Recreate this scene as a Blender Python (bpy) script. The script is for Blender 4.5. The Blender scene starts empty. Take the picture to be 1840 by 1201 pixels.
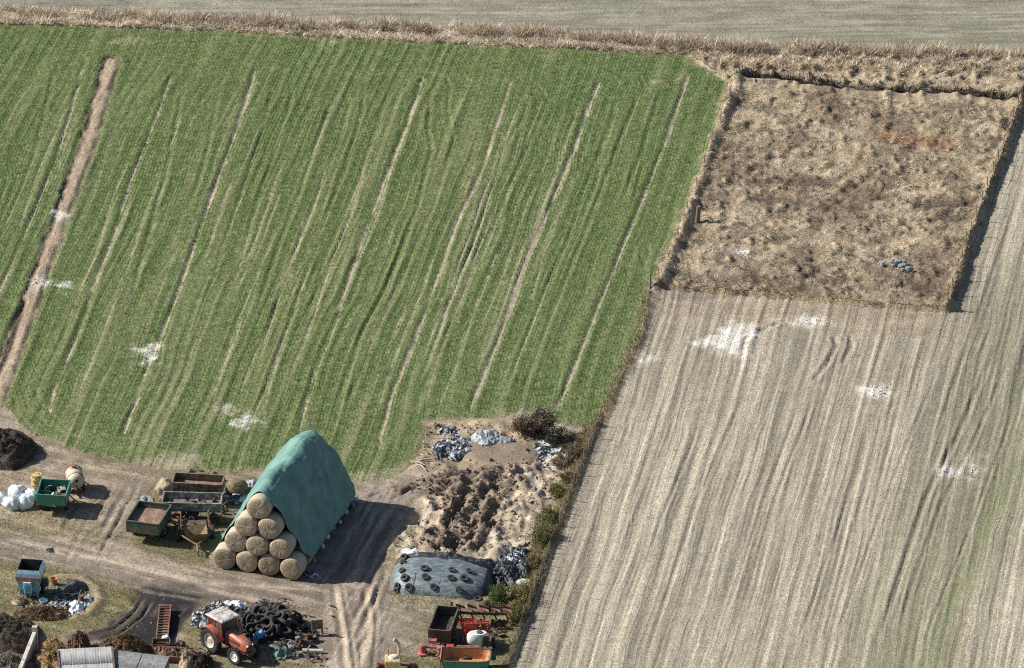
import bpy, math, random
import numpy as np
from mathutils import Vector, Matrix, Euler

scene = bpy.context.scene
R = math.radians

# ---------------------------------------------------------------- camera
PW, PH = 1840.0, 1201.0
HFOV = R(7.0)
PITCH = R(27.0)                       # depression of the view
SPAN = 58.5                           # metres across the frame at the centre
DIST = SPAN / 2 / math.tan(HFOV / 2)
FPX = PW / 2 / math.tan(HFOV / 2)
CAM = Vector((0, -DIST * math.cos(PITCH), DIST * math.sin(PITCH)))
cd = bpy.data.cameras.new('camera')
cd.sensor_fit = 'HORIZONTAL'
cd.angle = HFOV
cd.clip_start = 1.0
cd.clip_end = 9000.0
cam = bpy.data.objects.new('camera', cd)
scene.collection.objects.link(cam)
cam.location = CAM
cam.rotation_euler = (math.pi / 2 - PITCH, 0, 0)
scene.camera = cam

# ---------------------------------------------------------------- sky and sun
SUN_DIR = Vector((5.75, -1.0, -4.5)).normalized()      # the way the light travels
SUN_ELEV = math.asin(-SUN_DIR.z)
SUN_AZ = math.atan2(-SUN_DIR.x, -SUN_DIR.y)
world = bpy.data.worlds.new('World')
scene.world = world
world.use_nodes = True
wnt = world.node_tree
sky = wnt.nodes.new('ShaderNodeTexSky')
sky.sky_type = 'NISHITA'
sky.sun_disc = False
sky.sun_elevation = SUN_ELEV
sky.sun_rotation = SUN_AZ
wnt.links.new(sky.outputs[0], wnt.nodes['Background'].inputs[0])
wnt.nodes['Background'].inputs[1].default_value = 0.066
sl = bpy.data.lights.new('sun', 'SUN')
sl.energy = 5.0
sl.angle = R(0.5)
sl.color = (1.0, 0.955, 0.89)
sun = bpy.data.objects.new('sun', sl)
scene.collection.objects.link(sun)
sun.rotation_euler = SUN_DIR.to_track_quat('-Z', 'Y').to_euler()
sun.location = (-40, 8, 40)
scene.view_settings.view_transform = 'Standard'
scene.view_settings.look = 'None'
scene.view_settings.exposure = 0.62
scene.view_settings.gamma = 1.0
scene.view_settings.use_curve_mapping = False
scene.cycles.use_denoising = False
scene.cycles.filter_width = 1.15

# ---------------------------------------------------------------- helpers
rng = np.random.default_rng(7)
rnd = random.Random(11)
COL = scene.collection


def lin(r, g, b):
    """sRGB 0-255 to linear"""
    return tuple(((c / 255) / 12.92 if c / 255 <= 0.04045 else ((c / 255 + 0.055) / 1.055) ** 2.4) for c in (r, g, b))


def gxy(px, py, z=0.0):
    """where the sight line through a photo point meets the height z"""
    px = np.asarray(px, float); py = np.asarray(py, float)
    a = (px - PW / 2) / FPX
    b = -(py - PH / 2) / FPX
    dy = math.cos(PITCH) + b * math.sin(PITCH)
    dz = -math.sin(PITCH) + b * math.cos(PITCH)
    t = (z - CAM.z) / dz
    return CAM.x + a * t, CAM.y + dy * t


def P2(pts):
    a = np.array(pts, float)
    x, y = gxy(a[:, 0], a[:, 1])
    return np.stack([x, y], 1)


_tabs = {}


def vnoise(x, y, seed=0):
    if seed not in _tabs:
        _tabs[seed] = np.random.default_rng(1000 + seed).random((256, 256)).astype(np.float32)
    T = _tabs[seed]
    xi = np.floor(x).astype(np.int64); yi = np.floor(y).astype(np.int64)
    fx = (x - xi).astype(np.float32); fy = (y - yi).astype(np.float32)
    fx = fx * fx * (3 - 2 * fx); fy = fy * fy * (3 - 2 * fy)
    x0 = xi & 255; x1 = (xi + 1) & 255; y0 = yi & 255; y1 = (yi + 1) & 255
    return (T[x0, y0] * (1 - fx) + T[x1, y0] * fx) * (1 - fy) + (T[x0, y1] * (1 - fx) + T[x1, y1] * fx) * fy


def fbm(x, y, seed=0, octv=4, gain=0.5):
    s = 0; a = 1.0; n = 0
    for i in range(octv):
        s = s + a * vnoise(x, y, seed + i * 17)
        n += a; a *= gain
        x, y = x * 1.93 * 0.8 - y * 1.93 * 0.6 + 13.1, x * 1.93 * 0.6 + y * 1.93 * 0.8 + 7.7
    return s / n


def sstep(a, b, x):
    t = np.clip((x - a) / (b - a), 0, 1)
    return t * t * (3 - 2 * t)


def polydist(X, Y, pts, closed=False):
    """distance to a polyline (points in metres)"""
    d = np.full(X.shape, 1e9, np.float32)
    n = len(pts)
    for i in range(n if closed else n - 1):
        ax, ay = pts[i]; bx, by = pts[(i + 1) % n]
        vx, vy = bx - ax, by - ay
        L2 = vx * vx + vy * vy + 1e-9
        t = np.clip(((X - ax) * vx + (Y - ay) * vy) / L2, 0, 1)
        d = np.minimum(d, np.hypot(X - ax - t * vx, Y - ay - t * vy))
    return d


def inside(X, Y, pts):
    c = np.zeros(X.shape, bool)
    n = len(pts)
    for i in range(n):
        ax, ay = pts[i]; bx, by = pts[(i + 1) % n]
        if ay == by:
            continue
        m = (ay > Y) != (by > Y)
        c ^= m & (X < (bx - ax) * (Y - ay) / (by - ay) + ax)
    return c


def sdist(X, Y, pts, far=6.0):
    """signed distance, positive inside; only worked out near the polygon"""
    out = np.full(X.shape, -far, np.float32)
    x0, y0 = pts.min(0) - far; x1, y1 = pts.max(0) + far
    m = (X > x0) & (X < x1) & (Y > y0) & (Y < y1)
    xs, ys = X[m], Y[m]
    d = polydist(xs, ys, pts, True)
    s = np.where(inside(xs, ys, pts), d, -d)
    out[m] = np.clip(s, -far, far)
    return out


def ldist(X, Y, pts, far=1.5):
    out = np.full(X.shape, far, np.float32)
    x0, y0 = pts.min(0) - far; x1, y1 = pts.max(0) + far
    m = (X > x0) & (X < x1) & (Y > y0) & (Y < y1)
    out[m] = np.minimum(polydist(X[m], Y[m], pts), far)
    return out


def tag(o, label=None, cat=None, group=None, kind=None):
    if label: o['label'] = label
    if cat: o['category'] = cat
    if group: o['group'] = group
    if kind: o['kind'] = kind
    return o


def np_mesh(name, V, F, cols=None, smooth=False, extra=None):
    """fast mesh from numpy: V (n,3), F (m,k)"""
    me = bpy.data.meshes.new(name)
    V = np.ascontiguousarray(V, np.float32); F = np.ascontiguousarray(F, np.int32)
    m, k = F.shape
    me.vertices.add(len(V)); me.vertices.foreach_set('co', V.ravel())
    me.loops.add(m * k); me.loops.foreach_set('vertex_index', F.ravel())
    me.polygons.add(m)
    me.polygons.foreach_set('loop_start', np.arange(0, m * k, k, dtype=np.int32))
    if smooth:
        me.polygons.foreach_set('use_smooth', np.ones(m, bool))
    me.update(calc_edges=True)
    if cols is not None:
        a = me.color_attributes.new('Col', 'FLOAT_COLOR', 'POINT')
        c4 = np.ones((len(V), 4), np.float32); c4[:, :3] = cols
        a.data.foreach_set('color', c4.ravel())
    for key, val in (extra or {}).items():
        a = me.attributes.new(key, 'FLOAT', 'POINT')
        a.data.foreach_set('value', np.ascontiguousarray(val, np.float32))
    return me


def link(name, me, mat=None, parent=None):
    o = bpy.data.objects.new(name, me)
    COL.objects.link(o)
    if mat is not None:
        for m in (mat if isinstance(mat, (list, tuple)) else [mat]):
            me.materials.append(m)
    if parent is not None:
        o.parent = parent
    return o


# ---------------------------------------------------------------- materials
MATS = {}


def newmat(name):
    m = bpy.data.materials.new(name)
    m.use_nodes = True
    nt = m.node_tree
    b = nt.nodes['Principled BSDF']
    return m, nt, b


def mat_ground(name='soil_and_turf', rows=None, fr=6.0, amt=0.0):
    m, nt, b = newmat(name)
    N = nt.nodes.new; L = nt.links.new
    at = N('ShaderNodeAttribute'); at.attribute_name = 'Col'
    wet = N('ShaderNodeAttribute'); wet.attribute_name = 'wet'
    tc = N('ShaderNodeTexCoord')
    n1 = N('ShaderNodeTexNoise'); n1.inputs['Scale'].default_value = 9.0; n1.inputs['Detail'].default_value = 6; n1.inputs['Roughness'].default_value = 0.75
    n2 = N('ShaderNodeTexNoise'); n2.inputs['Scale'].default_value = 1.1; n2.inputs['Detail'].default_value = 5
    L(tc.outputs['Object'], n1.inputs['Vector']); L(tc.outputs['Object'], n2.inputs['Vector'])
    r1 = N('ShaderNodeMapRange'); r1.inputs[1].default_value = 0.31; r1.inputs[2].default_value = 0.69; r1.inputs[3].default_value = 0.35; r1.inputs[4].default_value = 1.65
    r2 = N('ShaderNodeMapRange'); r2.inputs[1].default_value = 0.25; r2.inputs[2].default_value = 0.75; r2.inputs[3].default_value = 0.88; r2.inputs[4].default_value = 1.12
    L(n1.outputs[0], r1.inputs[0]); L(n2.outputs[0], r2.inputs[0])
    mu = N('ShaderNodeMath'); mu.operation = 'MULTIPLY'
    L(r1.outputs[0], mu.inputs[0]); L(r2.outputs[0], mu.inputs[1])
    hgt_out = n1.outputs[0]
    if rows:
        # fine drilled lines along the run of the rows
        du = N('ShaderNodeVectorMath'); du.operation = 'DOT_PRODUCT'; du.inputs[1].default_value = (rows[0], rows[1], 0)
        dv = N('ShaderNodeVectorMath'); dv.operation = 'DOT_PRODUCT'; dv.inputs[1].default_value = (rows[1], -rows[0], 0)
        n0 = N('ShaderNodeTexNoise'); n0.inputs['Scale'].default_value = 0.12; n0.inputs['Detail'].default_value = 2
        L(tc.outputs['Object'], n0.inputs['Vector']); L(tc.outputs['Object'], du.inputs[0]); L(tc.outputs['Object'], dv.inputs[0])
        sv = N('ShaderNodeMath'); sv.operation = 'MULTIPLY_ADD'; sv.inputs[1].default_value = 0.9; L(n0.outputs[0], sv.inputs[0]); L(dv.outputs['Value'], sv.inputs[2])
        a1 = N('ShaderNodeMath'); a1.operation = 'MULTIPLY'; a1.inputs[1].default_value = fr; L(sv.outputs[0], a1.inputs[0])
        a2 = N('ShaderNodeMath'); a2.operation = 'MULTIPLY'; a2.inputs[1].default_value = 0.10; L(du.outputs['Value'], a2.inputs[0])
        cb = N('ShaderNodeCombineXYZ'); L(a1.outputs[0], cb.inputs[0]); L(a2.outputs[0], cb.inputs[1])
        n3 = N('ShaderNodeTexNoise'); n3.inputs['Scale'].default_value = 1.0; n3.inputs['Detail'].default_value = 3; n3.inputs['Roughness'].default_value = 0.6
        L(cb.outputs[0], n3.inputs['Vector'])
        r3 = N('ShaderNodeMapRange'); r3.inputs[1].default_value = 0.3; r3.inputs[2].default_value = 0.7; r3.inputs[3].default_value = 1 - amt; r3.inputs[4].default_value = 1 + amt
        L(n3.outputs[0], r3.inputs[0])
        m2 = N('ShaderNodeMath'); m2.operation = 'MULTIPLY'; L(mu.outputs[0], m2.inputs[0]); L(r3.outputs[0], m2.inputs[1])
        mu = m2
        hs = N('ShaderNodeMath'); hs.operation = 'MULTIPLY_ADD'; hs.inputs[1].default_value = 1.6; L(n3.outputs[0], hs.inputs[0]); L(n1.outputs[0], hs.inputs[2])
        hgt_out = hs.outputs[0]
    vm = N('ShaderNodeVectorMath'); vm.operation = 'SCALE'
    L(at.outputs['Color'], vm.inputs[0]); L(mu.outputs[0], vm.inputs['Scale'])
    L(vm.outputs[0], b.inputs['Base Color'])
    ro = N('ShaderNodeMapRange'); ro.inputs[3].default_value = 0.95; ro.inputs[4].default_value = 0.5
    L(wet.outputs['Fac'], ro.inputs[0]); L(ro.outputs[0], b.inputs['Roughness'])
    b.inputs['Specular IOR Level'].default_value = 0.25
    bp = N('ShaderNodeBump'); bp.inputs['Strength'].default_value = 0.7; bp.inputs['Distance'].default_value = 0.06
    L(hgt_out, bp.inputs['Height']); L(bp.outputs[0], b.inputs['Normal'])
    return m


def mat_blade(name, trans=0.25):
    m, nt, b = newmat(name)
    N = nt.nodes.new; L = nt.links.new
    at = N('ShaderNodeAttribute'); at.attribute_name = 'Col'
    L(at.outputs['Color'], b.inputs['Base Color'])
    b.inputs['Roughness'].default_value = 0.75
    b.inputs['Specular IOR Level'].default_value = 0.2
    tr = N('ShaderNodeBsdfTranslucent'); L(at.outputs['Color'], tr.inputs[0])
    mx = N('ShaderNodeMixShader'); mx.inputs[0].default_value = trans
    L(b.outputs[0], mx.inputs[1]); L(tr.outputs[0], mx.inputs[2])
    L(mx.outputs[0], nt.nodes['Material Output'].inputs['Surface'])
    return m


M_GROUND = mat_ground()
M_STUB = mat_ground('furrowed_soil', (0.158, 0.987), 5.2, 0.30)
M_FAR = mat_ground('far_furrowed_soil', (0.999, 0.03), 2.6, 0.25)
M_BLADE = mat_blade('leaf_blade', 0.3)
M_STRAW = mat_blade('dry_stem', 0.2)

# ================================================================ TERRAIN
DX, DY = 0.10, 0.14
X0, X1, Y0, Y1 = -38.0, 38.0, -50.0, 56.0
gx = np.arange(X0, X1 + 1e-6, DX); gy = np.arange(Y0, Y1 + 1e-6, DY)
NX, NY = len(gx), len(gy)
X, Y = np.meshgrid(gx, gy, indexing='ij')

def ruts(pts, w, far=1.5, fade=1.6, jit=0.9):
    """cross profile of a wheel mark: hollow and thrown-up rim, dying away at both ends"""
    q = P2(pts)
    d = np.full(X.shape, far, np.float32); s = np.zeros(X.shape, np.float32)
    x0, y0 = q.min(0) - far; x1, y1 = q.max(0) + far
    mm = (X > x0) & (X < x1) & (Y > y0) & (Y < y1)
    xs, ys = X[mm], Y[mm]
    dd = np.full(xs.shape, far, np.float32); ss = np.zeros(xs.shape, np.float32); acc = 0.0
    for i in range(len(q) - 1):
        ax, ay = q[i]; vx, vy = q[i + 1] - q[i]; ln = math.hypot(vx, vy)
        t = np.clip(((xs - ax) * vx + (ys - ay) * vy) / (ln * ln), 0, 1)
        di = np.hypot(xs - ax - t * vx, ys - ay - t * vy)
        b = di < dd
        dd = np.where(b, di, dd); ss = np.where(b, acc + t * ln, ss); acc += ln
    d[mm] = dd; s[mm] = ss
    f = sstep(0, fade, s) * sstep(0, fade, acc - s)
    d = d + (n_ln - 0.5) * w * jit
    return f * np.exp(-(d / w) ** 2), f * np.exp(-((d - 1.9 * w) / (0.8 * w)) ** 2)


# the run of the drilled rows, in metres: u along, v across
ROW = np.array([0.163, 1.0]); ROW /= np.linalg.norm(ROW)
wob = 1.1 * (fbm(X / 30 + 5, Y / 14 + 2, 31, 3) - 0.5) + 0.45 * (fbm(X / 5 + 1, Y / 6, 32, 2) - 0.5)
U = X * ROW[0] + Y * ROW[1]
Vc = X * ROW[1] - Y * ROW[0] + wob

# --- outlines in photo points ------------------------------------------------
LOW = [(-120, 690), (-20, 712), (12, 738), (45, 772), (90, 796), (200, 826), (300, 846), (400, 850), (470, 846), (560, 862), (640, 868),
       (700, 862), (745, 836), (762, 800), (764, 758), (850, 752), (930, 748), (1010, 764), (1072, 768)]
SPLIT = [(1072, 768), (1148, 610), (1160, 560), (1163, 530), (1190, 470), (1250, 330), (1285, 240), (1308, 150)]
GREEN_PX = [(-200, 34), (0, 44), (400, 56), (700, 74), (1000, 88), (1235, 98), (1308, 150)] + SPLIT[::-1][1:] + LOW[::-1][1:] + [(-200, 690)]
PAST_PX = [(1318, 142), (1460, 150), (1620, 162), (1836, 180), (1960, 190), (1960, 60), (1235, 40), (1240, 98), (1300, 120)]
PASTURE = P2([(1322, 142), (1470, 152), (1620, 162), (1836, 180), (1800, 282), (1745, 425), (1703, 560), (1500, 545), (1350, 530), (1178, 518), (1240, 360), (1285, 240)])
STUB_PX = [(1836, 178), (1800, 282), (1745, 425), (1703, 560), (1500, 545), (1350, 530), (1178, 518), (1163, 530), (1160, 560), (1148, 610), (1072, 768),
           (1020, 908), (946, 1108), (905, 1215), (850, 1400), (2100, 1400), (2100, 150)]
REED_BASE = P2([(-160, 22), (0, 30), (300, 43), (600, 58), (800, 64), (1000, 72), (1300, 96), (1600, 104), (1840, 110), (2000, 114)])
GREEN = P2(GREEN_PX); STUB = P2(STUB_PX)

sd_green = sdist(X, Y, GREEN)
sd_past = sdist(X, Y, PASTURE)
sd_stub = sdist(X, Y, STUB)
# side of the reed line: positive beyond it
ry = np.interp(X, REED_BASE[:, 0], REED_BASE[:, 1])
far_d = Y - ry
rough_top = P2([(1240, 98), (1300, 96), (1840, 108), (2100, 114), (2100, 200), (1836, 179), (1620, 162), (1322, 142), (1308, 150)])
sd_rough = sdist(X, Y, rough_top)

n_lo = fbm(X / 5, Y / 5, 1, 4)
n_mid = fbm(X / 0.9, Y / 0.9, 2, 4)
n_hi = fbm(X / 0.28, Y / 0.28, 3, 3)
n_ln = fbm(X / 0.35, Y / 1.4, 75, 3)
n_edge = fbm(X / 0.6, Y / 0.8, 4, 4) - 0.5

FAR, BANK, CROP, PAST, STUBF, YARD = range(6)
reg = np.full(X.shape, YARD)
e = n_edge * 0.35
reg[sd_stub + e * 0.5 > 0] = STUBF
reg[sd_green + e > 0] = CROP
reg[(sd_past > 0) | (sd_rough > 0)] = PAST
gtop = np.interp(X, P2(GREEN_PX[:7])[:, 0], P2(GREEN_PX[:7])[:, 1])
bankm = (far_d <= 1.2) & (Y > np.minimum(gtop, ry) - 0.05 + e * 0.6) & (sd_rough <= 0)
reg[bankm] = BANK
reg[far_d > 1.2] = FAR

C = np.zeros(X.shape + (3,), np.float32)
H = np.zeros(X.shape, np.float32)
WET = np.zeros(X.shape, np.float32)


def paint(mask, col):
    c = np.asarray(col, np.float32)
    C[...] = C * (1 - mask[..., None]) + c * mask[..., None]


def var(col, k):
    return np.asarray(col, np.float32) * k[..., None]


S_TAN = (0.250, 0.210, 0.155)
S_GREY = (0.185, 0.165, 0.132)
S_DARK = (0.070, 0.056, 0.042)
S_PALE = (0.42, 0.36, 0.275)
S_SAND = (0.46, 0.37, 0.26)
S_WHITE = (0.64, 0.615, 0.555)
S_OLIVE = (0.130, 0.125, 0.050)
S_STRAW = (0.36, 0.28, 0.17)

# --- far field
m = (reg == FAR).astype(np.float32)
st_far = fbm(X / 2.2, Y / 0.35, 40, 4)
paint(m, var((0.225, 0.208, 0.160), 0.45 + 0.7 * st_far + 0.4 * n_hi))
gmix = sstep(0.5, 0.7, fbm(X / 6, Y / 2.5, 41, 4)) * m
paint(gmix * 0.4, (0.135, 0.145, 0.085))
# --- reed bank
m = (reg == BANK).astype(np.float32)
paint(m, var((0.36, 0.295, 0.21), 0.6 + 0.8 * n_mid))
H += m * 0.25 * n_mid
# --- stubble
m = (reg == STUBF).astype(np.float32)
TILT = X * 0.0
us = X * 0.158 + Y * 0.987; vs = X * 0.987 - Y * 0.158
vs = vs + 0.5 * (fbm(X / 18 + 3, Y / 22, 51, 2) - 0.5)
s1 = fbm(vs / 0.55, us / 16, 52, 3)
s2 = fbm(vs / 2.6, us / 30, 53, 3)
s3 = fbm(vs / 0.17, us / 14.0, 54, 2)
s4 = fbm(vs / 0.34 + 3, us / 22.0, 56, 2)
tone = 0.02 + 0.40 * s1 + 0.42 * s2 + 0.60 * s3 + 0.55 * s4 + 0.10 * n_hi
stc = var((0.285, 0.254, 0.192), tone)
warm = sstep(0.45, 0.62, fbm(vs / 1.8, us / 26, 55, 3))[..., None]
stc = stc * (1 - 0.35 * warm) + var((0.300, 0.248, 0.190), tone) * 0.35 * warm
paint(m, stc)
# greener drilled strips towards the lower right
gline = P2([(1900, 700), (1840, 815), (1785, 910), (1740, 1030), (1690, 1130), (1655, 1215), (1600, 1400)])
gd_ = ldist(X, Y, gline, 9.0)
gk = m * (1 - sstep(0.6, 3.8, gd_ + (s1 - 0.5) * 2.6 + (s4 - 0.5) * 2.0))
paint(gk * 0.5, var((0.165, 0.175, 0.090), 0.7 + 0.5 * s1))
gk2 = m * (1 - sstep(0.1, 0.5, gd_ + (s1 - 0.5) * 0.8)) * sstep(0.35, 0.5, n_lo)
paint(gk2 * 0.35, (0.135, 0.175, 0.065))
gline2 = P2([(1840, 480), (1760, 690), (1650, 930), (1560, 1201)])
gk = m * (1 - sstep(0.3, 2.6, ldist(X, Y, gline2, 5.0) + (s1 - 0.5) * 2)) * 0.35
paint(gk, var((0.170, 0.175, 0.095), 0.7 + 0.6 * s1))
# ridges and wheel ruts
H += m * (0.045 * (np.sin(vs * 2 * math.pi / 0.21) * 0.4) + 0.08 * (s1 - 0.5) + 0.085 * s3 + 0.09 * s4 + 0.04 * n_hi)
for pts, w, dep in (([(1800, 600), (1720, 785), (1662, 900), (1612, 1050), (1560, 1210)], 0.20, 0.16), ([(1830, 610), (1752, 790), (1690, 910), (1640, 1050), (1590, 1210)], 0.16, 0.10),
               ([(1535, 840), (1512, 930), (1465, 1075), (1412, 1210)], 0.14, 0.14), ([(1485, 662), (1462, 720), (1392, 900), (1300, 1210)], 0.14, 0.13),
               ([(1462, 660), (1380, 880), (1270, 1210)], 0.12, 0.10), ([(1840, 330), (1760, 560), (1690, 760), (1650, 850)], 0.16, 0.10),
               ([(1275, 720), (1190, 930), (1090, 1210)], 0.12, 0.10), ([(1350, 680), (1255, 900), (1150, 1210)], 0.14, 0.11), ([(1235, 700), (1120, 980), (1040, 1210)], 0.10, 0.08),
               ([(1700, 630), (1610, 850), (1480, 1210)], 0.12, 0.10), ([(1840, 690), (1740, 960), (1670, 1130), (1640, 1210)], 0.12, 0.10),
               ([(1165, 690), (1090, 860), (960, 1190)], 0.10, 0.07), ([(1420, 640), (1330, 850), (1200, 1201)], 0.10, 0.07)):
    a, b = ruts(pts, w * 0.7, fade=9.0, jit=0.2)
    H += m * dep * (0.30 * b - 0.36 * a)
    paint(m * a * 0.35, (0.15, 0.13, 0.10)); paint(m * b * 0.3, (0.34, 0.30, 0.23))
# headland below the pasture: rows run across it
hl = P2([(1178, 518), (1350, 530), (1500, 545), (1703, 560), (1690, 612), (1400, 590), (1165, 560)])
hk = m * sstep(-0.3, 0.4, sdist(X, Y, hl) + n_edge)
paint(hk * 0.8, var((0.292, 0.240, 0.172), 0.62 + 0.5 * fbm(X / 3, Y / 0.5, 57, 3) + 0.2 * n_hi))
d = ldist(X, Y, P2([(1190, 542), (1260, 556), (1340, 566), (1480, 586), (1600, 600), (1690, 612)])) + n_edge * 0.1
H -= hk * 0.10 * np.exp(-(d / 0.2) ** 2)
gz = P2([(1190, 524), (1290, 534), (1280, 552), (1200, 545)])
paint(sstep(-0.3, 0.6, sdist(X, Y, gz) + n_edge) * 0.7 * m, (0.16, 0.155, 0.14))
# curved turn marks
for pts in ([(1495, 605), (1505, 622), (1490, 650), (1462, 690)], [(1525, 600), (1530, 625), (1512, 660)], [(1355, 600), (1400, 585), (1340, 612), (1330, 640)]):
    a, b = ruts(pts, 0.14, fade=0.5)
    H += m * (0.05 * b - 0.06 * a)

# --- pasture
m = ((reg == PAST)).astype(np.float32)
pl = fbm(X / 2.4, Y / 3.2, 60, 5)
pm = fbm(X / 0.55, Y / 0.8, 61, 4)
PCOL = var((0.36, 0.29, 0.20), 0.45 + 0.8 * pm)
drk = sstep(0.48, 0.64, pl + 0.25 * (pm - 0.5))[..., None]
drk = drk * (1 - sstep(-0.3, 0.3, sd_rough))[..., None]
PCOL = PCOL * (1 - 0.6 * drk) + var((0.125, 0.088, 0.056), 0.5 + pm) * 0.6 * drk
paint(m, PCOL)
H += m * (0.26 * (pm - 0.45) + 0.35 * (pl - 0.5))
tus = fbm(X / 0.42, Y / 0.55, 62, 2)
H += m * 0.30 * sstep(0.5, 0.85, tus) * (0.5 + 0.5 * sstep(-0.2, 0.4, sd_rough))
og = ldist(X, Y, P2([(1590, 245), (1650, 256), (1700, 262)]))
paint(m * (1 - sstep(0.2, 1.2, og + n_edge * 1.6)) * 0.55, (0.30, 0.145, 0.062))
for pts, k in (([(1375, 330), (1480, 332)], 0.8), ([(1365, 352), (1470, 372)], 0.7), ([(1480, 395), (1560, 400)], 0.3), ([(1665, 365), (1750, 362)], 0.8), ([(1680, 392), (1740, 388)], 0.7), ([(1590, 510), (1660, 520)], 0.5), ([(1200, 490), (1350, 505)], 0.5)):
    d = ldist(X, Y, P2(pts)) + n_edge * 1.3
    mk = m * (1 - sstep(0.2, 0.9, d)) * k
    paint(mk, (0.085, 0.062, 0.048)); H -= mk * 0.15
# banks round the pasture
LBANK = P2([(1330, 140), (1305, 195), (1285, 245), (1250, 350), (1225, 420), (1190, 500), (1180, 520)])
RBANK = P2([(1840, 172), (1828, 206), (1800, 282), (1745, 425), (1702, 560)])
BBANK = P2([(1180, 519), (1350, 531), (1500, 546), (1703, 561)])
TDITCH = P2([(1325, 142), (1400, 141), (1470, 152), (1620, 163), (1720, 166), (1836, 180)])
dl = ldist(X, Y, LBANK) + n_edge * 0.25
H += 0.34 * np.exp(-(dl / 0.34) ** 2)
paint(np.exp(-(dl / 0.4) ** 4), var((0.40, 0.31, 0.205), 0.65 + 0.6 * n_mid))
dr = ldist(X, Y, RBANK) + n_edge * 0.2
H += 0.55 * np.exp(-(dr / 0.26) ** 2)
paint(np.exp(-(dr / 0.3) ** 4), var((0.26, 0.195, 0.125), 0.5 + 0.8 * n_mid))
db = ldist(X, Y, BBANK) + n_edge * 0.2
H += 0.24 * np.exp(-(db / 0.24) ** 2)
paint(np.exp(-(db / 0.3) ** 4), var((0.30, 0.225, 0.125), 0.5 + 0.8 * n_mid))
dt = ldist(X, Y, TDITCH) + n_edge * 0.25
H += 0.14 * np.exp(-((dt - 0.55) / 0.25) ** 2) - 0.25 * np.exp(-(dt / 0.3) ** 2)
paint(np.exp(-(dt / 0.28) ** 4) * 0.85, (0.055, 0.042, 0.030))  # dark line of shade in the ditch, laid into the ground colour
# fringe between the crop and the stubble
SPL = P2([(1163, 530), (1158, 570), (1148, 610), (1110, 690), (1072, 768)])
dsp = ldist(X, Y, SPL) + n_edge * 0.3
paint(np.exp(-(dsp / 0.32) ** 4), var((0.17, 0.135, 0.095), 0.5 + 0.9 * n_mid))
H += 0.12 * np.exp(-(dsp / 0.3) ** 2)
HSPL = P2([(1072, 768), (1045, 840), (1020, 908), (985, 1000), (946, 1108), (905, 1215), (870, 1330)])

# --- crop field
crop = (reg == CROP).astype(np.float32)
dens = crop.copy()                                    # how thickly the crop stands
c1 = fbm(Vc / 0.5, U / 14, 70, 3); c2 = fbm(Vc / 2.2, U / 25, 71, 3); c3 = fbm(X / 7, Y / 9, 72, 3)
gsoil = var((0.140, 0.170, 0.072), 0.6 + 0.8 * n_hi)
paint(crop, gsoil)
c4 = fbm(Vc / 0.20, U / 9, 73, 2)
ln_gate = sstep(0.42, 0.58, fbm(Vc / 3.5 + 3, U / 20, 74, 3))
drl = np.maximum(0, np.sin(Vc * 2 * math.pi / 0.62 + 1.5 * c2)) ** 3 * ln_gate
H += crop * (0.030 * np.sin(Vc * 2 * math.pi / 0.19) + 0.10 * (c1 - 0.5) + 0.07 * (c4 - 0.5) + 0.05 * drl + 0.03 * n_hi)
lower = sstep(-2, -26, Y)                             # poorer and yellower towards the yard
thin = sstep(0.50, 0.78, c1) * (0.25 + 0.55 * lower) * sstep(0.35, 0.6, c3 + 0.2 * lower)
dens *= 1 - thin
dens *= 1 - 0.55 * sstep(0.58, 0.75, c4)
paint(crop * thin * 0.8, S_TAN)
TRAM = [
    [(152, 105), (128, 200), (95, 300), (40, 430), (0, 520), (-40, 610)],
    [(305, 140), (285, 200), (232, 330), (205, 420), (170, 510), (130, 620), (97, 705), (88, 742)],
    [(458, 128), (440, 190), (410, 275), (365, 390), (325, 510), (282, 620), (255, 690), (222, 778)],
    [(760, 143), (735, 215), (690, 325), (650, 430), (608, 556)],
    [(565, 668), (548, 730), (535, 786)],
    [(918, 148), (900, 205), (860, 320), (818, 405), (782, 515)],
    [(770, 545), (742, 620), (710, 695), (690, 760), (680, 808)],
    [(1075, 150), (1055, 200), (1030, 270), (985, 380), (948, 465), (915, 560), (880, 650), (843, 735)],
    [(1235, 138), (1200, 245), (1160, 345), (1120, 440), (1080, 540), (1040, 640), (1000, 735)],
]
TW = [0.5, 0.6, 1.0, 0.9, 0.75, 0.95, 1.0, 1.05, 0.8]
for pts, k in zip(TRAM, TW):
    d = ldist(X, Y, P2(pts)) + (n_ln - 0.5) * 0.16
    mk = crop * (1 - sstep(0.05 * k, 0.16 * k, d + (n_ln - 0.5) * 0.12))
    paint(mk * 0.95, var((0.30, 0.255, 0.185), 0.7 + 0.6 * n_hi))
    dens *= 1 - mk
    H -= crop * 0.08 * np.exp(-(d / (0.16 * k)) ** 2)
    H += crop * 0.03 * np.exp(-((d - 0.34) / 0.16) ** 2)
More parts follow.
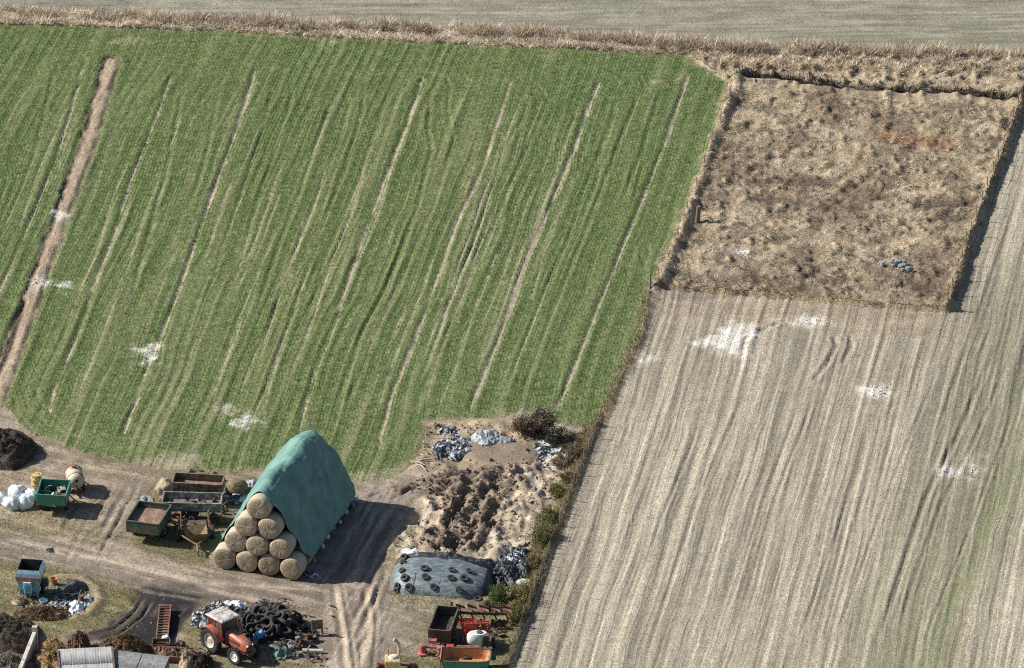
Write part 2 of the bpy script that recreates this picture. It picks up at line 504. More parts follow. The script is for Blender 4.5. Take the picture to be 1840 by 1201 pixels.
# second wheel mark beside some of them
for pts in ([(812, 440), (792, 490), (772, 545)], [(440, 560), (400, 680)], [(1062, 158), (1045, 230), (1005, 350)], [(545, 400), (530, 470), (515, 540)], [(640, 470), (600, 590), (560, 690)],
            [(560, 480), (520, 580), (480, 680), (455, 760)], [(730, 560), (690, 650), (655, 740)], [(900, 430), (870, 520), (845, 570)], [(508, 610), (490, 680), (470, 760)]):
    d = ldist(X, Y, P2(pts)) + (n_ln - 0.5) * 0.3
    mk = crop * (1 - sstep(0.03, 0.14, d)) * sstep(0.35, 0.55, n_ln)
    paint(mk * 0.9, (0.30, 0.255, 0.185)); dens *= 1 - mk
FAINT = [
    [(490, 145), (480, 200), (455, 290), (415, 400), (385, 490), (360, 570)],
    [(526, 140), (520, 190), (490, 280), (450, 400), (430, 470)],
    [(600, 165), (575, 240), (540, 340), (500, 440), (460, 560)],
    [(613, 155), (628, 190), (610, 250), (570, 350), (520, 480), (480, 600), (450, 700)],
    [(655, 145), (650, 200), (620, 300), (580, 400), (540, 520), (500, 640), (460, 740)],
    [(700, 145), (680, 220), (640, 330), (590, 450), (545, 590)],
    [(722, 150), (690, 250), (660, 320)],
    [(775, 160), (768, 230), (775, 270), (750, 370), (700, 500), (650, 600), (600, 740)],
    [(810, 145), (803, 200), (815, 255), (780, 370), (730, 480), (690, 570), (640, 690), (615, 740)],
    [(922, 150), (948, 180), (935, 220), (905, 270), (870, 380), (850, 440), (800, 560), (760, 680)],
    [(965, 152), (985, 180), (960, 240), (930, 300), (890, 400), (830, 540), (780, 650), (740, 750)],
    [(1110, 160), (1095, 230), (1050, 340), (1020, 430), (975, 530), (940, 620), (900, 720)],
    [(1145, 155), (1140, 190), (1110, 260), (1070, 370), (1045, 430), (1000, 540), (960, 650), (935, 720)],
    [(170, 150), (140, 250), (110, 330)], [(330, 150), (300, 300), (250, 480), (235, 545)], [(395, 150), (370, 280), (330, 420)],
    [(1190, 150), (1150, 280), (1100, 400)], [(20, 300), (-30, 450)], [(100, 120), (60, 280), (0, 430)],
]
FN = np.zeros_like(H)
for i, pts in enumerate(FAINT):
    a, b = ruts(pts, 0.13, fade=3.0)
    k = 0.6 + 0.4 * ((i * 7) % 5) / 4
    H += crop * k * (0.040 * b - 0.060 * a)
    FN = np.maximum(FN, crop * b * k)
    dens *= 1 - 0.45 * a * k
# many fine pale drill lines that drift with the rows and die out unevenly
rl = random.Random(77)
for i in range(92):
    xs0 = rl.uniform(330, 1130) if i < 70 else rl.uniform(20, 420)
    ya = rl.uniform(130, 420) if i % 3 else rl.uniform(300, 520); yb = min(760, ya + rl.uniform(120, 420))
    ph = rl.random() * 6.28; am = rl.uniform(1, 4.5); wl = rl.uniform(160, 320)
    pts = []
    for j in range(9):
        yy_ = ya + (yb - ya) * j / 8
        pts.append((xs0 - 0.365 * (yy_ - 145) + am * math.sin(yy_ / wl * 6.28 + ph), yy_))
    if pts[-1][0] < -20: continue
    a, b = ruts(pts, rl.uniform(0.05, 0.105), fade=3.5, jit=0.9, far=0.6)
    k = rl.uniform(0.5, 1.1) * (0.7 + 0.6 * lower)
    g = np.clip(a * k * 1.25, 0, 1) * crop
    paint(g * 0.8, var((0.30, 0.27, 0.18), 0.7 + 0.6 * n_hi)); dens *= 1 - 0.92 * g
    H += crop * k * (0.03 * b - 0.035 * a); FN = np.maximum(FN, crop * b * k * 0.9)
# headland turns at the top and round the lower left corner
for pts in ([(455, 120), (520, 128), (600, 140), (615, 160)], [(640, 135), (700, 130), (755, 140), (775, 165)], [(690, 138), (760, 128), (800, 138), (812, 165)], [(760, 132), (830, 135), (850, 160)], [(1050, 140), (1100, 138), (1125, 160)], [(1090, 135), (1150, 135), (1160, 165)], [(560, 132), (620, 130), (655, 150)], [(840, 142), (905, 146), (945, 175)], [(905, 140), (960, 150), (985, 178)], [(20, 700), (30, 745), (70, 785), (150, 815), (260, 832)],
            [(40, 700), (50, 735), (90, 770), (170, 800), (280, 815)], [(60, 690), (70, 725), (105, 757), (190, 785), (300, 800)], [(85, 742), (120, 772), (200, 795)],
            [(600, 770), (660, 745), (720, 738), (765, 740)], [(1160, 430), (1150, 455), (1156, 482), (1166, 455), (1160, 430)]):
    a, b = ruts(pts, 0.11, fade=1.2)
    H += crop * (0.03 * b - 0.04 * a); dens *= 1 - 0.4 * a; FN = np.maximum(FN, crop * b * 0.8)
# bare scuffed places
for poly, k in (([(240, 830), (320, 810), (360, 822), (330, 850), (270, 852)], 0.8), ([(200, 70), (290, 76), (250, 84), (190, 80)], 0.6), ([(1225, 96), (1308, 108), (1325, 140), (1290, 130), (1240, 110)], 0.95),
                ([(965, 94), (1010, 98), (1000, 106), (960, 102)], 0.6), ([(560, 70), (620, 78), (570, 84)], 0.6), ([(915, 738), (955, 736), (965, 748), (915, 752)], 0.9), ([(380, 730), (415, 728), (420, 748), (390, 758)], 0.6),
                ([(1240, 136), (1190, 150), (1180, 146), (1235, 132)], 0.5), ([(620, 850), (740, 830), (735, 870), (610, 880)], 0.6), ([(330, 840), (600, 845), (640, 870), (330, 880)], 0.35)):
    mk = crop * sstep(-0.5, 0.5, sdist(X, Y, P2(poly)) + n_edge * 2.0) * k
    paint(mk, var((0.30, 0.25, 0.18), 0.7 + 0.6 * n_mid)); dens *= 1 - mk
# shorter crop at the field's rim
dens *= sstep(-0.15, 0.5, sd_green + n_edge * 1.2)
paint(crop * (1 - sstep(0.0, 0.5, sd_green + n_edge)) * (X < 15) * 0.7, var((0.20, 0.165, 0.10), 0.6 + 0.8 * n_mid))

# --- the cart track through the crop (sunken, dead grass in its bed)
TRACK = P2([(200, 108), (185, 170), (160, 250), (132, 325), (108, 395), (70, 500), (30, 610), (8, 665), (-30, 770)])
dtr = ldist(X, Y, TRACK, 2.5) + n_edge * 0.32
wtr = 0.50 + 0.010 * np.clip(-Y, -10, 30)
trk = 1 - sstep(wtr, wtr + 0.22, dtr)
TRK = trk * (crop > 0)
reg_track = (TRK > 0.5)
paint(TRK, var((0.36, 0.285, 0.20), 0.6 + 0.7 * fbm(X / 0.3, Y / 0.9, 77, 3)))
dens *= 1 - (1 - sstep(wtr, wtr + 0.4, dtr))
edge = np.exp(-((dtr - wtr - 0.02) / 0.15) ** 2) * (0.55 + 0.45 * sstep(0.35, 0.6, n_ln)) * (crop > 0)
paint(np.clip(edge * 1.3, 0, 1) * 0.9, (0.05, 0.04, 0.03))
H -= 0.09 * edge + 0.02 * TRK
H += 0.05 * np.exp(-((dtr - wtr - 0.4) / 0.2) ** 2) * (crop > 0)
dcen = ldist(X, Y, P2([(45, 540), (20, 620), (-10, 690)])) + n_edge * 0.15
H -= TRK * 0.16 * np.exp(-(dcen / 0.15) ** 2); paint(TRK * np.exp(-(dcen / 0.16) ** 2) * 0.8, (0.11, 0.08, 0.055))

# --- spilt lime
LIME = [([(228, 628), (260, 622), (275, 612), (288, 618), (284, 640), (262, 654), (255, 636)], 0.95), ([(98, 512), (128, 508), (138, 518), (118, 524)], 0.9), ([(50, 500), (70, 496), (92, 508), (70, 516)], 0.9),
        ([(420, 752), (445, 750), (462, 762), (440, 768), (425, 762)], 0.9), ([(385, 738), (410, 730), (402, 750)], 0.4), ([(100, 382), (120, 384), (112, 390)], 0.9),
        ([(1256, 622), (1290, 598), (1310, 578), (1352, 586), (1355, 612), (1350, 640), (1310, 646), (1290, 632)], 0.9), ([(1430, 574), (1470, 574), (1478, 586), (1440, 586)], 0.8), ([(1480, 584), (1512, 588), (1500, 592)], 0.7),
        ([(1392, 578), (1420, 578), (1415, 585)], 0.55), ([(1135, 645), (1180, 640), (1185, 652), (1150, 660)], 0.5), ([(1550, 702), (1580, 694), (1604, 708), (1585, 716), (1560, 712)], 0.75),
        ([(1678, 846), (1700, 838), (1730, 848), (1720, 858), (1690, 855)], 0.75), ([(1734, 862), (1742, 840), (1756, 826), (1750, 850), (1742, 866)], 0.75), ([(1272, 442), (1300, 440), (1345, 456), (1310, 456)], 0.85),
        ([(712, 1098), (740, 1096), (776, 1104), (776, 1116), (745, 1110)], 0.8)]
for poly, k in LIME:
    s = sdist(X, Y, P2(poly), 2.5) + n_edge * 1.5 + (n_hi - 0.5) * 0.5
    mk = sstep(-0.40, 0.50, s) * k * 0.84 * (0.8 + 0.2 * sstep(0.35, 0.6, n_hi))
    mk = np.clip(mk * 1.1, 0, 1)
    halo = sstep(-1.3, 0.3, s) * 0.25 * k * (reg != CROP)
    paint(halo, S_PALE)
    paint(mk, var(S_WHITE, 0.75 + 0.4 * n_mid))
    dens *= 1 - mk
    H += mk * (0.01 + 0.05 * n_mid)

# ================================================================ FARMYARD GROUND
yd = ((reg == YARD)).astype(np.float32)
yst = fbm(X / 1.6, Y / 0.8, 80, 5)
ytone = 0.5 + 0.55 * yst + 0.45 * n_mid
paint(yd, var((0.235, 0.190, 0.140), ytone))
H += yd * (0.05 * (n_mid - 0.5) + 0.10 * (yst - 0.5) + 0.03 * n_hi)
y1 = fbm(X / 2.2, Y / 1.9, 81, 5); y2 = fbm(X / 1.4 + 4, Y / 1.2, 82, 5); y3 = fbm(X / 0.5, Y / 0.45, 83, 3)
paint(yd * sstep(0.52, 0.64, y1) * 0.6, var((0.37, 0.305, 0.215), 0.6 + 0.8 * y3))
paint(yd * sstep(0.50, 0.62, y2) * 0.55, var((0.155, 0.122, 0.088), 0.6 + 0.8 * y3))
GR = yd * sstep(0.42, 0.58, fbm(X / 1.6 + 9, Y / 1.4, 84, 4)) * 0.45          # turf in the yard


def zone(poly, col, k=1.0, soft=0.5, nz=1.4, wet=0.0, dh=0.0, mod=None, grass=0.0, only=True):
    s = sdist(X, Y, P2(poly), 4.0) + n_edge * nz + (n_mid - 0.5) * nz * 0.5
    mk = sstep(-soft, soft, s) * k
    if only:
        mk = mk * (reg != CROP) * (reg != STUBF)
    paint(mk * (0.75 + 0.25 * sstep(0.4, 0.6, y3)), var(col, (0.35 + 0.65 * n_mid + 0.65 * y3) if mod is None else mod))
    global GR, WET, H
    WET = WET * (1 - mk) + wet * mk
    H = H + dh * mk
    GR = GR * (1 - mk) + grass * mk
    return mk


# turf
zone([(0, 925), (110, 925), (215, 945), (235, 985), (100, 1000), (0, 960)], (0.200, 0.172, 0.085), 0.7, grass=0.45)
zone([(232, 935), (250, 890), (300, 870), (400, 880), (430, 900), (400, 975), (385, 1008), (330, 1012), (240, 985)], (0.150, 0.140, 0.060), 0.9, grass=0.8)
zone([(-20, 1015), (30, 1010), (100, 1022), (160, 1035), (245, 1062), (252, 1082), (228, 1105), (170, 1135), (90, 1142), (40, 1130), (-20, 1090)], (0.150, 0.145, 0.055), 0.95, grass=0.9)
zone([(335, 1110), (370, 1085), (430, 1080), (450, 1100), (400, 1160), (470, 1190), (590, 1195), (560, 1215), (350, 1215), (330, 1160)], (0.165, 0.150, 0.062), 0.85, grass=0.75)
zone([(700, 1110), (780, 1112), (940, 1085), (950, 1110), (905, 1215), (700, 1215), (690, 1185), (760, 1170), (730, 1140)], (0.135, 0.138, 0.056), 0.9, grass=0.8)
zone([(690, 980), (720, 955), (730, 985), (712, 1060), (720, 1085), (690, 1090), (678, 1040)], (0.19, 0.165, 0.085), 0.8, grass=0.5)
zone([(300, 845), (460, 850), (470, 870), (380, 872), (300, 868)], (0.17, 0.16, 0.075), 0.7, grass=0.6)
zone([(110, 815), (250, 845), (300, 850), (290, 875), (160, 860)], (0.245, 0.205, 0.125), 0.6, grass=0.3)
# beaten lanes
zone([(-20, 955), (60, 965), (180, 985), (300, 1022), (420, 1046), (600, 1050), (700, 1070), (690, 1100), (560, 1085), (380, 1075), (250, 1055), (130, 1022), (0, 1000)], (0.200, 0.165, 0.132), 0.85)
zone([(570, 1040), (700, 1040), (705, 1100), (690, 1215), (580, 1215), (590, 1120)], (0.250, 0.208, 0.168), 0.9)
zone([(640, 890), (745, 865), (760, 900), (735, 930), (690, 1000), (660, 1050), (560, 1045), (590, 980)], (0.200, 0.176, 0.155), 0.95)
zone([(690, 870), (780, 860), (850, 870), (830, 905), (760, 905), (730, 925)], (0.26, 0.215, 0.16), 0.8)
zone([(690, 1110), (780, 1115), (770, 1150), (720, 1170), (690, 1150)], (0.20, 0.178, 0.145), 0.7)
zone([(225, 860), (270, 860), (240, 930), (215, 990), (170, 1000), (200, 930)], (0.225, 0.19, 0.145), 0.7)
zone([(0, 820), (60, 815), (140, 830), (230, 860), (220, 900), (140, 900), (40, 880), (0, 870)], (0.29, 0.232, 0.165), 0.7)
# streaks of traffic
ca, sa = math.cos(R(-27)), math.sin(R(-27))
e1 = X * ca + Y * sa; e2 = -X * sa + Y * ca + 0.5 * (fbm(X / 4, Y / 4, 85, 2) - 0.5)
k1 = fbm(e1 / 5.0, e2 / 0.30, 86, 4); k2 = fbm((Y + 0.4 * np.sin(X)) / 5.0, (X - 0.30 * Y) / 0.26, 87, 4)
lane1 = sstep(-0.8, 0.6, sdist(X, Y, P2([(-60, 950), (60, 962), (180, 980), (300, 1018), (420, 1044), (600, 1048), (700, 1075), (690, 1100), (560, 1090), (380, 1080), (250, 1060), (130, 1026), (-60, 1005)])) + n_edge) * yd
lane2 = sstep(-0.8, 0.6, sdist(X, Y, P2([(570, 1040), (640, 890), (745, 865), (760, 900), (690, 1000), (700, 1215), (580, 1215), (590, 1120)])) + n_edge) * yd
rest = yd * (1 - np.maximum(lane1, lane2)) * 0.6
for ln_, kk_ in ((lane1, k1), (lane2, k2), (rest, k1)):
    paint(ln_ * sstep(0.47, 0.58, kk_) * 0.7, var((0.135, 0.108, 0.086), 0.7 + 0.6 * y3))
    paint(ln_ * sstep(0.47, 0.36, kk_) * 0.55, var((0.37, 0.31, 0.245), 0.7 + 0.6 * y3))
    H += ln_ * 0.09 * (0.5 - kk_)
# wet black mud
mud = zone([(250, 1060), (285, 1046), (350, 1050), (376, 1068), (340, 1096), (312, 1140), (300, 1175), (240, 1170), (165, 1140), (205, 1115), (240, 1095)], (0.030, 0.028, 0.026), 1.0, 0.4, 1.0, wet=0.25, dh=-0.06)
paint(mud, var((0.018, 0.017, 0.018), 0.5 + 0.9 * y3))
zone([(195, 1125), (240, 1100), (262, 1062), (275, 1075), (252, 1110), (215, 1135)], (0.035, 0.031, 0.028), 0.9, 0.3, wet=0.4)
zone([(270, 1030), (330, 1040), (345, 1052), (290, 1050)], (0.16, 0.115, 0.085), 0.6)
# ruts
RUTS = [([(598, 1040), (606, 1090), (618, 1150), (622, 1215)], 0.2, 0.10, S_SAND), ([(655, 1040), (660, 1090), (656, 1150), (642, 1215)], 0.2, 0.09, S_SAND),
        ([(668, 915), (630, 980), (604, 1040)], 0.22, 0.13, None), ([(712, 910), (676, 985), (652, 1040)], 0.22, 0.13, None), ([(690, 912), (640, 1000), (625, 1040)], 0.14, 0.10, None),
        ([(612, 1040), (622, 1100), (632, 1160), (640, 1215)], 0.10, 0.08, None), ([(670, 1060), (676, 1120), (668, 1215)], 0.10, 0.07, None),
        ([(640, 900), (690, 885), (740, 872), (820, 868)], 0.12, 0.10, None), ([(690, 905), (740, 880), (790, 882), (840, 900)], 0.12, 0.12, None), ([(700, 895), (760, 872), (830, 885)], 0.1, 0.1, None),
        ([(0, 965), (120, 990), (280, 1030), (430, 1060)], 0.16, 0.05, S_PALE), ([(0, 985), (100, 1005), (260, 1045), (420, 1075)], 0.16, 0.05, S_GREY), ([(60, 985), (200, 1010), (330, 1042), (580, 1062)], 0.14, 0.05, S_PALE),
        ([(250, 860), (235, 905), (205, 960), (150, 990)], 0.13, 0.06, S_GREY), ([(215, 890), (190, 940), (140, 975)], 0.13, 0.05, S_GREY), ([(285, 868), (255, 900)], 0.12, 0.05, None),
        ([(262, 1066), (240, 1100), (205, 1128), (160, 1142)], 0.09, 0.14, S_DARK), ([(275, 1072), (256, 1105), (215, 1138), (170, 1150)], 0.09, 0.16, S_DARK), ([(285, 1080), (268, 1115)], 0.07, 0.10, None),
        ([(300, 1085), (270, 1112)], 0.06, 0.06, None), ([(340, 1080), (318, 1110)], 0.06, 0.06, None), ([(700, 1130), (740, 1128), (775, 1140)], 0.1, 0.06, None)]
for pts, w, dep, col in RUTS:
    a, b = ruts(pts, w, fade=1.5)
    yk = (reg == YARD)
    H += yk * dep * (0.5 * b - 0.6 * a)
    GR *= 1 - a * yk
    paint(b * yk * 0.25, (0.36, 0.30, 0.22))
    if col is not None:
        paint(a * yk * 0.75, var(col, 0.75 + 0.5 * n_mid))
    else:
        paint(a * yk * 0.4, (0.13, 0.11, 0.09))

rl = random.Random(31)
for i in range(46):
    if i < 22:
        x0_, y0_ = rl.uniform(-20, 420), rl.uniform(955, 1060); ang_ = rl.uniform(0.15, 0.38); L_ = rl.uniform(80, 260)
        pts = [(x0_ + L_ * j / 4, y0_ + (L_ * j / 4) * ang_ + rl.uniform(-3, 3)) for j in range(5)]
    elif i < 36:
        x0_, y0_ = rl.uniform(580, 690), rl.uniform(890, 1100); L_ = rl.uniform(60, 180); sl_x = -0.45 if y0_ < 1030 else rl.uniform(-0.1, 0.12)
        pts = [(x0_ + (60 if y0_ < 1030 else 0) + sl_x * L_ * j / 4 + rl.uniform(-3, 3), y0_ + L_ * j / 4) for j in range(5)]
    else:
        x0_, y0_ = rl.uniform(120, 260), rl.uniform(860, 930); L_ = rl.uniform(50, 110)
        pts = [(x0_ + 20 - 0.55 * L_ * j / 4, y0_ + L_ * j / 4) for j in range(5)]
    w_ = rl.uniform(0.06, 0.15); a, b = ruts(pts, w_, fade=1.5, jit=1.4)
    yk = (reg == YARD) * 1.0; kk_ = rl.uniform(0.3, 0.9)
    H += yk * 0.07 * kk_ * (0.6 * b - 0.8 * a)
    paint(a * yk * 0.6 * kk_, (0.10, 0.082, 0.066) if i % 4 else (0.36, 0.30, 0.23))
zone([(366, 1066), (430, 1076), (420, 1086), (350, 1082)], (0.075, 0.062, 0.052), 0.7, 0.3)
zone([(150, 1135), (200, 1125), (190, 1150), (120, 1160)], (0.045, 0.038, 0.032), 0.85, 0.3)
zone([(600, 905), (650, 900), (600, 1030), (560, 1040)], (0.10, 0.088, 0.078), 0.5, 0.4)

# ---------------------------------------------------------------- the clamp: pale sand, dug earth
cl = zone([(700, 985), (735, 940), (775, 890), (850, 872), (905, 850), (960, 820), (1015, 800), (1028, 830), (1000, 890), (970, 930), (950, 990), (930, 1012), (730, 1008)], (0.42, 0.335, 0.235), 0.95, 0.6, 2.0)
fine = 1 - np.abs(2 * fbm(X / 0.5 + 2, Y / 0.55, 89, 3) - 1)
H += cl * 0.16 * (fine - 0.7)
lump = fbm(X / 0.75, Y / 1.1, 90, 4); ridg = 1 - np.abs(2 * fbm(X / 1.0 + 9, Y / 1.5, 91, 4) - 1)
H += cl * (0.75 * (lump - 0.45) + 0.45 * (ridg - 0.7))
tp = zone([(766, 760), (850, 758), (1010, 772), (1030, 800), (990, 830), (950, 850), (850, 850), (790, 840), (745, 850), (742, 830), (764, 805)], (0.30, 0.235, 0.155), 0.9, 0.5, 1.4)
H += tp * (0.34 * (lump - 0.5) + 0.18 * (ridg - 0.7))
br = zone([(700, 880), (770, 868), (800, 850), (850, 842), (905, 838), (950, 850), (950, 870), (900, 885), (895, 915), (885, 950), (868, 990), (840, 998), (730, 992), (755, 965), (790, 945), (800, 920), (795, 895), (740, 890)], (0.215, 0.165, 0.120), 0.95, 0.4, 2.2)
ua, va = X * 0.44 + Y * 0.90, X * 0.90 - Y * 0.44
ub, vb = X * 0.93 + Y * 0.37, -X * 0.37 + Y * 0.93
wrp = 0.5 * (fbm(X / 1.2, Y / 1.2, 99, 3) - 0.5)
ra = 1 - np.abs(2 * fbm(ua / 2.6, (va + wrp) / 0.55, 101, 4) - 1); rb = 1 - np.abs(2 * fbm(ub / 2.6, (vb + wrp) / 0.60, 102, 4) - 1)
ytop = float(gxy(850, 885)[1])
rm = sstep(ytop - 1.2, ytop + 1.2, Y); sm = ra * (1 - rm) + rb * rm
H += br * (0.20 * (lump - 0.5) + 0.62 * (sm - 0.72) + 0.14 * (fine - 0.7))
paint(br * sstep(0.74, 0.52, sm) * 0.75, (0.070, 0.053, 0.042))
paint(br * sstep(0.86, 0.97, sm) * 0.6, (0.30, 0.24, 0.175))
paint(br * sstep(0.52, 0.7, fbm(X / 0.5, Y / 0.7, 92, 4)) * 0.45, (0.085, 0.064, 0.050))
paint(cl * (1 - br) * sstep(0.54, 0.64, fbm(X / 0.7 + 3, Y / 0.8, 93, 4)) * 0.7, (0.125, 0.105, 0.088))
paint(cl * (1 - br) * sstep(0.56, 0.64, fbm(X / 0.5 + 8, Y / 0.6, 94, 4)) * 0.6, (0.50, 0.45, 0.37))
for pts, dp in (([(832, 900), (818, 925), (796, 950), (765, 985)], 0.13), ([(866, 905), (850, 940), (838, 970), (812, 992)], 0.10), ([(900, 892), (884, 930), (872, 965)], 0.07), ([(760, 872), (800, 862), (850, 852), (930, 846)], 0.10),
                ([(730, 880), (790, 872), (850, 872), (890, 880)], 0.09), ([(820, 880), (850, 868), (905, 862)], 0.12), ([(850, 915), (880, 905), (905, 880)], 0.10), ([(745, 960), (790, 972), (830, 975)], 0.08)):
    a, b = ruts(pts, 0.24, fade=1.0)
    wv_ = 0.4 + 1.2 * sstep(0.35, 0.65, lump)
    H += dp * wv_ * (b * 1.1 - a)
    paint(a * 0.5 * sstep(0.35, 0.6, lump), (0.080, 0.060, 0.046))
pt = zone([(838, 798), (880, 792), (950, 800), (968, 812), (962, 834), (930, 842), (880, 838), (846, 826)], (0.205, 0.160, 0.115), 0.95, 0.3, 0.7, mod=0.8 + 0.35 * n_mid)
H = H * (1 - 0.85 * pt) + 0.12 * pt
# weeds and dead grass below the sheet and along the lower hedge
zone([(705, 1072), (760, 1066), (830, 1078), (865, 1090), (850, 1105), (790, 1100), (730, 1092)], (0.235, 0.215, 0.145), 0.95, 0.3, 0.8, grass=0.9, dh=0.12)
HZ = zone([(1072, 764), (1040, 780), (1020, 810), (1020, 850), (985, 925), (960, 960), (940, 1020), (915, 1080), (905, 1120), (935, 1135), (950, 1108), (1020, 908)], (0.150, 0.128, 0.062), 0.9, 0.3, 0.9, grass=0.9, dh=0.15)
dh_ = ldist(X, Y, HSPL) + n_edge * 0.2
paint(np.exp(-(dh_ / 0.22) ** 4), var((0.105, 0.085, 0.060), 0.6 + 0.8 * n_mid))
H += 0.22 * np.exp(-((dh_) / 0.24) ** 2)
# dry ring round the rubbish by the blue machine
dring = ldist(X, Y, P2([(100, 1040), (145, 1040), (172, 1058), (178, 1082), (160, 1104), (135, 1112)])) + n_edge * 0.3
paint(np.exp(-(dring / 0.3) ** 4) * 0.8, var((0.33, 0.255, 0.16), 0.6 + 0.8 * n_mid)); H += 0.2 * np.exp(-(dring / 0.3) ** 2)
GR *= 1 - 0.9 * np.exp(-(dring / 0.3) ** 4)
zone([(95, 1048), (150, 1046), (168, 1062), (165, 1090), (120, 1105), (90, 1095)], (0.12, 0.11, 0.095), 0.8, 0.3, 0.8)

# fade the rim of the sheet down
rim = np.minimum(np.minimum(X - X0, X1 - X), np.minimum(Y - Y0, Y1 - Y))
H -= 0.5 * (1 - sstep(0, 2.5, rim))
H[:] = np.clip(H, -0.7, 1.2)


def hgt(x, y):
    """height of the ground under a point"""
    fx = np.clip((np.asarray(x, float) - X0) / DX, 0, NX - 1.001); fy = np.clip((np.asarray(y, float) - Y0) / DY, 0, NY - 1.001)
    i = fx.astype(int); j = fy.astype(int); a = fx - i; b = fy - j
    return (H[i, j] * (1 - a) + H[i + 1, j] * a) * (1 - b) + (H[i, j + 1] * (1 - a) + H[i + 1, j + 1] * a) * b


def look(A, x, y):
    i = np.clip(((x - X0) / DX + 0.5).astype(int), 0, NX - 1); j = np.clip(((y - Y0) / DY + 0.5).astype(int), 0, NY - 1)
    return A[i, j]


# split the sheet into its fields (shared rims, no gaps)
TRACKR = 6
reg2 = reg.copy(); reg2[reg_track] = TRACKR
fc = reg2[:-1, :-1]
idx = np.arange(NX * NY).reshape(NX, NY)
quads = np.stack([idx[:-1, :-1], idx[1:, :-1], idx[1:, 1:], idx[:-1, 1:]], -1)
VV = np.stack([X, Y, H], -1).reshape(-1, 3); CC = C.reshape(-1, 3); WW = WET.reshape(-1)
names = {FAR: ('far_field', 'grey brown bare field beyond the reeds along the top'), BANK: ('ditch_bank', 'dry grassy bank below the reeds'),
         CROP: ('green_field', 'green field of drilled winter crop with wheel tracks'), PAST: ('pasture', 'fenced plot of rough dead brown grass'),
         STUBF: ('stubble_field', 'pale furrowed field at the right'), YARD: ('farmyard', 'muddy farmyard with ruts and worn turf'), TRACKR: ('cart_track', 'sunken straw coloured track through the crop at the left')}
for k, (nm, lb) in names.items():
    q = quads[fc == k]
    used, inv = np.unique(q, return_inverse=True)
    me = np_mesh(nm, VV[used], inv.reshape(-1, 4), CC[used], True, {'wet': WW[used]})
    tag(link(nm, me, {STUBF: M_STUB, FAR: M_FAR}.get(k, M_GROUND)), lb, None, None, 'structure')
# the land round about, out to the horizon
g = 4000.0
me = np_mesh('ground', np.array([(-g, -g, -0.75), (g, -g, -0.75), (g, g, -0.75), (-g, g, -0.75)]), np.array([[0, 1, 2, 3]]), np.tile(np.array([[0.20, 0.18, 0.13]]), (4, 1)), False, {'wet': np.zeros(4)})
tag(link('ground', me, M_GROUND), 'open farmland reaching to the horizon', None, None, 'structure')


# ================================================================ GRASSES (blade by blade)
def blades(name, x, y, h, w, az, lean, col, mat, z=None, sink=0.02, tipc=1.0):
    n = len(x)
    z = hgt(x, y) if z is None else z
    fa = rng.random(n) * math.pi * 2
    wx, wy = np.cos(fa) * w / 2, np.sin(fa) * w / 2
    V = np.empty((n, 3, 3), np.float32)
    V[:, 0] = np.stack([x - wx, y - wy, z - sink], 1)
    V[:, 1] = np.stack([x + wx, y + wy, z - sink], 1)
    V[:, 2] = np.stack([x + np.cos(az) * np.sin(lean) * h, y + np.sin(az) * np.sin(lean) * h, z + np.cos(lean) * h], 1)
    cc = np.repeat(col[:, None, :], 3, 1).astype(np.float32)
    cc[:, 2] *= tipc
    me = np_mesh(name, V.reshape(-1, 3), np.arange(n * 3).reshape(-1, 3), cc.reshape(-1, 3))
    return link(name, me, mat)


def scatter(n, bounds):
    x0, x1, y0, y1 = bounds
    return rng.uniform(x0, x1, n), rng.uniform(y0, y1, n)


def vis(x, y, mrg=60, z=0.0):
    """keep what stands in or near the frame"""
    t = np.stack([x - CAM.x, y - CAM.y, np.zeros_like(x) + z - CAM.z], 1)
    dpt = t[:, 1] * math.cos(PITCH) - t[:, 2] * math.sin(PITCH)
    up = t[:, 1] * math.sin(PITCH) + t[:, 2] * math.cos(PITCH)
    px = PW / 2 + FPX * t[:, 0] / dpt; py = PH / 2 - FPX * up / dpt
    return (px > -mrg) & (px < PW + mrg) & (py > -mrg) & (py < PH + mrg)


CSZ = 0.19
x, y = scatter(1150000, (-36, 17, -22, 44))
wv = look(wob, x, y)
vv = x * ROW[1] - y * ROW[0] + wv
dv = (np.round(vv / CSZ) * CSZ + rng.normal(0, 0.030, len(x))) - vv
x = x + dv * ROW[1]; y = y - dv * ROW[0]
k = (rng.random(len(x)) < look(dens, x, y) * 1.0) & vis(x, y)
x, y = x[k], y[k]
n = len(x)
g1 = look(c2, x, y); g2 = look(c3, x, y); g3 = look(c1, x, y); lw = look(lower, x, y); fn = look(FN, x, y)
base = np.array([0.168, 0.246, 0.082]); yel = np.array([0.365, 0.380, 0.175]); dk = np.array([0.088, 0.182, 0.046])
g4 = look(c4, x, y); g5 = look(drl, x, y)
ty = np.clip(2.0 * (g3 - 0.50) + 1.3 * (g4 - 0.5) + 0.55 * g5 + 0.45 * lw * (0.4 + g1) + 0.8 * fn + rng.normal(0, 0.10, n), 0, 1)[:, None]
td = np.clip(0.45 * sstep(2, 38, y) + 1.6 * (g2 - 0.5) + 1.2 * (g1 - 0.5) + rng.normal(0, 0.15, n), 0, 1)[:, None]
col = base * (1 - ty) + yel * ty
col = col * (1 - td * 0.6) + dk * td * 0.6
col = col * rng.uniform(0.75, 1.3, n)[:, None]
dry = rng.random(n) < 0.035
col[dry] = np.array([0.25, 0.22, 0.11])
CROPO = blades('green_crop', x, y, rng.uniform(0.06, 0.125, n), rng.uniform(0.03, 0.055, n), rng.random(n) * 6.283, np.abs(rng.normal(0, 0.55, n)), col, M_BLADE, tipc=1.15)
tag(CROPO, 'short green cereal crop standing in drilled rows', 'crop', None, 'stuff')

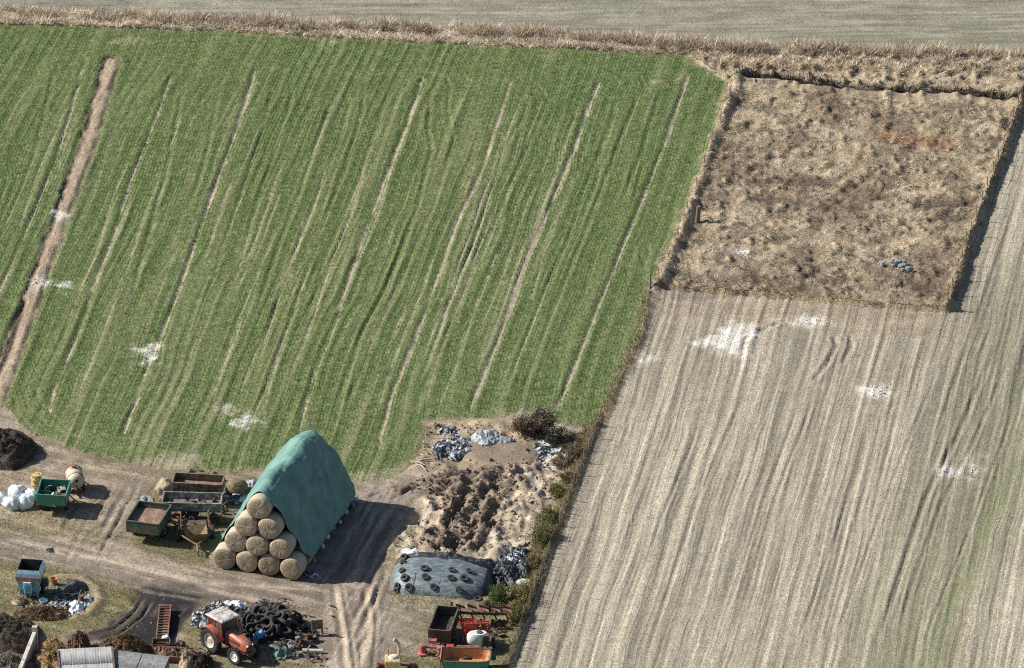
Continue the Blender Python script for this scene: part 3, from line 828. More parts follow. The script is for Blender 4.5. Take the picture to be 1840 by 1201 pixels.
# rough dead grass of the fenced plot
x, y = scatter(520000, (7, 34, 2, 52))
isP = look(reg, x, y) == PAST
bk = np.maximum(np.maximum(np.exp(-(look(dl, x, y) / 0.4) ** 2), np.exp(-(look(dr, x, y) / 0.4) ** 2)), np.exp(-(look(db, x, y) / 0.35) ** 2))
k = (isP | (bk > 0.3)) & (look(C[..., 2], x, y) < 0.40) & vis(x, y) & (rng.random(len(x)) < 0.75 + bk)
x, y, bk = x[k], y[k], bk[k]; n = len(x)
p1 = look(pl, x, y); p2 = look(pm, x, y); rg = look(sd_rough, x, y) > 0
tt = look(tus, x, y)
hay = np.array([0.48, 0.40, 0.27]); brn = np.array([0.185, 0.138, 0.098]); pal = np.array([0.74, 0.64, 0.48])
kd = np.clip((p1 - 0.47 - 0.0035 * (y - 20)) * 5.5 + rng.normal(0, 0.3, n), 0, 1) * np.where(rg, 0.12, 0.8) * (1 - 0.9 * bk)
col = hay * (1 - kd[:, None]) + brn * kd[:, None]
kp = np.clip(rng.normal(0.2, 0.3, n) + 1.2 * (p2 - 0.5) + np.where(rg, 0.35, 0), 0, 1)[:, None]
col = col * (1 - kp * 0.6) + pal * kp * 0.6
ol = sstep(0.55, 0.7, fbm(x / 1.8, y / 2.2, 63, 3)) * 0.35
col = col * (1 - ol[:, None]) + np.array([0.20, 0.18, 0.085]) * ol[:, None]
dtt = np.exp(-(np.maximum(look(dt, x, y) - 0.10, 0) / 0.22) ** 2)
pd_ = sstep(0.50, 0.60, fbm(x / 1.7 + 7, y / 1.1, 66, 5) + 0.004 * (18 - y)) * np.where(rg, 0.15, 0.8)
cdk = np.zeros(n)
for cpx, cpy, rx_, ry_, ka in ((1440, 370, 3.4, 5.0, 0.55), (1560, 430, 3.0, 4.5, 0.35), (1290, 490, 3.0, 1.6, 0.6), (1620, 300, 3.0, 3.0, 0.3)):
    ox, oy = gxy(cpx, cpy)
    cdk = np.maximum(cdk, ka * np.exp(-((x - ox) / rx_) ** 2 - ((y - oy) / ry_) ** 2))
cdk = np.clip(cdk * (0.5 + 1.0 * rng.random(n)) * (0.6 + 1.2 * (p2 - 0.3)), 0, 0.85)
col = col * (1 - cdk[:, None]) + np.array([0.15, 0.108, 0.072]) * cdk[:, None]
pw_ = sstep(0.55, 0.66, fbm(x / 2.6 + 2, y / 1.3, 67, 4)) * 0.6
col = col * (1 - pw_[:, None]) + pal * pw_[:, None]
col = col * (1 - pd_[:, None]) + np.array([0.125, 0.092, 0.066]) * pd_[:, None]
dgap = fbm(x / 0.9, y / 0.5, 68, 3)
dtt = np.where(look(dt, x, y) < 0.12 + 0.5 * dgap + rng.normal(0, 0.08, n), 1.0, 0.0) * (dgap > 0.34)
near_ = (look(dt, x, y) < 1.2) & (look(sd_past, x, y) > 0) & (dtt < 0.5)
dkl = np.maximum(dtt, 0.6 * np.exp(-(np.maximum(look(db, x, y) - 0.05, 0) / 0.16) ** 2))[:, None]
col = col * (1 - 0.96 * dkl) + np.array([0.030, 0.024, 0.018]) * 0.96 * dkl  # near-black blades put the shade along ditch and bottom bank into the colour
col *= rng.uniform(0.6, 1.3, n)[:, None]
az = fbm(x / 1.3, y / 1.6, 64, 3) * 14 + rng.normal(0, 0.5, n)
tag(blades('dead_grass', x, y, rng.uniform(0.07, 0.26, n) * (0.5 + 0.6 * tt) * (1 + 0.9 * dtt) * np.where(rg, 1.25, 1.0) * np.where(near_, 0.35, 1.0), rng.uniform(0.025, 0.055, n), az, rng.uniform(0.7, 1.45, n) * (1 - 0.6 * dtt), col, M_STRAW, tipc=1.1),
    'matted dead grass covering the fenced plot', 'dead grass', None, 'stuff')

# reeds along the far ditch
NC = 2300
cx_ = rng.uniform(-36, 36, NC); back_c = rng.random(NC) < 0.55
cy_ = np.interp(cx_, REED_BASE[:, 0], REED_BASE[:, 1]) + np.where(back_c, rng.normal(0.45, 0.35, NC), rng.uniform(-2.0, -0.5, NC))
lf_c = sstep(-14, -22, cx_)
bigc = fbm(cx_ / 3.0, cy_ * 0, 96, 2)
ch_ = np.where(back_c, rng.uniform(0.30, 0.92, NC) * (0.45 + 0.9 * bigc) * (1 - 0.35 * lf_c), rng.uniform(0.16, 0.42, NC))
cr_ = np.where(back_c, rng.uniform(0.16, 0.42, NC), rng.uniform(0.15, 0.4, NC))
ct_ = np.clip(rng.normal(0.55, 0.28, NC), 0, 1)
gate = (fbm(cx_ / 0.9, cy_ / 0.6, 103, 3) > 0.43) | ~back_c
w_ = np.repeat(np.arange(NC)[gate], 50); n = len(w_)
dx = rng.normal(0, 1, n) * cr_[w_]; dy = rng.normal(0, 1, n) * cr_[w_]
x = cx_[w_] + dx; y = cy_[w_] + dy
rr_ = look(reg, x, y)
k = ((rr_ == BANK) | (rr_ == PAST) | (rr_ == FAR)) & vis(x, y)
x, y, dx, dy, w_ = x[k], y[k], dx[k], dy[k], w_[k]; n = len(x)
az = np.arctan2(dy, dx) + rng.normal(0, 0.5, n)
ln = np.clip(np.hypot(dx, dy) / cr_[w_] * 0.62 + np.abs(rng.normal(0, 0.18, n)), 0, 1.4)
tn = np.clip(ct_[w_] - np.where(back_c[w_], 0.25, -0.1) + rng.normal(0, 0.2, n), 0, 1)[:, None]
col = np.array([0.30, 0.24, 0.175]) * (1 - tn) + np.array([0.80, 0.70, 0.54]) * tn
col[rng.random(n) < 0.10] = np.array([0.26, 0.225, 0.185])
tag(blades('dry_reeds', x, y, ch_[w_] * rng.uniform(0.6, 1.15, n), rng.uniform(0.03, 0.075, n), az, ln, col, M_STRAW, tipc=1.15),
    'ragged tan clumps of dead reed and grass along the ditch at the top', 'reeds', None, 'stuff')

# turf and weeds of the yard
x, y = scatter(420000, (-34, 8, -46, -8))
gv = look(GR, x, y)
k = (rng.random(len(x)) < gv * 0.9) & vis(x, y) & (look(reg, x, y) == YARD)
x, y, gv = x[k], y[k], gv[k]; n = len(x)
q1 = fbm(x / 0.9, y / 1.2, 97, 3)
tg = np.clip((q1 - 0.42) * 4 + rng.normal(0, 0.3, n), 0, 1)[:, None]
col = np.array([0.36, 0.305, 0.165]) * (1 - tg) + np.array([0.185, 0.205, 0.062]) * tg
col *= rng.uniform(0.7, 1.3, n)[:, None]
tag(blades('yard_turf', x, y, rng.uniform(0.05, 0.14, n), rng.uniform(0.03, 0.055, n), rng.random(n) * 6.28, np.abs(rng.normal(0, 0.7, n)), col, M_BLADE),
    'worn olive turf between the lanes of the yard', 'turf', None, 'stuff')

# taller dead weeds on the strip beside the furrowed field and on the fringe of the crop
x, y = scatter(300000, (-5, 16, -48, 16))
s = np.maximum(look(HZ, x, y) * 0.9, np.maximum(np.exp(-(look(dsp, x, y) / 0.32) ** 2), np.exp(-(look(dh_, x, y) / 0.25) ** 2)))
k = (rng.random(len(x)) < s * 0.8) & vis(x, y)
x, y = x[k], y[k]; n = len(x)
q1 = fbm(x / 0.8, y / 1.2, 98, 3); low_ = sstep(-19, -25, y)
tg = np.clip((q1 - 0.45) * 3 + rng.normal(0, 0.25, n) + 0.35 * low_, 0, 1)[:, None]
col = np.array([0.235, 0.170, 0.100]) * (1 - tg) + np.array([0.135, 0.135, 0.045]) * tg
col *= rng.uniform(0.65, 1.25, n)[:, None]
tag(blades('verge_weeds', x, y, rng.uniform(0.12, 0.34, n), rng.uniform(0.025, 0.05, n), rng.random(n) * 6.28, np.abs(rng.normal(0, 0.6, n)), col, M_STRAW),
    'brown and olive weeds on the strip beside the furrowed field', 'weeds', None, 'stuff')
# dead grass in the bed of the cart track
x, y = scatter(120000, (-36, -20, -24, 36))
k = (look(TRK, x, y) > 0.6) & vis(x, y) & (rng.random(len(x)) < 0.7)
x, y = x[k], y[k]; n = len(x)
col = np.array([0.47, 0.385, 0.28]) * rng.uniform(0.6, 1.25, n)[:, None]
tag(blades('track_grass', x, y, rng.uniform(0.05, 0.15, n), rng.uniform(0.02, 0.045, n), rng.random(n) * 6.28, rng.uniform(0.5, 1.3, n), col, M_STRAW),
    'dead straw coloured grass lying in the cart track', 'dead grass', None, 'stuff')

# stubble and clods on the furrowed ground and the far field
x, y = scatter(560000, (-4, 36, -48, 40))
vs_ = look(vs, x, y); dv = (np.round(vs_ / 0.21) * 0.21 + rng.normal(0, 0.035, len(x))) - vs_
x = x + dv * 0.987; y = y - dv * 0.158
k = (look(reg, x, y) == STUBF) & vis(x, y) & (rng.random(len(x)) < 0.28 + 0.7 * (look(s1, x, y) - 0.3)) & (look(C[..., 2], x, y) < 0.4)
x, y = x[k], y[k]
x2 = rng.uniform(-36, 36, 70000); y2 = rng.uniform(36, 56, 70000)
k2 = (look(reg, x2, y2) == FAR) & vis(x2, y2)
far_n = int(k2.sum())
x = np.concatenate([x, x2[k2]]); y = np.concatenate([y, y2[k2]]); n = len(x)
gc = look(C, x, y)
kk = np.clip(rng.normal(0.3, 0.22, n), 0, 1)[:, None]
col = gc * 1.0 * (1 - kk) + np.array([0.39, 0.355, 0.275]) * kk
isg = (rng.random(n) < 0.06)[:, None]
col = np.where(isg, np.array([0.17, 0.19, 0.09]), col)
tag(blades('straw_stubble', x, y, rng.uniform(0.025, 0.06, n), rng.uniform(0.03, 0.06, n), rng.random(n) * 6.28, np.abs(rng.normal(0.5, 0.5, n)), col, M_STRAW, sink=0.01),
    'short pale stubble and clods scattered over the bare fields', 'stubble', None, 'stuff')

# ================================================================ OBJECT HELPERS
def mat_paint(name, col, rust=(0.16, 0.075, 0.035), amt=0.45, rough=0.6, scale=4.0, metal=0.0, dirt=0.42, dust=1.0):
    amt = amt + 0.12
    m, nt, b = newmat(name)
    N = nt.nodes.new; L = nt.links.new
    tc = N('ShaderNodeTexCoord')
    n1 = N('ShaderNodeTexNoise'); n1.inputs['Scale'].default_value = scale; n1.inputs['Detail'].default_value = 7; n1.inputs['Roughness'].default_value = 0.7
    L(tc.outputs['Object'], n1.inputs['Vector'])
    r = N('ShaderNodeMapRange'); r.interpolation_type = 'SMOOTHSTEP'
    r.inputs[1].default_value = 0.72 - amt * 0.35; r.inputs[2].default_value = 0.80 - amt * 0.30
    L(n1.outputs[0], r.inputs[0])
    n2 = N('ShaderNodeTexNoise'); n2.inputs['Scale'].default_value = scale * 3; n2.inputs['Detail'].default_value = 5
    L(tc.outputs['Object'], n2.inputs['Vector'])
    r2 = N('ShaderNodeMapRange'); r2.inputs[1].default_value = 0.25; r2.inputs[2].default_value = 0.75; r2.inputs[3].default_value = 1 - dirt; r2.inputs[4].default_value = 1 + dirt
    L(n2.outputs[0], r2.inputs[0])
    mx = N('ShaderNodeMix'); mx.data_type = 'RGBA'
    mx.inputs[6].default_value = (*col, 1); mx.inputs[7].default_value = (*rust, 1)
    L(r.outputs[0], mx.inputs[0])
    sc = N('ShaderNodeVectorMath'); sc.operation = 'SCALE'
    ge = N('ShaderNodeNewGeometry'); sz = N('ShaderNodeSeparateXYZ'); L(ge.outputs['Normal'], sz.inputs[0])
    n4 = N('ShaderNodeTexNoise'); n4.inputs['Scale'].default_value = 1.7; n4.inputs['Detail'].default_value = 5; L(tc.outputs['Object'], n4.inputs['Vector'])
    ru = N('ShaderNodeMapRange'); ru.inputs[1].default_value = -0.2; ru.inputs[2].default_value = 1.0; ru.inputs[3].default_value = 0.12 * dust; ru.inputs[4].default_value = 0.55 * dust; L(sz.outputs[2], ru.inputs[0])
    rn = N('ShaderNodeMapRange'); rn.inputs[1].default_value = 0.35; rn.inputs[2].default_value = 0.65; L(n4.outputs[0], rn.inputs[0])
    du = N('ShaderNodeMath'); du.operation = 'MULTIPLY'; L(ru.outputs[0], du.inputs[0]); L(rn.outputs[0], du.inputs[1])
    md_ = N('ShaderNodeMix'); md_.data_type = 'RGBA'; md_.inputs[7].default_value = (0.21, 0.175, 0.13, 1)
    L(du.outputs[0], md_.inputs[0]); L(mx.outputs[2], md_.inputs[6])
    L(md_.outputs[2], sc.inputs[0]); L(r2.outputs[0], sc.inputs['Scale'])
    L(sc.outputs[0], b.inputs['Base Color'])
    b.inputs['Roughness'].default_value = rough
    b.inputs['Metallic'].default_value = metal
    bp = N('ShaderNodeBump'); bp.inputs['Strength'].default_value = 0.35; bp.inputs['Distance'].default_value = 0.02
    L(n2.outputs[0], bp.inputs['Height']); L(bp.outputs[0], b.inputs['Normal'])
    return m


def mat_two(name, a, c, scale=3.0, lo=0.45, hi=0.55, rough=0.55, bump=0.5, stretch=(1, 1, 1), detail=6):
    """two colours in patches (crumpled film, straw, stone)"""
    m, nt, b = newmat(name)
    N = nt.nodes.new; L = nt.links.new
    tc = N('ShaderNodeTexCoord'); mp = N('ShaderNodeMapping'); mp.inputs['Scale'].default_value = stretch
    L(tc.outputs['Object'], mp.inputs['Vector'])
    n1 = N('ShaderNodeTexNoise'); n1.inputs['Scale'].default_value = scale; n1.inputs['Detail'].default_value = detail; n1.inputs['Roughness'].default_value = 0.65
    n1.inputs['Distortion'].default_value = 0.6
    L(mp.outputs[0], n1.inputs['Vector'])
    r = N('ShaderNodeMapRange'); r.interpolation_type = 'SMOOTHSTEP'; r.inputs[1].default_value = lo; r.inputs[2].default_value = hi
    L(n1.outputs[0], r.inputs[0])
    mx = N('ShaderNodeMix'); mx.data_type = 'RGBA'
    mx.inputs[6].default_value = (*a, 1); mx.inputs[7].default_value = (*c, 1)
    L(r.outputs[0], mx.inputs[0]); L(mx.outputs[2], b.inputs['Base Color'])
    b.inputs['Roughness'].default_value = rough
    n2 = N('ShaderNodeTexNoise'); n2.inputs['Scale'].default_value = scale * 3.5; n2.inputs['Detail'].default_value = 5
    L(mp.outputs[0], n2.inputs['Vector'])
    bp = N('ShaderNodeBump'); bp.inputs['Strength'].default_value = bump; bp.inputs['Distance'].default_value = 0.05
    L(n2.outputs[0], bp.inputs['Height']); L(bp.outputs[0], b.inputs['Normal'])
    return m


M = {
    'rubber': mat_paint('rubber', (0.016, 0.016, 0.017), (0.045, 0.040, 0.034), 0.3, 0.85, dust=0.25),
    'dark': mat_paint('grimy_steel', (0.030, 0.026, 0.023), (0.10, 0.055, 0.03), 0.5, 0.7),
    'rust': mat_paint('rusty_steel', (0.17, 0.075, 0.042), (0.075, 0.042, 0.028), 0.7, 0.85),
    'rustred': mat_paint('red_rusty_steel', (0.24, 0.075, 0.05), (0.11, 0.05, 0.03), 0.7, 0.85),
    'tgreen': mat_paint('green_trailer_paint', (0.016, 0.20, 0.135), (0.07, 0.075, 0.055), 0.45, 0.5),
    'ogreen': mat_paint('old_green_paint', (0.014, 0.068, 0.044), (0.10, 0.075, 0.052), 0.6, 0.75),
    'grey': mat_paint('grey_galvanised', (0.30, 0.31, 0.31), (0.12, 0.11, 0.10), 0.75, 0.6),
    'brown': mat_paint('brown_old_boards', (0.085, 0.055, 0.038), (0.17, 0.13, 0.09), 0.75, 0.9),
    'load': mat_two('dry_muck', (0.16, 0.095, 0.065), (0.27, 0.185, 0.13), 5, 0.4, 0.65, 0.95),
    'red': mat_paint('red_paint', (0.42, 0.030, 0.025), (0.16, 0.05, 0.035), 0.45, 0.5),
    'tractor': mat_paint('tractor_orange_red', (0.42, 0.090, 0.042), (0.20, 0.085, 0.055), 0.5, 0.5),
    'pink': mat_paint('faded_red_paint', (0.44, 0.11, 0.11), (0.16, 0.06, 0.045), 0.6, 0.6),
    'white': mat_paint('white_plastic', (0.72, 0.72, 0.70), (0.32, 0.31, 0.28), 0.4, 0.45),
    'cream': mat_paint('cream_paint', (0.62, 0.52, 0.34), (0.25, 0.15, 0.08), 0.5, 0.55),
    'yellow': mat_paint('faded_yellow_paint', (0.58, 0.44, 0.17), (0.27, 0.16, 0.08), 0.45, 0.55),
    'orange': mat_paint('tan_orange_paint', (0.50, 0.23, 0.085), (0.30, 0.13, 0.06), 0.5, 0.6),
    'blue': mat_paint('pale_blue_paint', (0.46, 0.72, 0.82), (0.36, 0.52, 0.58), 0.25, 0.5, 3.0),
    'blue2': mat_paint('mid_blue_paint', (0.16, 0.44, 0.58), (0.20, 0.12, 0.08), 0.45, 0.55, 3.0),
    'oband': mat_paint('orange_band', (0.50, 0.17, 0.075), (0.22, 0.10, 0.06), 0.5, 0.6),
    'bsack': mat_paint('blue_plastic', (0.06, 0.27, 0.62), (0.10, 0.20, 0.35), 0.2, 0.5),
    'glass': mat_paint('dusty_cab_glass', (0.025, 0.028, 0.028), (0.09, 0.08, 0.065), 0.35, 0.2),
    'roofw': mat_paint('faded_white_roof', (0.56, 0.53, 0.50), (0.22, 0.19, 0.165), 0.45, 0.6),
    'rim': mat_paint('cream_rim', (0.56, 0.50, 0.38), (0.28, 0.21, 0.14), 0.45, 0.6),
    'rimw': mat_paint('white_rim', (0.74, 0.72, 0.66), (0.40, 0.34, 0.26), 0.35, 0.6),
    'concrete': mat_two('pale_concrete', (0.52, 0.48, 0.42), (0.36, 0.32, 0.27), 4, 0.4, 0.65, 0.9),
    'film': mat_two('black_and_white_film', (0.020, 0.022, 0.026), (0.46, 0.50, 0.52), 3.4, 0.50, 0.60, 0.35, 0.7),
    'filmw': mat_two('white_film', (0.66, 0.68, 0.70), (0.34, 0.38, 0.42), 3.0, 0.45, 0.75, 0.4, 0.5),
    'filmg': mat_two('grey_film', (0.13, 0.15, 0.165), (0.36, 0.38, 0.385), 3.5, 0.4, 0.65, 0.4, 0.6),
    'filmb': mat_two('black_film', (0.016, 0.017, 0.019), (0.12, 0.13, 0.145), 4.5, 0.5, 0.7, 0.35, 0.8),
    'sheet': mat_two('grey_blue_sheet', (0.085, 0.108, 0.118), (0.205, 0.235, 0.240), 2.0, 0.38, 0.64, 0.34, 0.7, (1, 3.5, 1)),
    'muck': mat_two('dark_muck', (0.030, 0.024, 0.019), (0.085, 0.062, 0.046), 4.0, 0.42, 0.68, 0.95, 1.0),
    'muckg': mat_two('grey_brown_muck', (0.13, 0.115, 0.095), (0.055, 0.046, 0.038), 4.0, 0.42, 0.68, 0.95, 1.0),
    'strawh': mat_two('golden_straw', (0.34, 0.22, 0.105), (0.15, 0.088, 0.042), 5.0, 0.42, 0.68, 0.95, 1.0),
    'hayd': mat_two('brown_hay', (0.135, 0.080, 0.038), (0.055, 0.036, 0.022), 4.0, 0.40, 0.62, 0.95, 1.0),
    'haym': mat_two('weathered_hay', (0.215, 0.165, 0.105), (0.13, 0.10, 0.068), 7.0, 0.35, 0.65, 0.95, 0.8),
    'sandh': mat_two('pale_sand', (0.42, 0.335, 0.235), (0.28, 0.22, 0.15), 5.0, 0.35, 0.7, 0.95, 0.9),
    'stone': mat_two('grey_stone', (0.34, 0.345, 0.33), (0.16, 0.16, 0.15), 5.0, 0.35, 0.7, 0.85, 0.5),
    'chalk': mat_two('white_lime', (0.60, 0.575, 0.52), (0.44, 0.41, 0.35), 6.0, 0.4, 0.7, 0.95, 0.6),
    'wood': mat_two('weathered_wood', (0.24, 0.20, 0.155), (0.13, 0.105, 0.08), 6, 0.4, 0.65, 0.9, 0.5, (1, 1, 0.2)),
    'net': mat_paint('teal_netting', (0.045, 0.16, 0.13), (0.16, 0.24, 0.21), 0.6, 0.7),
    'wire': mat_paint('fence_wire', (0.18, 0.17, 0.16), (0.12, 0.07, 0.05), 0.4, 0.5),
}


class MB:
    def __init__(self):
        self.v = []; self.f = []; self.m = []

    def add(self, vs, fs, mi=0):
        o = len(self.v)
        self.v += [tuple(q) for q in vs]
        self.f += [tuple(i + o for i in f) for f in fs]
        self.m += [mi] * len(fs)
        return self

    def box(self, c, s, rot=(0, 0, 0), mi=0, taper=(1, 1)):
        """taper scales the top in x and y"""
        hx, hy, hz = s[0] / 2, s[1] / 2, s[2] / 2
        Mr = Euler(rot).to_matrix(); c = Vector(c)
        bv = min(hx, hy, hz) * 0.12
        vs = []
        for z, k in ((-hz, (1, 1)), (hz, taper)):
            for sx, sy in ((-1, -1), (1, -1), (1, 1), (-1, 1)):
                vs.append(c + Mr @ Vector((sx * hx * k[0], sy * hy * k[1], z)))
        return self.add(vs, [(3, 2, 1, 0), (4, 5, 6, 7), (0, 1, 5, 4), (1, 2, 6, 5), (2, 3, 7, 6), (3, 0, 4, 7)], mi)

    def tube(self, pts, r, n=8, mi=0, cap=True):
        """a bar through points; r one radius or one for each point"""
        pts = [Vector(p) for p in pts]
        rs = r if isinstance(r, (list, tuple)) else [r] * len(pts)
        rings = []
        for i, p in enumerate(pts):
            d = (pts[min(i + 1, len(pts) - 1)] - pts[max(i - 1, 0)]).normalized()
            up = Vector((0, 0, 1)) if abs(d.z) < 0.9 else Vector((1, 0, 0))
            a = d.cross(up).normalized(); b = d.cross(a)
            rings.append([p + (a * math.cos(2 * math.pi * k / n) + b * math.sin(2 * math.pi * k / n)) * rs[i] for k in range(n)])
        vs = [q for g in rings for q in g]; fs = []
        for i in range(len(rings) - 1):
            for k in range(n):
                k2 = (k + 1) % n
                fs.append((i * n + k, i * n + k2, (i + 1) * n + k2, (i + 1) * n + k))
        if cap:
            fs.append(tuple(range(n - 1, -1, -1))); e_ = (len(rings) - 1) * n
            fs.append(tuple(e_ + k for k in range(n)))
        return self.add(vs, fs, mi)

    def lathe(self, prof, origin=(0, 0, 0), axis='y', n=20, mi=0, close=False):
        """profile of (radius, along) turned round an axis"""
        vs = []; o = Vector(origin)
        for r, t in prof:
            for k in range(n):
                a = 2 * math.pi * k / n
                c, s = r * math.cos(a), r * math.sin(a)
                q = {'x': (t, c, s), 'y': (c, t, s), 'z': (c, s, t)}[axis]
                vs.append(o + Vector(q))
        fs = []; L = len(prof)
        for i in range(L if close else L - 1):
            j = (i + 1) % L
            for k in range(n):
                k2 = (k + 1) % n
                fs.append((i * n + k, i * n + k2, j * n + k2, j * n + k))
        return self.add(vs, fs, mi)

    def loft(self, rings, mi=0, cap=(True, True)):
        n = len(rings[0]); vs = [q for g in rings for q in g]; fs = []
        for i in range(len(rings) - 1):
            for k in range(n):
                k2 = (k + 1) % n
                fs.append((i * n + k, i * n + k2, (i + 1) * n + k2, (i + 1) * n + k))
        if cap[0]: fs.append(tuple(range(n - 1, -1, -1)))
        if cap[1]: fs.append(tuple((len(rings) - 1) * n + k for k in range(n)))
        return self.add(vs, fs, mi)

    def mesh(self, name, smooth=False, bevel=0.0, fix=True):
        me = bpy.data.meshes.new(name)
        me.from_pydata([tuple(v) for v in self.v], [], self.f)
        me.polygons.foreach_set('material_index', self.m)
        if fix:
            import bmesh
            bm = bmesh.new(); bm.from_mesh(me)
            bmesh.ops.recalc_face_normals(bm, faces=bm.faces)
            if bevel:
                bmesh.ops.bevel(bm, geom=list(bm.edges), offset=bevel, segments=1, affect='EDGES', clamp_overlap=True)
            bm.to_mesh(me); bm.free()
        if smooth:
            me.polygons.foreach_set('use_smooth', [True] * len(me.polygons))
            try:
                me.set_sharp_from_angle(angle=R(40))
            except Exception:
                pass
        me.update()
        return me

    def build(self, name, mat, parent=None, smooth=False, bevel=0.0):
        return link(name, self.mesh(name, smooth, bevel), mat, parent)


def at(px, py, dz=0.0):
    x, y = gxy(px, py)
    x = float(x); y = float(y)
    return Vector((x, y, float(hgt(x, y)) + dz))


def head(p, q):
    a = gxy(*p); b = gxy(*q)
    return math.atan2(float(b[1] - a[1]), float(b[0] - a[0]))


def thing(name, label, cat, loc, rz=0.0, group=None, tilt=(0, 0)):
    o = bpy.data.objects.new(name, None)
    o.empty_display_size = 0.3
    COL.objects.link(o)
    o.location = loc; o.rotation_euler = (tilt[0], tilt[1], rz)
    tag(o, label, cat, group)
    return o


TYRES = {}


def tyre_mesh(r, w, hub=0.55, n=22):
    key = ('tyre', r, w, hub)
    if key not in TYRES:
        h = w / 2; ri = r * hub
        prof = [(ri, -h * 0.7), (ri + (r - ri) * 0.45, -h), (r * 0.94, -h * 0.9), (r, -h * 0.55), (r, h * 0.55), (r * 0.94, h * 0.9), (ri + (r - ri) * 0.45, h), (ri, h * 0.7), (ri * 0.98, 0)]
        b = MB().lathe(prof, (0, 0, 0), 'y', n, 0, True)
        TYRES[key] = b.mesh('tyre', True)
        TYRES[key].materials.append(M['rubber'])
    return TYRES[key]


def rim_mesh(r, w, mat, n=16):
    key = ('rim', r, w, mat.name)
    if key not in TYRES:
        h = w / 2
        b = MB().lathe([(0.001, -h * 0.35), (r * 0.3, -h * 0.4), (r * 0.42, -h * 0.2), (r * 0.8, -h * 0.25), (r * 0.98, -h * 0.8), (r * 0.98, h * 0.8), (r * 0.8, h * 0.25), (r * 0.42, h * 0.2), (r * 0.3, h * 0.4), (0.001, h * 0.35)], (0, 0, 0), 'y', n)
        TYRES[key] = b.mesh('rim', True); TYRES[key].materials.append(mat)
    return TYRES[key]


def wheel(parent, x, y, r, w, rimmat, steer=0.0, lugs=False, hub=0.55, z=None):
    """a part named wheel with a sub-part rim; axle along local y"""
    o = bpy.data.objects.new('wheel', tyre_mesh(r, w, hub)); COL.objects.link(o)
    o.parent = parent; o.location = (x, y, r if z is None else z); o.rotation_euler = (0, 0, steer)
    q = bpy.data.objects.new('rim', rim_mesh(r * hub, w, rimmat)); COL.objects.link(q)
    q.parent = o
    if lugs:
        b = MB()
        for k in range(18):
            a = 2 * math.pi * k / 18
            for s in (-1, 1):
                aa = a + (0.17 if s > 0 else 0)
                b.box((math.cos(aa) * r * 1.005, s * w * 0.24, math.sin(aa) * r * 1.005), (0.05, w * 0.5, 0.045), (0, -aa, s * 0.5))
        b.build('tread_lugs', M['rubber'], o)
    return o


def rect(hx, hy, z, cx=0, cy=0):
    return [(cx - hx, cy - hy, z), (cx + hx, cy - hy, z), (cx + hx, cy + hy, z), (cx - hx, cy + hy, z)]


def pile_mesh(name, rx, ry, h, seed, rough=0.35, freq=1.6, n=26, flat=1.5, sharp=False, spill=0.0):
    """a heap: round plan with an uneven outline and lumps; origin at its foot"""
    rs = np.random.default_rng(seed)
    nr, na = n, n * 2
    t = np.linspace(0, 1, nr + 1)[1:]; a = np.linspace(0, 2 * math.pi, na, endpoint=False)
    T, A = np.meshgrid(t, a, indexing='ij')
    edge = 1 + 0.5 * (fbm(np.cos(A) * 1.6 + seed, np.sin(A) * 1.6 + seed * 0.7, seed % 50, 3) - 0.5)
    x = np.cos(A) * T * rx * edge; y = np.sin(A) * T * ry * edge
    nz = fbm(x * freq + seed * 3.1, y * freq + 5, seed % 40, 4)
    rg = 1 - np.abs(2 * fbm(x * freq * 1.5 + seed, y * freq * 1.5, (seed + 9) % 40, 4) - 1)
    env = (1 - T ** 2) ** (1 / flat)
    z = h * env * (1 + rough * 1.6 * (nz - 0.5)) + h * rough * (rg - 0.75) * (np.minimum(1, (1 - T) * 5)) * (1.2 if sharp else 0.6)
    z = np.where(T > 0.97, -0.12, z)
    V = np.concatenate([[[0, 0, z[0].mean()]], np.stack([x, y, z], -1).reshape(-1, 3)])
    F = []
    for k in range(na):
        F.append((0, 1 + k, 1 + (k + 1) % na))
    for i in range(nr - 1):
        for k in range(na):
            k2 = (k + 1) % na
            F.append((1 + i * na + k, 1 + (i + 1) * na + k, 1 + (i + 1) * na + k2, 1 + i * na + k2))
    me = bpy.data.meshes.new(name)
    me.from_pydata([tuple(map(float, v)) for v in V], [], F)
    if not sharp:
        me.polygons.foreach_set('use_smooth', [True] * len(F))
    me.update()
    return me


FZ = {'muck': ((0.035, 0.028, 0.022), (0.15, 0.115, 0.08), 2600, 0.12), 'muckg': ((0.09, 0.08, 0.065), (0.26, 0.22, 0.165), 2600, 0.12), 'strawh': ((0.20, 0.125, 0.06), (0.52, 0.37, 0.19), 2600, 0.16),
      'hayd': ((0.06, 0.04, 0.024), (0.26, 0.165, 0.085), 2200, 0.16), 'haym': ((0.16, 0.12, 0.08), (0.34, 0.27, 0.18), 500, 0.12), 'sandh': ((0.30, 0.235, 0.155), (0.52, 0.42, 0.28), 500, 0.12), 'rust': ((0.12, 0.06, 0.035), (0.24, 0.12, 0.075), 700, 0.16)}


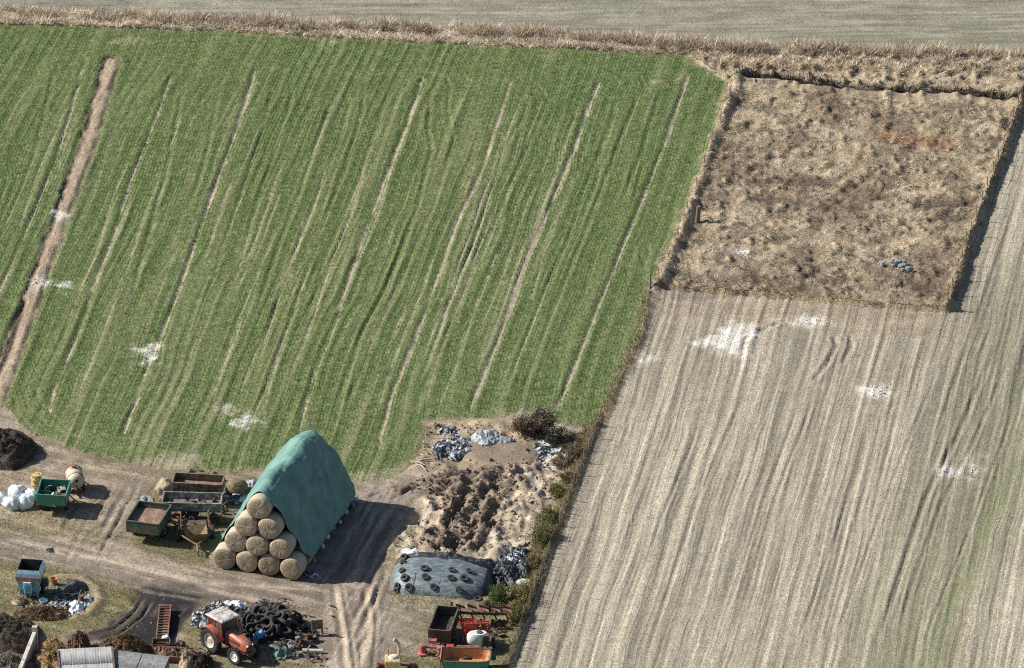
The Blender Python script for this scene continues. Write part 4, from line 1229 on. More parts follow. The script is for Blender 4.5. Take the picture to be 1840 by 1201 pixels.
def pile(name, label, cat, px, py, rx, ry, h, mat, seed, rz=0.0, group=None, kind=None, dz=0.0, fuzz=None, **kw):
    o = link(name, pile_mesh(name, rx, ry, h, seed, **kw), mat)
    o.location = at(px, py, dz); o.rotation_euler = (0, 0, rz)
    if fuzz:
        # loose stalks and crumbs standing out of the heap
        c0, c1, nn, ln_ = fuzz
        me = o.data; nv = len(me.vertices); co = np.empty(nv * 3, np.float32); me.vertices.foreach_get('co', co); co = co.reshape(-1, 3)
        r_ = np.random.default_rng(seed + 500)
        na = kw.get('n', 26) * 2
        i_ = r_.integers(1, nv - na - 1, nn); f_ = r_.random(nn)[:, None]; g_ = r_.random(nn)[:, None]
        j_ = np.minimum(i_ + 1, nv - 1); k_ = np.minimum(i_ + na, nv - 1)
        pt_ = co[i_] + (co[j_] - co[i_]) * f_ * 0.9 + (co[k_] - co[i_]) * g_ * 0.9
        bad = np.linalg.norm(co[j_] - co[i_], axis=1) > 0.6
        pt_[bad] = co[i_][bad]
        d_ = r_.normal(size=(nn, 3)); d_[:, 2] = np.abs(d_[:, 2]) * 0.8; d_ /= np.linalg.norm(d_, axis=1)[:, None]
        s_ = np.cross(d_, r_.normal(size=(nn, 3))); s_ /= np.linalg.norm(s_, axis=1)[:, None] + 1e-9
        L_ = (r_.uniform(0.4, 1.3, nn) * ln_)[:, None]; wd = (r_.uniform(0.015, 0.04, nn))[:, None]
        V_ = np.stack([pt_ - s_ * wd, pt_ + s_ * wd, pt_ + d_ * L_], 1).reshape(-1, 3)
        t_ = np.clip(r_.normal(0.45, 0.35, nn), 0, 1)[:, None]
        cc_ = np.array(c0) * (1 - t_) + np.array(c1) * t_
        q_ = link('loose_stalks', np_mesh('loose_stalks', V_, np.arange(nn * 3).reshape(-1, 3), np.repeat(cc_, 3, 0)), M_STRAW, o)
        q_['kind'] = 'stuff'
    return tag(o, label, cat, group, kind)


def film_mesh(name, rx, ry, h, seed, n=30, freq=2.2):
    """crumpled plastic film: sharp random folds"""
    u = np.linspace(-1, 1, n)
    A, B = np.meshgrid(u, u, indexing='ij')
    rr = np.sqrt(A ** 2 + B ** 2)
    x = A * rx; y = B * ry
    wx = fbm(x * freq + seed, y * freq, (seed) % 40, 3) - 0.5; wy = fbm(x * freq, y * freq + seed, (seed + 3) % 40, 3) - 0.5
    rg = 1 - np.abs(2 * fbm((x + wx) * freq * 1.3 + seed, (y + wy) * freq * 1.3, (seed + 5) % 40, 4) - 1)
    lo = fbm(x * 1.1 + seed, y * 1.1 + 3, (seed + 7) % 40, 2)
    edge = 1.0 + 0.8 * (fbm(A * 1.4 + seed, B * 1.4, (seed + 11) % 40, 3) - 0.5)
    env = np.clip(1.05 - (rr / edge) ** 2.2, -1, 1)
    z = h * (env * (0.35 + 0.8 * lo) + (rg - 0.7) * 1.1 * np.clip(env + 0.3, 0, 1))
    keep = env > 0.0
    z = np.where(env < 0.15, np.minimum(z, 0.05 + 0.1 * rg * h), z)
    V = np.stack([x + wx * rx * 0.5, y + wy * ry * 0.5, z], -1).reshape(-1, 3)
    idq = np.arange(n * n).reshape(n, n)
    q = np.stack([idq[:-1, :-1], idq[1:, :-1], idq[1:, 1:], idq[:-1, 1:]], -1)
    kq = keep[:-1, :-1] & keep[1:, :-1] & keep[1:, 1:] & keep[:-1, 1:]
    q = q[kq]
    us, inv = np.unique(q, return_inverse=True)
    return np_mesh(name, V[us], inv.reshape(-1, 4))


def film(name, label, px, py, rx, ry, h, mat, seed, rz=0.0, group=None, dz=0.0, cat='plastic film', **kw):
    o = link(name, film_mesh(name, rx, ry, h, seed, **kw), mat)
    o.location = at(px, py, dz - 0.02); o.rotation_euler = (0, 0, rz)
    return tag(o, label, cat, group)


def sack_mesh(name, r, seed, sq=0.85, n=14):
    """a plump wrapped bundle with a slack skin"""
    b = []
    F = []
    for i in range(n + 1):
        th = math.pi * i / n
        for k in range(n * 2):
            a = math.pi * k / n
            d = Vector((math.sin(th) * math.cos(a), math.sin(th) * math.sin(a), math.cos(th)))
            f = 1 + 0.75 * (float(fbm(np.array([d.x * 2.1 + seed + d.z]), np.array([d.y * 2.1 + d.z * 1.3]), seed % 40, 4, 0.6)[0]) - 0.5)
            p = d * r * f
            b.append((p.x, p.y, max(p.z, -r * 0.75) * sq + r * 0.6 * sq))
    m2 = n * 2
    for i in range(n):
        for k in range(m2):
            F.append((i * m2 + k, (i + 1) * m2 + k, (i + 1) * m2 + (k + 1) % m2, i * m2 + (k + 1) % m2))
    me = bpy.data.meshes.new(name); me.from_pydata(b, [], F); me.polygons.foreach_set('use_smooth', [True] * len(F)); me.update()
    return me


def sack(name, label, px, py, r, mat, seed, cat='plastic sack', group=None, sq=0.85, dz=0.0):
    o = link(name, sack_mesh(name, r, seed, sq), mat)
    o.location = at(px, py, dz)
    return tag(o, label, cat, group)


def leaves(name, cx, cy, cz, n, rx, ry, rz_, size, c0, c1, seed, parent=None, gap=0.5, mat=None):
    """a crown: leaf-sized faces clumped through its volume"""
    r_ = np.random.default_rng(seed)
    nc = max(6, int(n / 55))
    d = r_.normal(size=(nc, 3)); d /= np.linalg.norm(d, axis=1)[:, None]
    cen = d * (r_.random(nc) ** 0.45)[:, None] * np.array([rx, ry, rz_])
    w = r_.integers(0, nc, n)
    p = cen[w] + r_.normal(size=(n, 3)) * np.array([rx, ry, rz_]) * 0.17
    p[:, 2] = np.maximum(p[:, 2], -rz_ * 0.95)
    tone = np.clip(r_.random(nc)[w] * 0.6 + r_.random(n) * 0.5, 0, 1)[:, None]
    col = np.array(c0) * (1 - tone) + np.array(c1) * tone
    a = r_.normal(size=(n, 3)); a /= np.linalg.norm(a, axis=1)[:, None]
    b = np.cross(a, r_.normal(size=(n, 3))); b /= np.linalg.norm(b, axis=1)[:, None] + 1e-9
    s = (r_.uniform(0.6, 1.3, n) * size)[:, None]
    c = np.array([cx, cy, cz])
    V = np.stack([p - a * s + c, p + b * s * 0.55 + c, p + a * s + c, p - b * s * 0.55 + c], 1).reshape(-1, 3)
    me = np_mesh(name, V, np.arange(n * 4).reshape(-1, 4), np.repeat(col, 4, 0))
    return link(name, me, mat or M_BLADE, parent)


def shrub(name, label, px, py, rx, ry, hh, n, c0, c1, seed, size=0.05, bare=False, group=None, cat='shrub'):
    t = thing(name, label, cat, at(px, py), group=group)
    r_ = random.Random(seed)
    b = MB()
    for k in range(14 if bare else 6):
        a = r_.random() * 6.28; u = r_.uniform(0.3, 0.95)
        tip = Vector((math.cos(a) * rx * u, math.sin(a) * ry * u, hh * r_.uniform(0.6, 1.05)))
        mid = tip * 0.5 + Vector((r_.uniform(-.1, .1), r_.uniform(-.1, .1), 0.08))
        b.tube([(0, 0, -0.05), mid, tip], [0.05, 0.03, 0.012], 5)
        for j in range(7 if bare else 3):
            q = mid.lerp(tip, r_.random()); e_ = q + Vector((r_.uniform(-.35, .35) * rx, r_.uniform(-.35, .35) * ry, r_.uniform(0.05, 0.4) * hh * 0.6))
            b.tube([q, e_], [0.016, 0.006], 4)
    b.build('trunk', M['wood'], t)
    leaves('crown', 0, 0, hh * 0.55, n, rx, ry, hh * 0.52, size, c0, c1, seed, t)
    return t


def scrap(name, label, px, py, rx, ry, h, mats, n, seed, cat='scrap heap'):
    """tangle of bent bars, plates and pipes, each its own piece"""
    t = thing(name, label, cat, at(px, py))
    r_ = random.Random(seed)
    for k in range(n):
        c = Vector((r_.uniform(-1, 1) * rx, r_.uniform(-1, 1) * ry, r_.uniform(0.02, 1) * h * 0.55))
        a = r_.random() * 6.28; ln = r_.uniform(0.25, 0.8); d = Vector((math.cos(a), math.sin(a), r_.uniform(-0.3, 0.7)))
        b = MB(); kind = r_.random(); m_ = M[r_.choice(mats)]
        if kind < 0.5:
            b.tube([c - d * ln / 2, c + Vector((r_.uniform(-.1, .1), r_.uniform(-.1, .1), 0.1)), c + d * ln / 2], r_.uniform(0.02, 0.045), 6); nm = 'bar'
        elif kind < 0.85:
            b.box(c, (ln * 0.7, r_.uniform(0.15, 0.4), 0.03), (r_.uniform(-.8, .8), r_.uniform(-.8, .8), a)); nm = 'plate'
        else:
            b.lathe([(0.10, -0.15), (0.12, 0), (0.10, 0.15)], c, r_.choice('xyz'), 10); nm = 'pipe'
        for q in range(len(b.v)):
            v = b.v[q]; b.v[q] = (v[0], v[1], max(v[2], 0.01))
        b.build(nm, m_, t)
    return t



# ================================================================ BALE STACK
AX = R(74.0)                                           # the stack runs away from the viewer
ST0 = at(463, 1033)
ST = Matrix.Translation((ST0.x, ST0.y, 0.02)) @ Matrix.Rotation(AX - math.pi / 2, 4, 'Z')   # local x across, y along
BD, BLEN = 1.27, 1.2


def mat_bale():
    m, nt, b = newmat('bale_face_straw')
    N = nt.nodes.new; L = nt.links.new
    tc = N('ShaderNodeTexCoord')
    sp = N('ShaderNodeSeparateXYZ'); L(tc.outputs['Object'], sp.inputs[0])
    cb = N('ShaderNodeCombineXYZ'); L(sp.outputs[0], cb.inputs[0]); L(sp.outputs[2], cb.inputs[1])
    ln = N('ShaderNodeVectorMath'); ln.operation = 'LENGTH'; L(cb.outputs[0], ln.inputs[0])
    n0 = N('ShaderNodeTexNoise'); n0.inputs['Scale'].default_value = 5; n0.inputs['Detail'].default_value = 5; L(tc.outputs['Object'], n0.inputs['Vector'])
    ad = N('ShaderNodeMath'); ad.operation = 'MULTIPLY_ADD'; ad.inputs[1].default_value = 0.10; L(n0.outputs[0], ad.inputs[0]); L(ln.outputs['Value'], ad.inputs[2])
    ms = N('ShaderNodeMath'); ms.operation = 'MULTIPLY'; ms.inputs[1].default_value = 62; L(ad.outputs[0], ms.inputs[0])
    si = N('ShaderNodeMath'); si.operation = 'SINE'; L(ms.outputs[0], si.inputs[0])
    n1 = N('ShaderNodeTexNoise'); n1.inputs['Scale'].default_value = 16; n1.inputs['Detail'].default_value = 6; L(tc.outputs['Object'], n1.inputs['Vector'])
    mm = N('ShaderNodeMath'); mm.operation = 'MULTIPLY_ADD'; mm.inputs[1].default_value = 0.08; L(si.outputs[0], mm.inputs[0]); L(n1.outputs[0], mm.inputs[2])
    r = N('ShaderNodeValToRGB')
    r.color_ramp.elements[0].position = 0.32; r.color_ramp.elements[0].color = (0.225, 0.172, 0.112, 1)
    r.color_ramp.elements[1].position = 0.68; r.color_ramp.elements[1].color = (0.50, 0.405, 0.285, 1)
    L(mm.outputs[0], r.inputs[0])
    oi = N('ShaderNodeObjectInfo')
    rr = N('ShaderNodeMapRange'); rr.inputs[3].default_value = 0.62; rr.inputs[4].default_value = 1.15; L(oi.outputs['Random'], rr.inputs[0])
    sc = N('ShaderNodeVectorMath'); sc.operation = 'SCALE'; L(r.outputs[0], sc.inputs[0]); L(rr.outputs[0], sc.inputs['Scale'])
    L(sc.outputs[0], b.inputs['Base Color']); b.inputs['Roughness'].default_value = 0.95
    bp = N('ShaderNodeBump'); bp.inputs['Strength'].default_value = 0.6; bp.inputs['Distance'].default_value = 0.03; L(mm.outputs[0], bp.inputs['Height']); L(bp.outputs[0], b.inputs['Normal'])
    return m


M['bale'] = mat_bale()
M['balenet'] = mat_two('net_wrapped_straw', (0.50, 0.43, 0.345), (0.34, 0.28, 0.205), 6.0, 0.35, 0.7, 0.9, 0.5, (1, 3, 1))


def bale_meshes(seed):
    """core with its two straw faces, and the net round it"""
    r_ = np.random.default_rng(seed)
    n = 40; rad = BD / 2
    ang = np.arange(n) * 2 * math.pi / n
    wobb = 1 + 0.035 * np.sin(2 * ang + r_.random() * 6) + 0.02 * np.sin(3 * ang + r_.random() * 6) + r_.normal(0, 0.004, n)
    h = BLEN / 2
    def ring(f, y, j=0.0):
        return [(math.cos(a) * rad * f * w, y + j * r_.normal(), math.sin(a) * rad * f * w) for a, w in zip(ang, wobb)]
    core = MB()
    core.loft([ring(0.02, -h - 0.02), ring(0.35, -h - 0.03, 0.008), ring(0.7, -h - 0.02, 0.008), ring(0.90, -h + 0.005, 0.006), ring(0.975, -h + 0.06)], cap=(True, False))
    rear = MB().loft([ring(0.975, h - 0.06), ring(0.90, h), ring(0.5, h + 0.02), ring(0.02, h + 0.02)], cap=(False, True))
    net = MB().loft([ring(0.965, -h + 0.05), ring(1.0, -h + 0.12), ring(1.01, 0.0), ring(1.0, h - 0.12), ring(0.965, h - 0.05)], cap=(False, False))
    return core.mesh('bale_face', True), net.mesh('net_wrap', True), rear.mesh('bale_face', True)


BM = [bale_meshes(s) for s in (1, 2, 3)]
for a, b, c in BM:
    a.materials.append(M['bale']); b.materials.append(M['balenet']); c.materials.append(M['bale'])


def bale(cx, cy, cz, label, group, i):
    o = bpy.data.objects.new('round_bale', BM[i % 3][1]); COL.objects.link(o)
    o.matrix_world = ST @ Matrix.Translation((cx, cy, cz)) @ Matrix.Rotation(i * 1.3, 4, 'Y') @ Matrix.Rotation(rnd.uniform(-0.05, 0.05), 4, 'Z') @ Matrix.Diagonal((rnd.uniform(0.96, 1.0), 1, rnd.uniform(0.97, 1.03), 1))
    tag(o, label, 'bale', group)
    for j in (0, 2):
        q = bpy.data.objects.new('bale_face', BM[i % 3][j]); COL.objects.link(q); q.parent = o
    return o


rows = ['bottom', 'second', 'third', 'top']
ords = {4: ['leftmost', 'second from the left', 'third from the left', 'rightmost'], 3: ['left', 'middle', 'right'], 2: ['left', 'right'], 1: ['single']}
i = 0
for r_i in range(4):
    k = 4 - r_i
    for c in range(k):
        x = (c - (k - 1) / 2) * (BD + 0.015); z = BD / 2 + r_i * BD * 0.862
        lb = 'single round straw bale at the top of the pyramid under the tarp edge' if k == 1 else '%s round straw bale in the %s row of the pyramid' % (ords[k][c], rows[r_i])
        bale(x, BLEN / 2 + rnd.uniform(-0.10, 0.12) - (0.10 if r_i == 0 and c > 1 else 0), z, lb, 'round bales of the stack front', i); i += 1
for q in range(1, 5):
    bale(1.5 * (BD + 0.015), BLEN / 2 + q * (BLEN + 0.05), BD / 2, ['second', 'third', 'fourth', 'fifth'][q - 1] + ' round bale from the front under the right hem of the tarp', 'round bales under the tarp hem', i); i += 1

# --- tarpaulin
def mat_tarp():
    m, nt, b = newmat('green_tarpaulin')
    N = nt.nodes.new; L = nt.links.new
    tc = N('ShaderNodeTexCoord')
    n1 = N('ShaderNodeTexNoise'); n1.inputs['Scale'].default_value = 0.9; n1.inputs['Detail'].default_value = 6; L(tc.outputs['Object'], n1.inputs['Vector'])
    r = N('ShaderNodeValToRGB')
    r.color_ramp.elements[0].position = 0.3; r.color_ramp.elements[0].color = (0.088, 0.190, 0.168, 1)
    r.color_ramp.elements[1].position = 0.75; r.color_ramp.elements[1].color = (0.165, 0.300, 0.255, 1)
    L(n1.outputs[0], r.inputs[0]); L(r.outputs[0], b.inputs['Base Color'])
    b.inputs['Roughness'].default_value = 0.7; b.inputs['Specular IOR Level'].default_value = 0.3
    mp = N('ShaderNodeMapping'); mp.inputs['Scale'].default_value = (0.5, 2.4, 0.5); L(tc.outputs['Object'], mp.inputs['Vector'])
    n2 = N('ShaderNodeTexNoise'); n2.inputs['Scale'].default_value = 2.2; n2.inputs['Detail'].default_value = 6; n2.inputs['Distortion'].default_value = 0.8; L(mp.outputs[0], n2.inputs['Vector'])
    bp = N('ShaderNodeBump'); bp.inputs['Strength'].default_value = 0.55; bp.inputs['Distance'].default_value = 0.10; L(n2.outputs[0], bp.inputs['Height']); L(bp.outputs[0], b.inputs['Normal'])
    return m


TL = 9.1
prof = np.array([(-2.66, 0.10), (-2.62, 0.65), (-2.53, 1.0), (-0.85, 3.93), (-0.60, 4.32), (-0.36, 4.57), (-0.15, 4.70), (0.0, 4.73), (0.15, 4.70), (0.36, 4.57), (0.60, 4.32), (0.85, 3.93), (2.53, 1.0), (2.62, 0.65), (2.66, 0.36)])
sl_ = np.concatenate([[0], np.cumsum(np.hypot(*np.diff(prof, axis=0).T))]); sl_ /= sl_[-1]
NS, NT = 110, 120
S = np.linspace(0, 1, NS); T = np.linspace(0, 1, NT)
tx = np.interp(T, sl_, prof[:, 0]); tz = np.interp(T, sl_, prof[:, 1])
SS, TT = np.meshgrid(S, T, indexing='ij')
TX = np.repeat(tx[None], NS, 0); TZ = np.repeat(tz[None], NS, 0)
yy = 0.72 + SS * (TL - 0.72)
# front hem hangs a little further back low down
lowk = 1 - np.clip(TZ / 4.6, 0, 1)
yy = yy + (1 - SS) ** 3 * (0.35 * lowk + 0.10 * np.sin(TT * 40))
mid = 1 - np.abs(2 * np.clip(TZ / 4.6, 0, 1) - 1)
# fuller towards the far end, drawn in between the ridge and the eaves near the front
bul = (0.30 * sstep(0.35, 1.0, SS) + 0.02) * mid * (0.4 + 0.6 * (TX > 0))
sag = 0.10 * fbm(SS * 6 + 2, TT * 5, 11, 3) * mid
TX = TX + np.sign(TX) * (bul - sag) * 0.85
TZ = TZ + (bul - sag) * 0.5
cr = np.exp(-(TX / 1.25) ** 2)
TZ = TZ - cr * (0.10 + 0.22 * sstep(0.30, 0.42, SS) * (1 - sstep(0.60, 0.78, SS)) + 0.14 * (fbm(SS * 7, SS * 0, 12, 3) - 0.5)) - 0.42 * sstep(0.70, 1.0, SS) ** 1.5 * cr
TX = TX + cr * (0.45 * (fbm(SS * 3 + 4, SS * 0 + 1, 13, 2) - 0.5) + 0.22 * sstep(0.4, 0.6, SS))
# rows of bales show faintly through
TZ = TZ + 0.04 * np.sin(yy * 2 * math.pi / 1.22) * mid
fold = 1 - np.abs(2 * fbm(SS * 10 + TT * 5, TT * 3.5, 14, 4) - 1)
TX = TX + np.sign(TX) * (fold - 0.7) * 0.20 * np.clip(np.abs(TX) / 1.0, 0, 1); TZ = TZ + (fold - 0.7) * 0.10
# crease along the ridge
TZ = TZ - 0.05 * np.exp(-((TX - 0.22 - 0.1 * np.sin(SS * 9)) / 0.06) ** 2) * sstep(0.02, 0.15, SS) * (1 - sstep(0.8, 0.95, SS))
# long drawn folds running down from the ridge, and slack between the bales
f2 = 1 - np.abs(2 * fbm(SS * 16 + 0.8 * TT, TT * 2.2 + 3, 15, 3) - 1)
f3 = 1 - np.abs(2 * fbm(SS * 5 + TT * 9, TT * 9 - SS * 4, 16, 4) - 1)
nrm = np.clip(np.abs(TX) / 0.8, 0, 1)
TX = TX + np.sign(TX) * nrm * (0.11 * (f2 - 0.75) + 0.12 * (f3 - 0.75)); TZ = TZ + 0.06 * (f2 - 0.75) + 0.09 * (f3 - 0.75)
# scalloped hem on the right, lifting towards the front
hem = (TT > 0.5) * np.clip((1.2 - TZ) / 1.2, 0, 1)
TZ = TZ + hem * (0.42 * (1 - SS) ** 0.7 + 0.10 * np.abs(np.sin(SS * 26)))
# far end wrapped down
yend = sstep(0.9, 1.0, SS)
yy = yy + 0.25 * np.sqrt(np.clip((SS - 0.9) / 0.1, 0, 1)) * (1 - 0.4 * np.clip(TZ / 4.6, 0, 1)) - 0.15 * yend * np.clip(TZ / 4.6, 0, 1)
V = np.stack([TX, yy, TZ], -1).reshape(-1, 3)
idq = np.arange(NS * NT).reshape(NS, NT)
Q = np.stack([idq[:-1, :-1], idq[1:, :-1], idq[1:, 1:], idq[:-1, 1:]], -1).reshape(-1, 4)
# far gable
last = V[-NT:]
gv = []
for k in range(1, 9):
    f = 1 - k / 8.0
    gv.append(np.stack([last[:, 0] * (0.15 + 0.85 * f), last[:, 1] + 0.35 * math.sin((1 - f) * 1.57), last[:, 2] * f + 0.05 * (1 - f)], 1))
o0 = len(V); V = np.concatenate([V] + gv)
ids = np.concatenate([idq[-1][None], o0 + np.arange(8 * NT).reshape(8, NT)])
Q = np.concatenate([Q, np.stack([ids[:-1, :-1], ids[1:, :-1], ids[1:, 1:], ids[:-1, 1:]], -1).reshape(-1, 4)])
tarp = link('tarpaulin', np_mesh('tarpaulin', V, Q, None, True), mat_tarp())
tarp.matrix_world = ST
md = tarp.modifiers.new('cloth_thickness', 'SOLIDIFY'); md.thickness = 0.012
tag(tarp, 'large green tarpaulin draped over the stack of straw bales', 'tarpaulin')
lb = ['nearest', 'second', 'third', 'fourth', 'fifth', 'sixth', 'seventh', 'farthest']
for k, (px, py) in enumerate([(564, 1012), (580, 985), (588, 968), (600, 953), (611, 941), (622, 924), (633, 912), (641, 899)]):
    sack('ballast_bag', lb[k] + ' small pale ballast bag along the right hem of the tarp', px, py, rnd.uniform(0.10, 0.15), M['filmw'] if k % 3 else M['filmg'], 60 + k, 'bag', 'ballast bags along the tarp hem', 1.2)
film('plastic_film', 'crumpled grey net and film at the front right foot of the bale stack', 556, 1034, 0.42, 0.4, 0.16, M['film'], 21)

# ================================================================ TRACTOR
def tractor():
    t = thing('tractor', 'old orange red tractor with white cab roof beside the tyre heap', 'tractor', at(398, 1164), head((398, 1164), (434, 1184)))
    b = MB()
    b.box((0.95, 0, 0.62), (2.3, 0.36, 0.36)); b.box((-0.05, 0, 0.72), (0.6, 0.5, 0.45)); b.tube([(0, -0.75, 0.70), (0, 0.75, 0.70)], 0.10)
    b.tube([(1.85, -0.62, 0.46), (1.85, 0.62, 0.46)], 0.07); b.box((2.25, 0, 0.55), (0.35, 0.42, 0.28))
    b.build('chassis', M['dark'], t, bevel=0.015)
    def ring(x, hw, zb, zt, c):
        return [(x, -hw, zb), (x, -hw, zt - c), (x, -hw + c * 0.9, zt), (x, 0, zt + 0.025), (x, hw - c * 0.9, zt), (x, hw, zt - c), (x, hw, zb)]
    hood = MB().loft([ring(0.72, 0.33, 0.72, 1.40, 0.10), ring(1.2, 0.32, 0.72, 1.37, 0.11), ring(1.8, 0.31, 0.72, 1.31, 0.12), ring(2.22, 0.30, 0.74, 1.22, 0.13), ring(2.36, 0.27, 0.78, 1.12, 0.13)])
    h = hood.build('hood', M['tractor'], t, True)
    MB().box((2.385, 0, 0.92), (0.05, 0.42, 0.30)).build('grille', M['dark'], h)
    for s in (-1, 1):
        MB().lathe([(0.001, 0.03), (0.06, 0.03), (0.075, 0), (0.075, -0.06)], (2.38, s * 0.17, 1.06), 'x', 12).build('headlight', M['rimw'], t, True)
    for s in (-1, 1):
        MB().box((1.4, s * 0.323, 1.0), (0.9, 0.012, 0.16)).build('side_grille', M['dark'], h)
    # mudguards
    for s in (-1, 1):
        b = MB(); rr = 0.80
        rings = []
        for k in range(13):
            a = R(15 + k * 11.5)
            c, sn = math.cos(a), math.sin(a)
            y0, y1 = s * 0.46, s * 0.93
            rings.append([(c * rr, y0, 0.70 + sn * rr), (c * rr, y1, 0.70 + sn * rr), (c * (rr + 0.03), y1, 0.70 + sn * (rr + 0.03)), (c * (rr + 0.03), y0, 0.70 + sn * (rr + 0.03))])
        b.loft(rings); b.build('mudguard', M['tractor'], t, True)
    # cab
    b = MB()
    for x, x2 in ((-0.42, -0.36), (0.72, 0.62), (0.12, 0.14)):
        for s in (-1, 1):
            b.tube([(x, s * 0.56, 0.95), (x2, s * 0.54, 1.97)], 0.042, 6)
    for z in (1.0, 1.95):
        b.tube([(-0.42, -0.56, z), (0.70, -0.56, z), (0.70, 0.56, z), (-0.42, 0.56, z), (-0.42, -0.56, z)], 0.035, 6)
    b.build('cab_frame', M['tractor'], t)
    MB().box((0.13, 0, 0.90), (1.15, 1.05, 0.10)).build('cab_floor', M['dark'], t)
    for s in (-1, 1):
        MB().box((0.13, s * 0.52, 1.20), (1.05, 0.02, 0.45)).build('cab_side_panel', M['dark'], t)
        MB().box((0.40, s * 0.535, 1.66), (0.48, 0.015, 0.50), (0, 0, 0)).build('side_window', M['glass'], t)
        MB().box((-0.13, s * 0.535, 1.66), (0.42, 0.015, 0.50)).build('side_window', M['glass'], t)
    MB().box((0.66, 0, 1.55), (0.015, 1.0, 0.75), (0, R(-5), 0)).build('windscreen', M['glass'], t)
    MB().box((-0.40, 0, 1.55), (0.015, 1.0, 0.75), (0, R(4), 0)).build('rear_window', M['glass'], t)
    b = MB()
    b.loft([rect(0.62, 0.60, 1.97, 0.13), rect(0.68, 0.64, 2.00, 0.13), rect(0.67, 0.63, 2.06, 0.13), rect(0.58, 0.55, 2.10, 0.13)])
    rf = b.build('cab_roof', M['roofw'], t, bevel=0.01)
    MB().box((0.13, 0.0, 2.105), (1.05, 0.05, 0.03)).build('roof_rib', M['roofw'], rf)
    MB().box((-0.08, 0.0, 2.105), (0.05, 0.95, 0.028)).build('roof_rib', M['roofw'], rf)
    MB().box((0.10, 0, 1.10), (0.42, 0.46, 0.12)).box((-0.12, 0, 1.35), (0.10, 0.44, 0.45)).build('seat', M['rubber'], t, bevel=0.02)
    b = MB(); b.lathe([(0.17, 0.0), (0.185, 0.015), (0.17, 0.03)], (0.48, 0, 1.42), 'z', 16, 0, True); b.tube([(0.66, 0, 1.2), (0.48, 0, 1.43)], 0.02, 6); b.build('steering_wheel', M['rubber'], t)
    MB().tube([(1.15, 0.22, 1.35), (1.15, 0.22, 1.95), (1.10, 0.22, 2.05)], [0.045, 0.035, 0.035], 8).build('exhaust_pipe', M['dark'], t, True)
    for s in (-1, 1):
        wheel(t, 0, s * 0.72, 0.72, 0.38, M['rim'], lugs=True, hub=0.58)
        wheel(t, 1.85, s * 0.63, 0.47, 0.27, M['rimw'], steer=R(6), lugs=True, hub=0.62)
        MB().tube([(-0.2, s * 0.3, 0.6), (-0.85, s * 0.36, 0.45)], 0.03, 6).build('lift_arm', M['dark'], t)
    MB().tube([(-0.2, 0, 0.95), (-0.8, 0, 0.75)], 0.03, 6).build('top_link', M['dark'], t)
    return t


tractor()


# ================================================================ TRAILERS
def box_trailer(name, label, px, py, rz, L, Wd, zf, hw, out, inn, wr=0.34, ww=0.2, load=None, lz=0.3, draw=True, flare=0.0, slats=0, tail=None, rimm=None, cat='trailer', axle=0.0, drawmat=None):
    """open box on wheels; local x is its length"""
    t = thing(name, label, cat, at(px, py), rz)
    th = 0.05
    MB().box((0, 0, zf), (L, Wd, 0.06)).build('floor', inn, t)
    for s in (-1, 1):
        w = MB().box((0, s * (Wd / 2 + flare / 2), zf + hw / 2), (L, th, hw), (s * -math.atan2(flare, hw), 0, 0)).build('side_wall', out, t, bevel=0.008)
        for k in range(slats):
            xx = -L / 2 + (k + 0.5) * L / slats
            MB().box((xx, s * (Wd / 2 + flare / 2 + 0.04), zf + hw / 2), (0.06, 0.05, hw * 0.96), (s * -math.atan2(flare, hw), 0, 0)).build('rib', out, w)
        MB().box((0, s * (Wd / 2 + flare), zf + hw + 0.02), (L + 0.04, 0.08, 0.05)).build('top_rail', out, t)
    for s in (-1, 1):
        MB().box((s * (L / 2 + th / 2), 0, zf + hw / 2), (th, Wd + flare, hw)).build('end_wall', (tail or out) if s < 0 else out, t, bevel=0.008)
        MB().box((s * (L / 2 + th / 2), 0, zf + hw + 0.022), (0.08, Wd + 2 * flare, 0.05)).build('end_rail', out, t)
    b = MB()
    for s in (-1, 1):
        b.box((0, s * Wd * 0.28, zf - 0.10), (L * 0.98, 0.08, 0.14))
    b.tube([(axle, -Wd / 2 - 0.02, wr), (axle, Wd / 2 + 0.02, wr)], 0.05, 8); b.box((axle, 0, (wr + zf) / 2 - 0.02), (0.12, Wd * 0.5, max(0.06, zf - wr)))
    b.build('chassis', M['dark'], t)
    for s in (-1, 1):
        wheel(t, axle, s * (Wd / 2 - ww / 2 + 0.02), wr, ww, rimm or M['rim'])
    if draw:
        b = MB(); b.tube([(L / 2, -Wd * 0.28, zf - 0.1), (L / 2 + 0.9, 0, 0.42), (L / 2, Wd * 0.28, zf - 0.1)], 0.045, 6); b.tube([(L / 2 + 0.85, 0, 0.43), (L / 2 + 1.15, 0, 0.40)], 0.04, 6)
        b.tube([(L / 2 + 0.75, 0, 0.42), (L / 2 + 0.75, 0, 0.0)], 0.03, 6)
        b.build('drawbar', drawmat or M['dark'], t)
    if load:
        me = pile_mesh('load', 1, 1, 1, abs(hash(name)) % 7 + 3, rough=0.5, n=12)
        n = 16; u = np.linspace(-1, 1, n); A, B = np.meshgrid(u, u, indexing='ij')
        z = zf + 0.04 + hw * lz * (0.75 + 0.6 * fbm(A * 2.3 + L, B * 2.3, 8, 4)) * (0.75 + 0.25 * np.cos(A * 1.5))
        V = np.stack([A * (L / 2 - 0.02), B * (Wd / 2 - 0.02), z], -1).reshape(-1, 3)
        iq = np.arange(n * n).reshape(n, n); q = np.stack([iq[:-1, :-1], iq[1:, :-1], iq[1:, 1:], iq[:-1, 1:]], -1).reshape(-1, 4)
        bpy.data.meshes.remove(me)
        link('load', np_mesh('load', V, q, None, True), load, t)
    return t


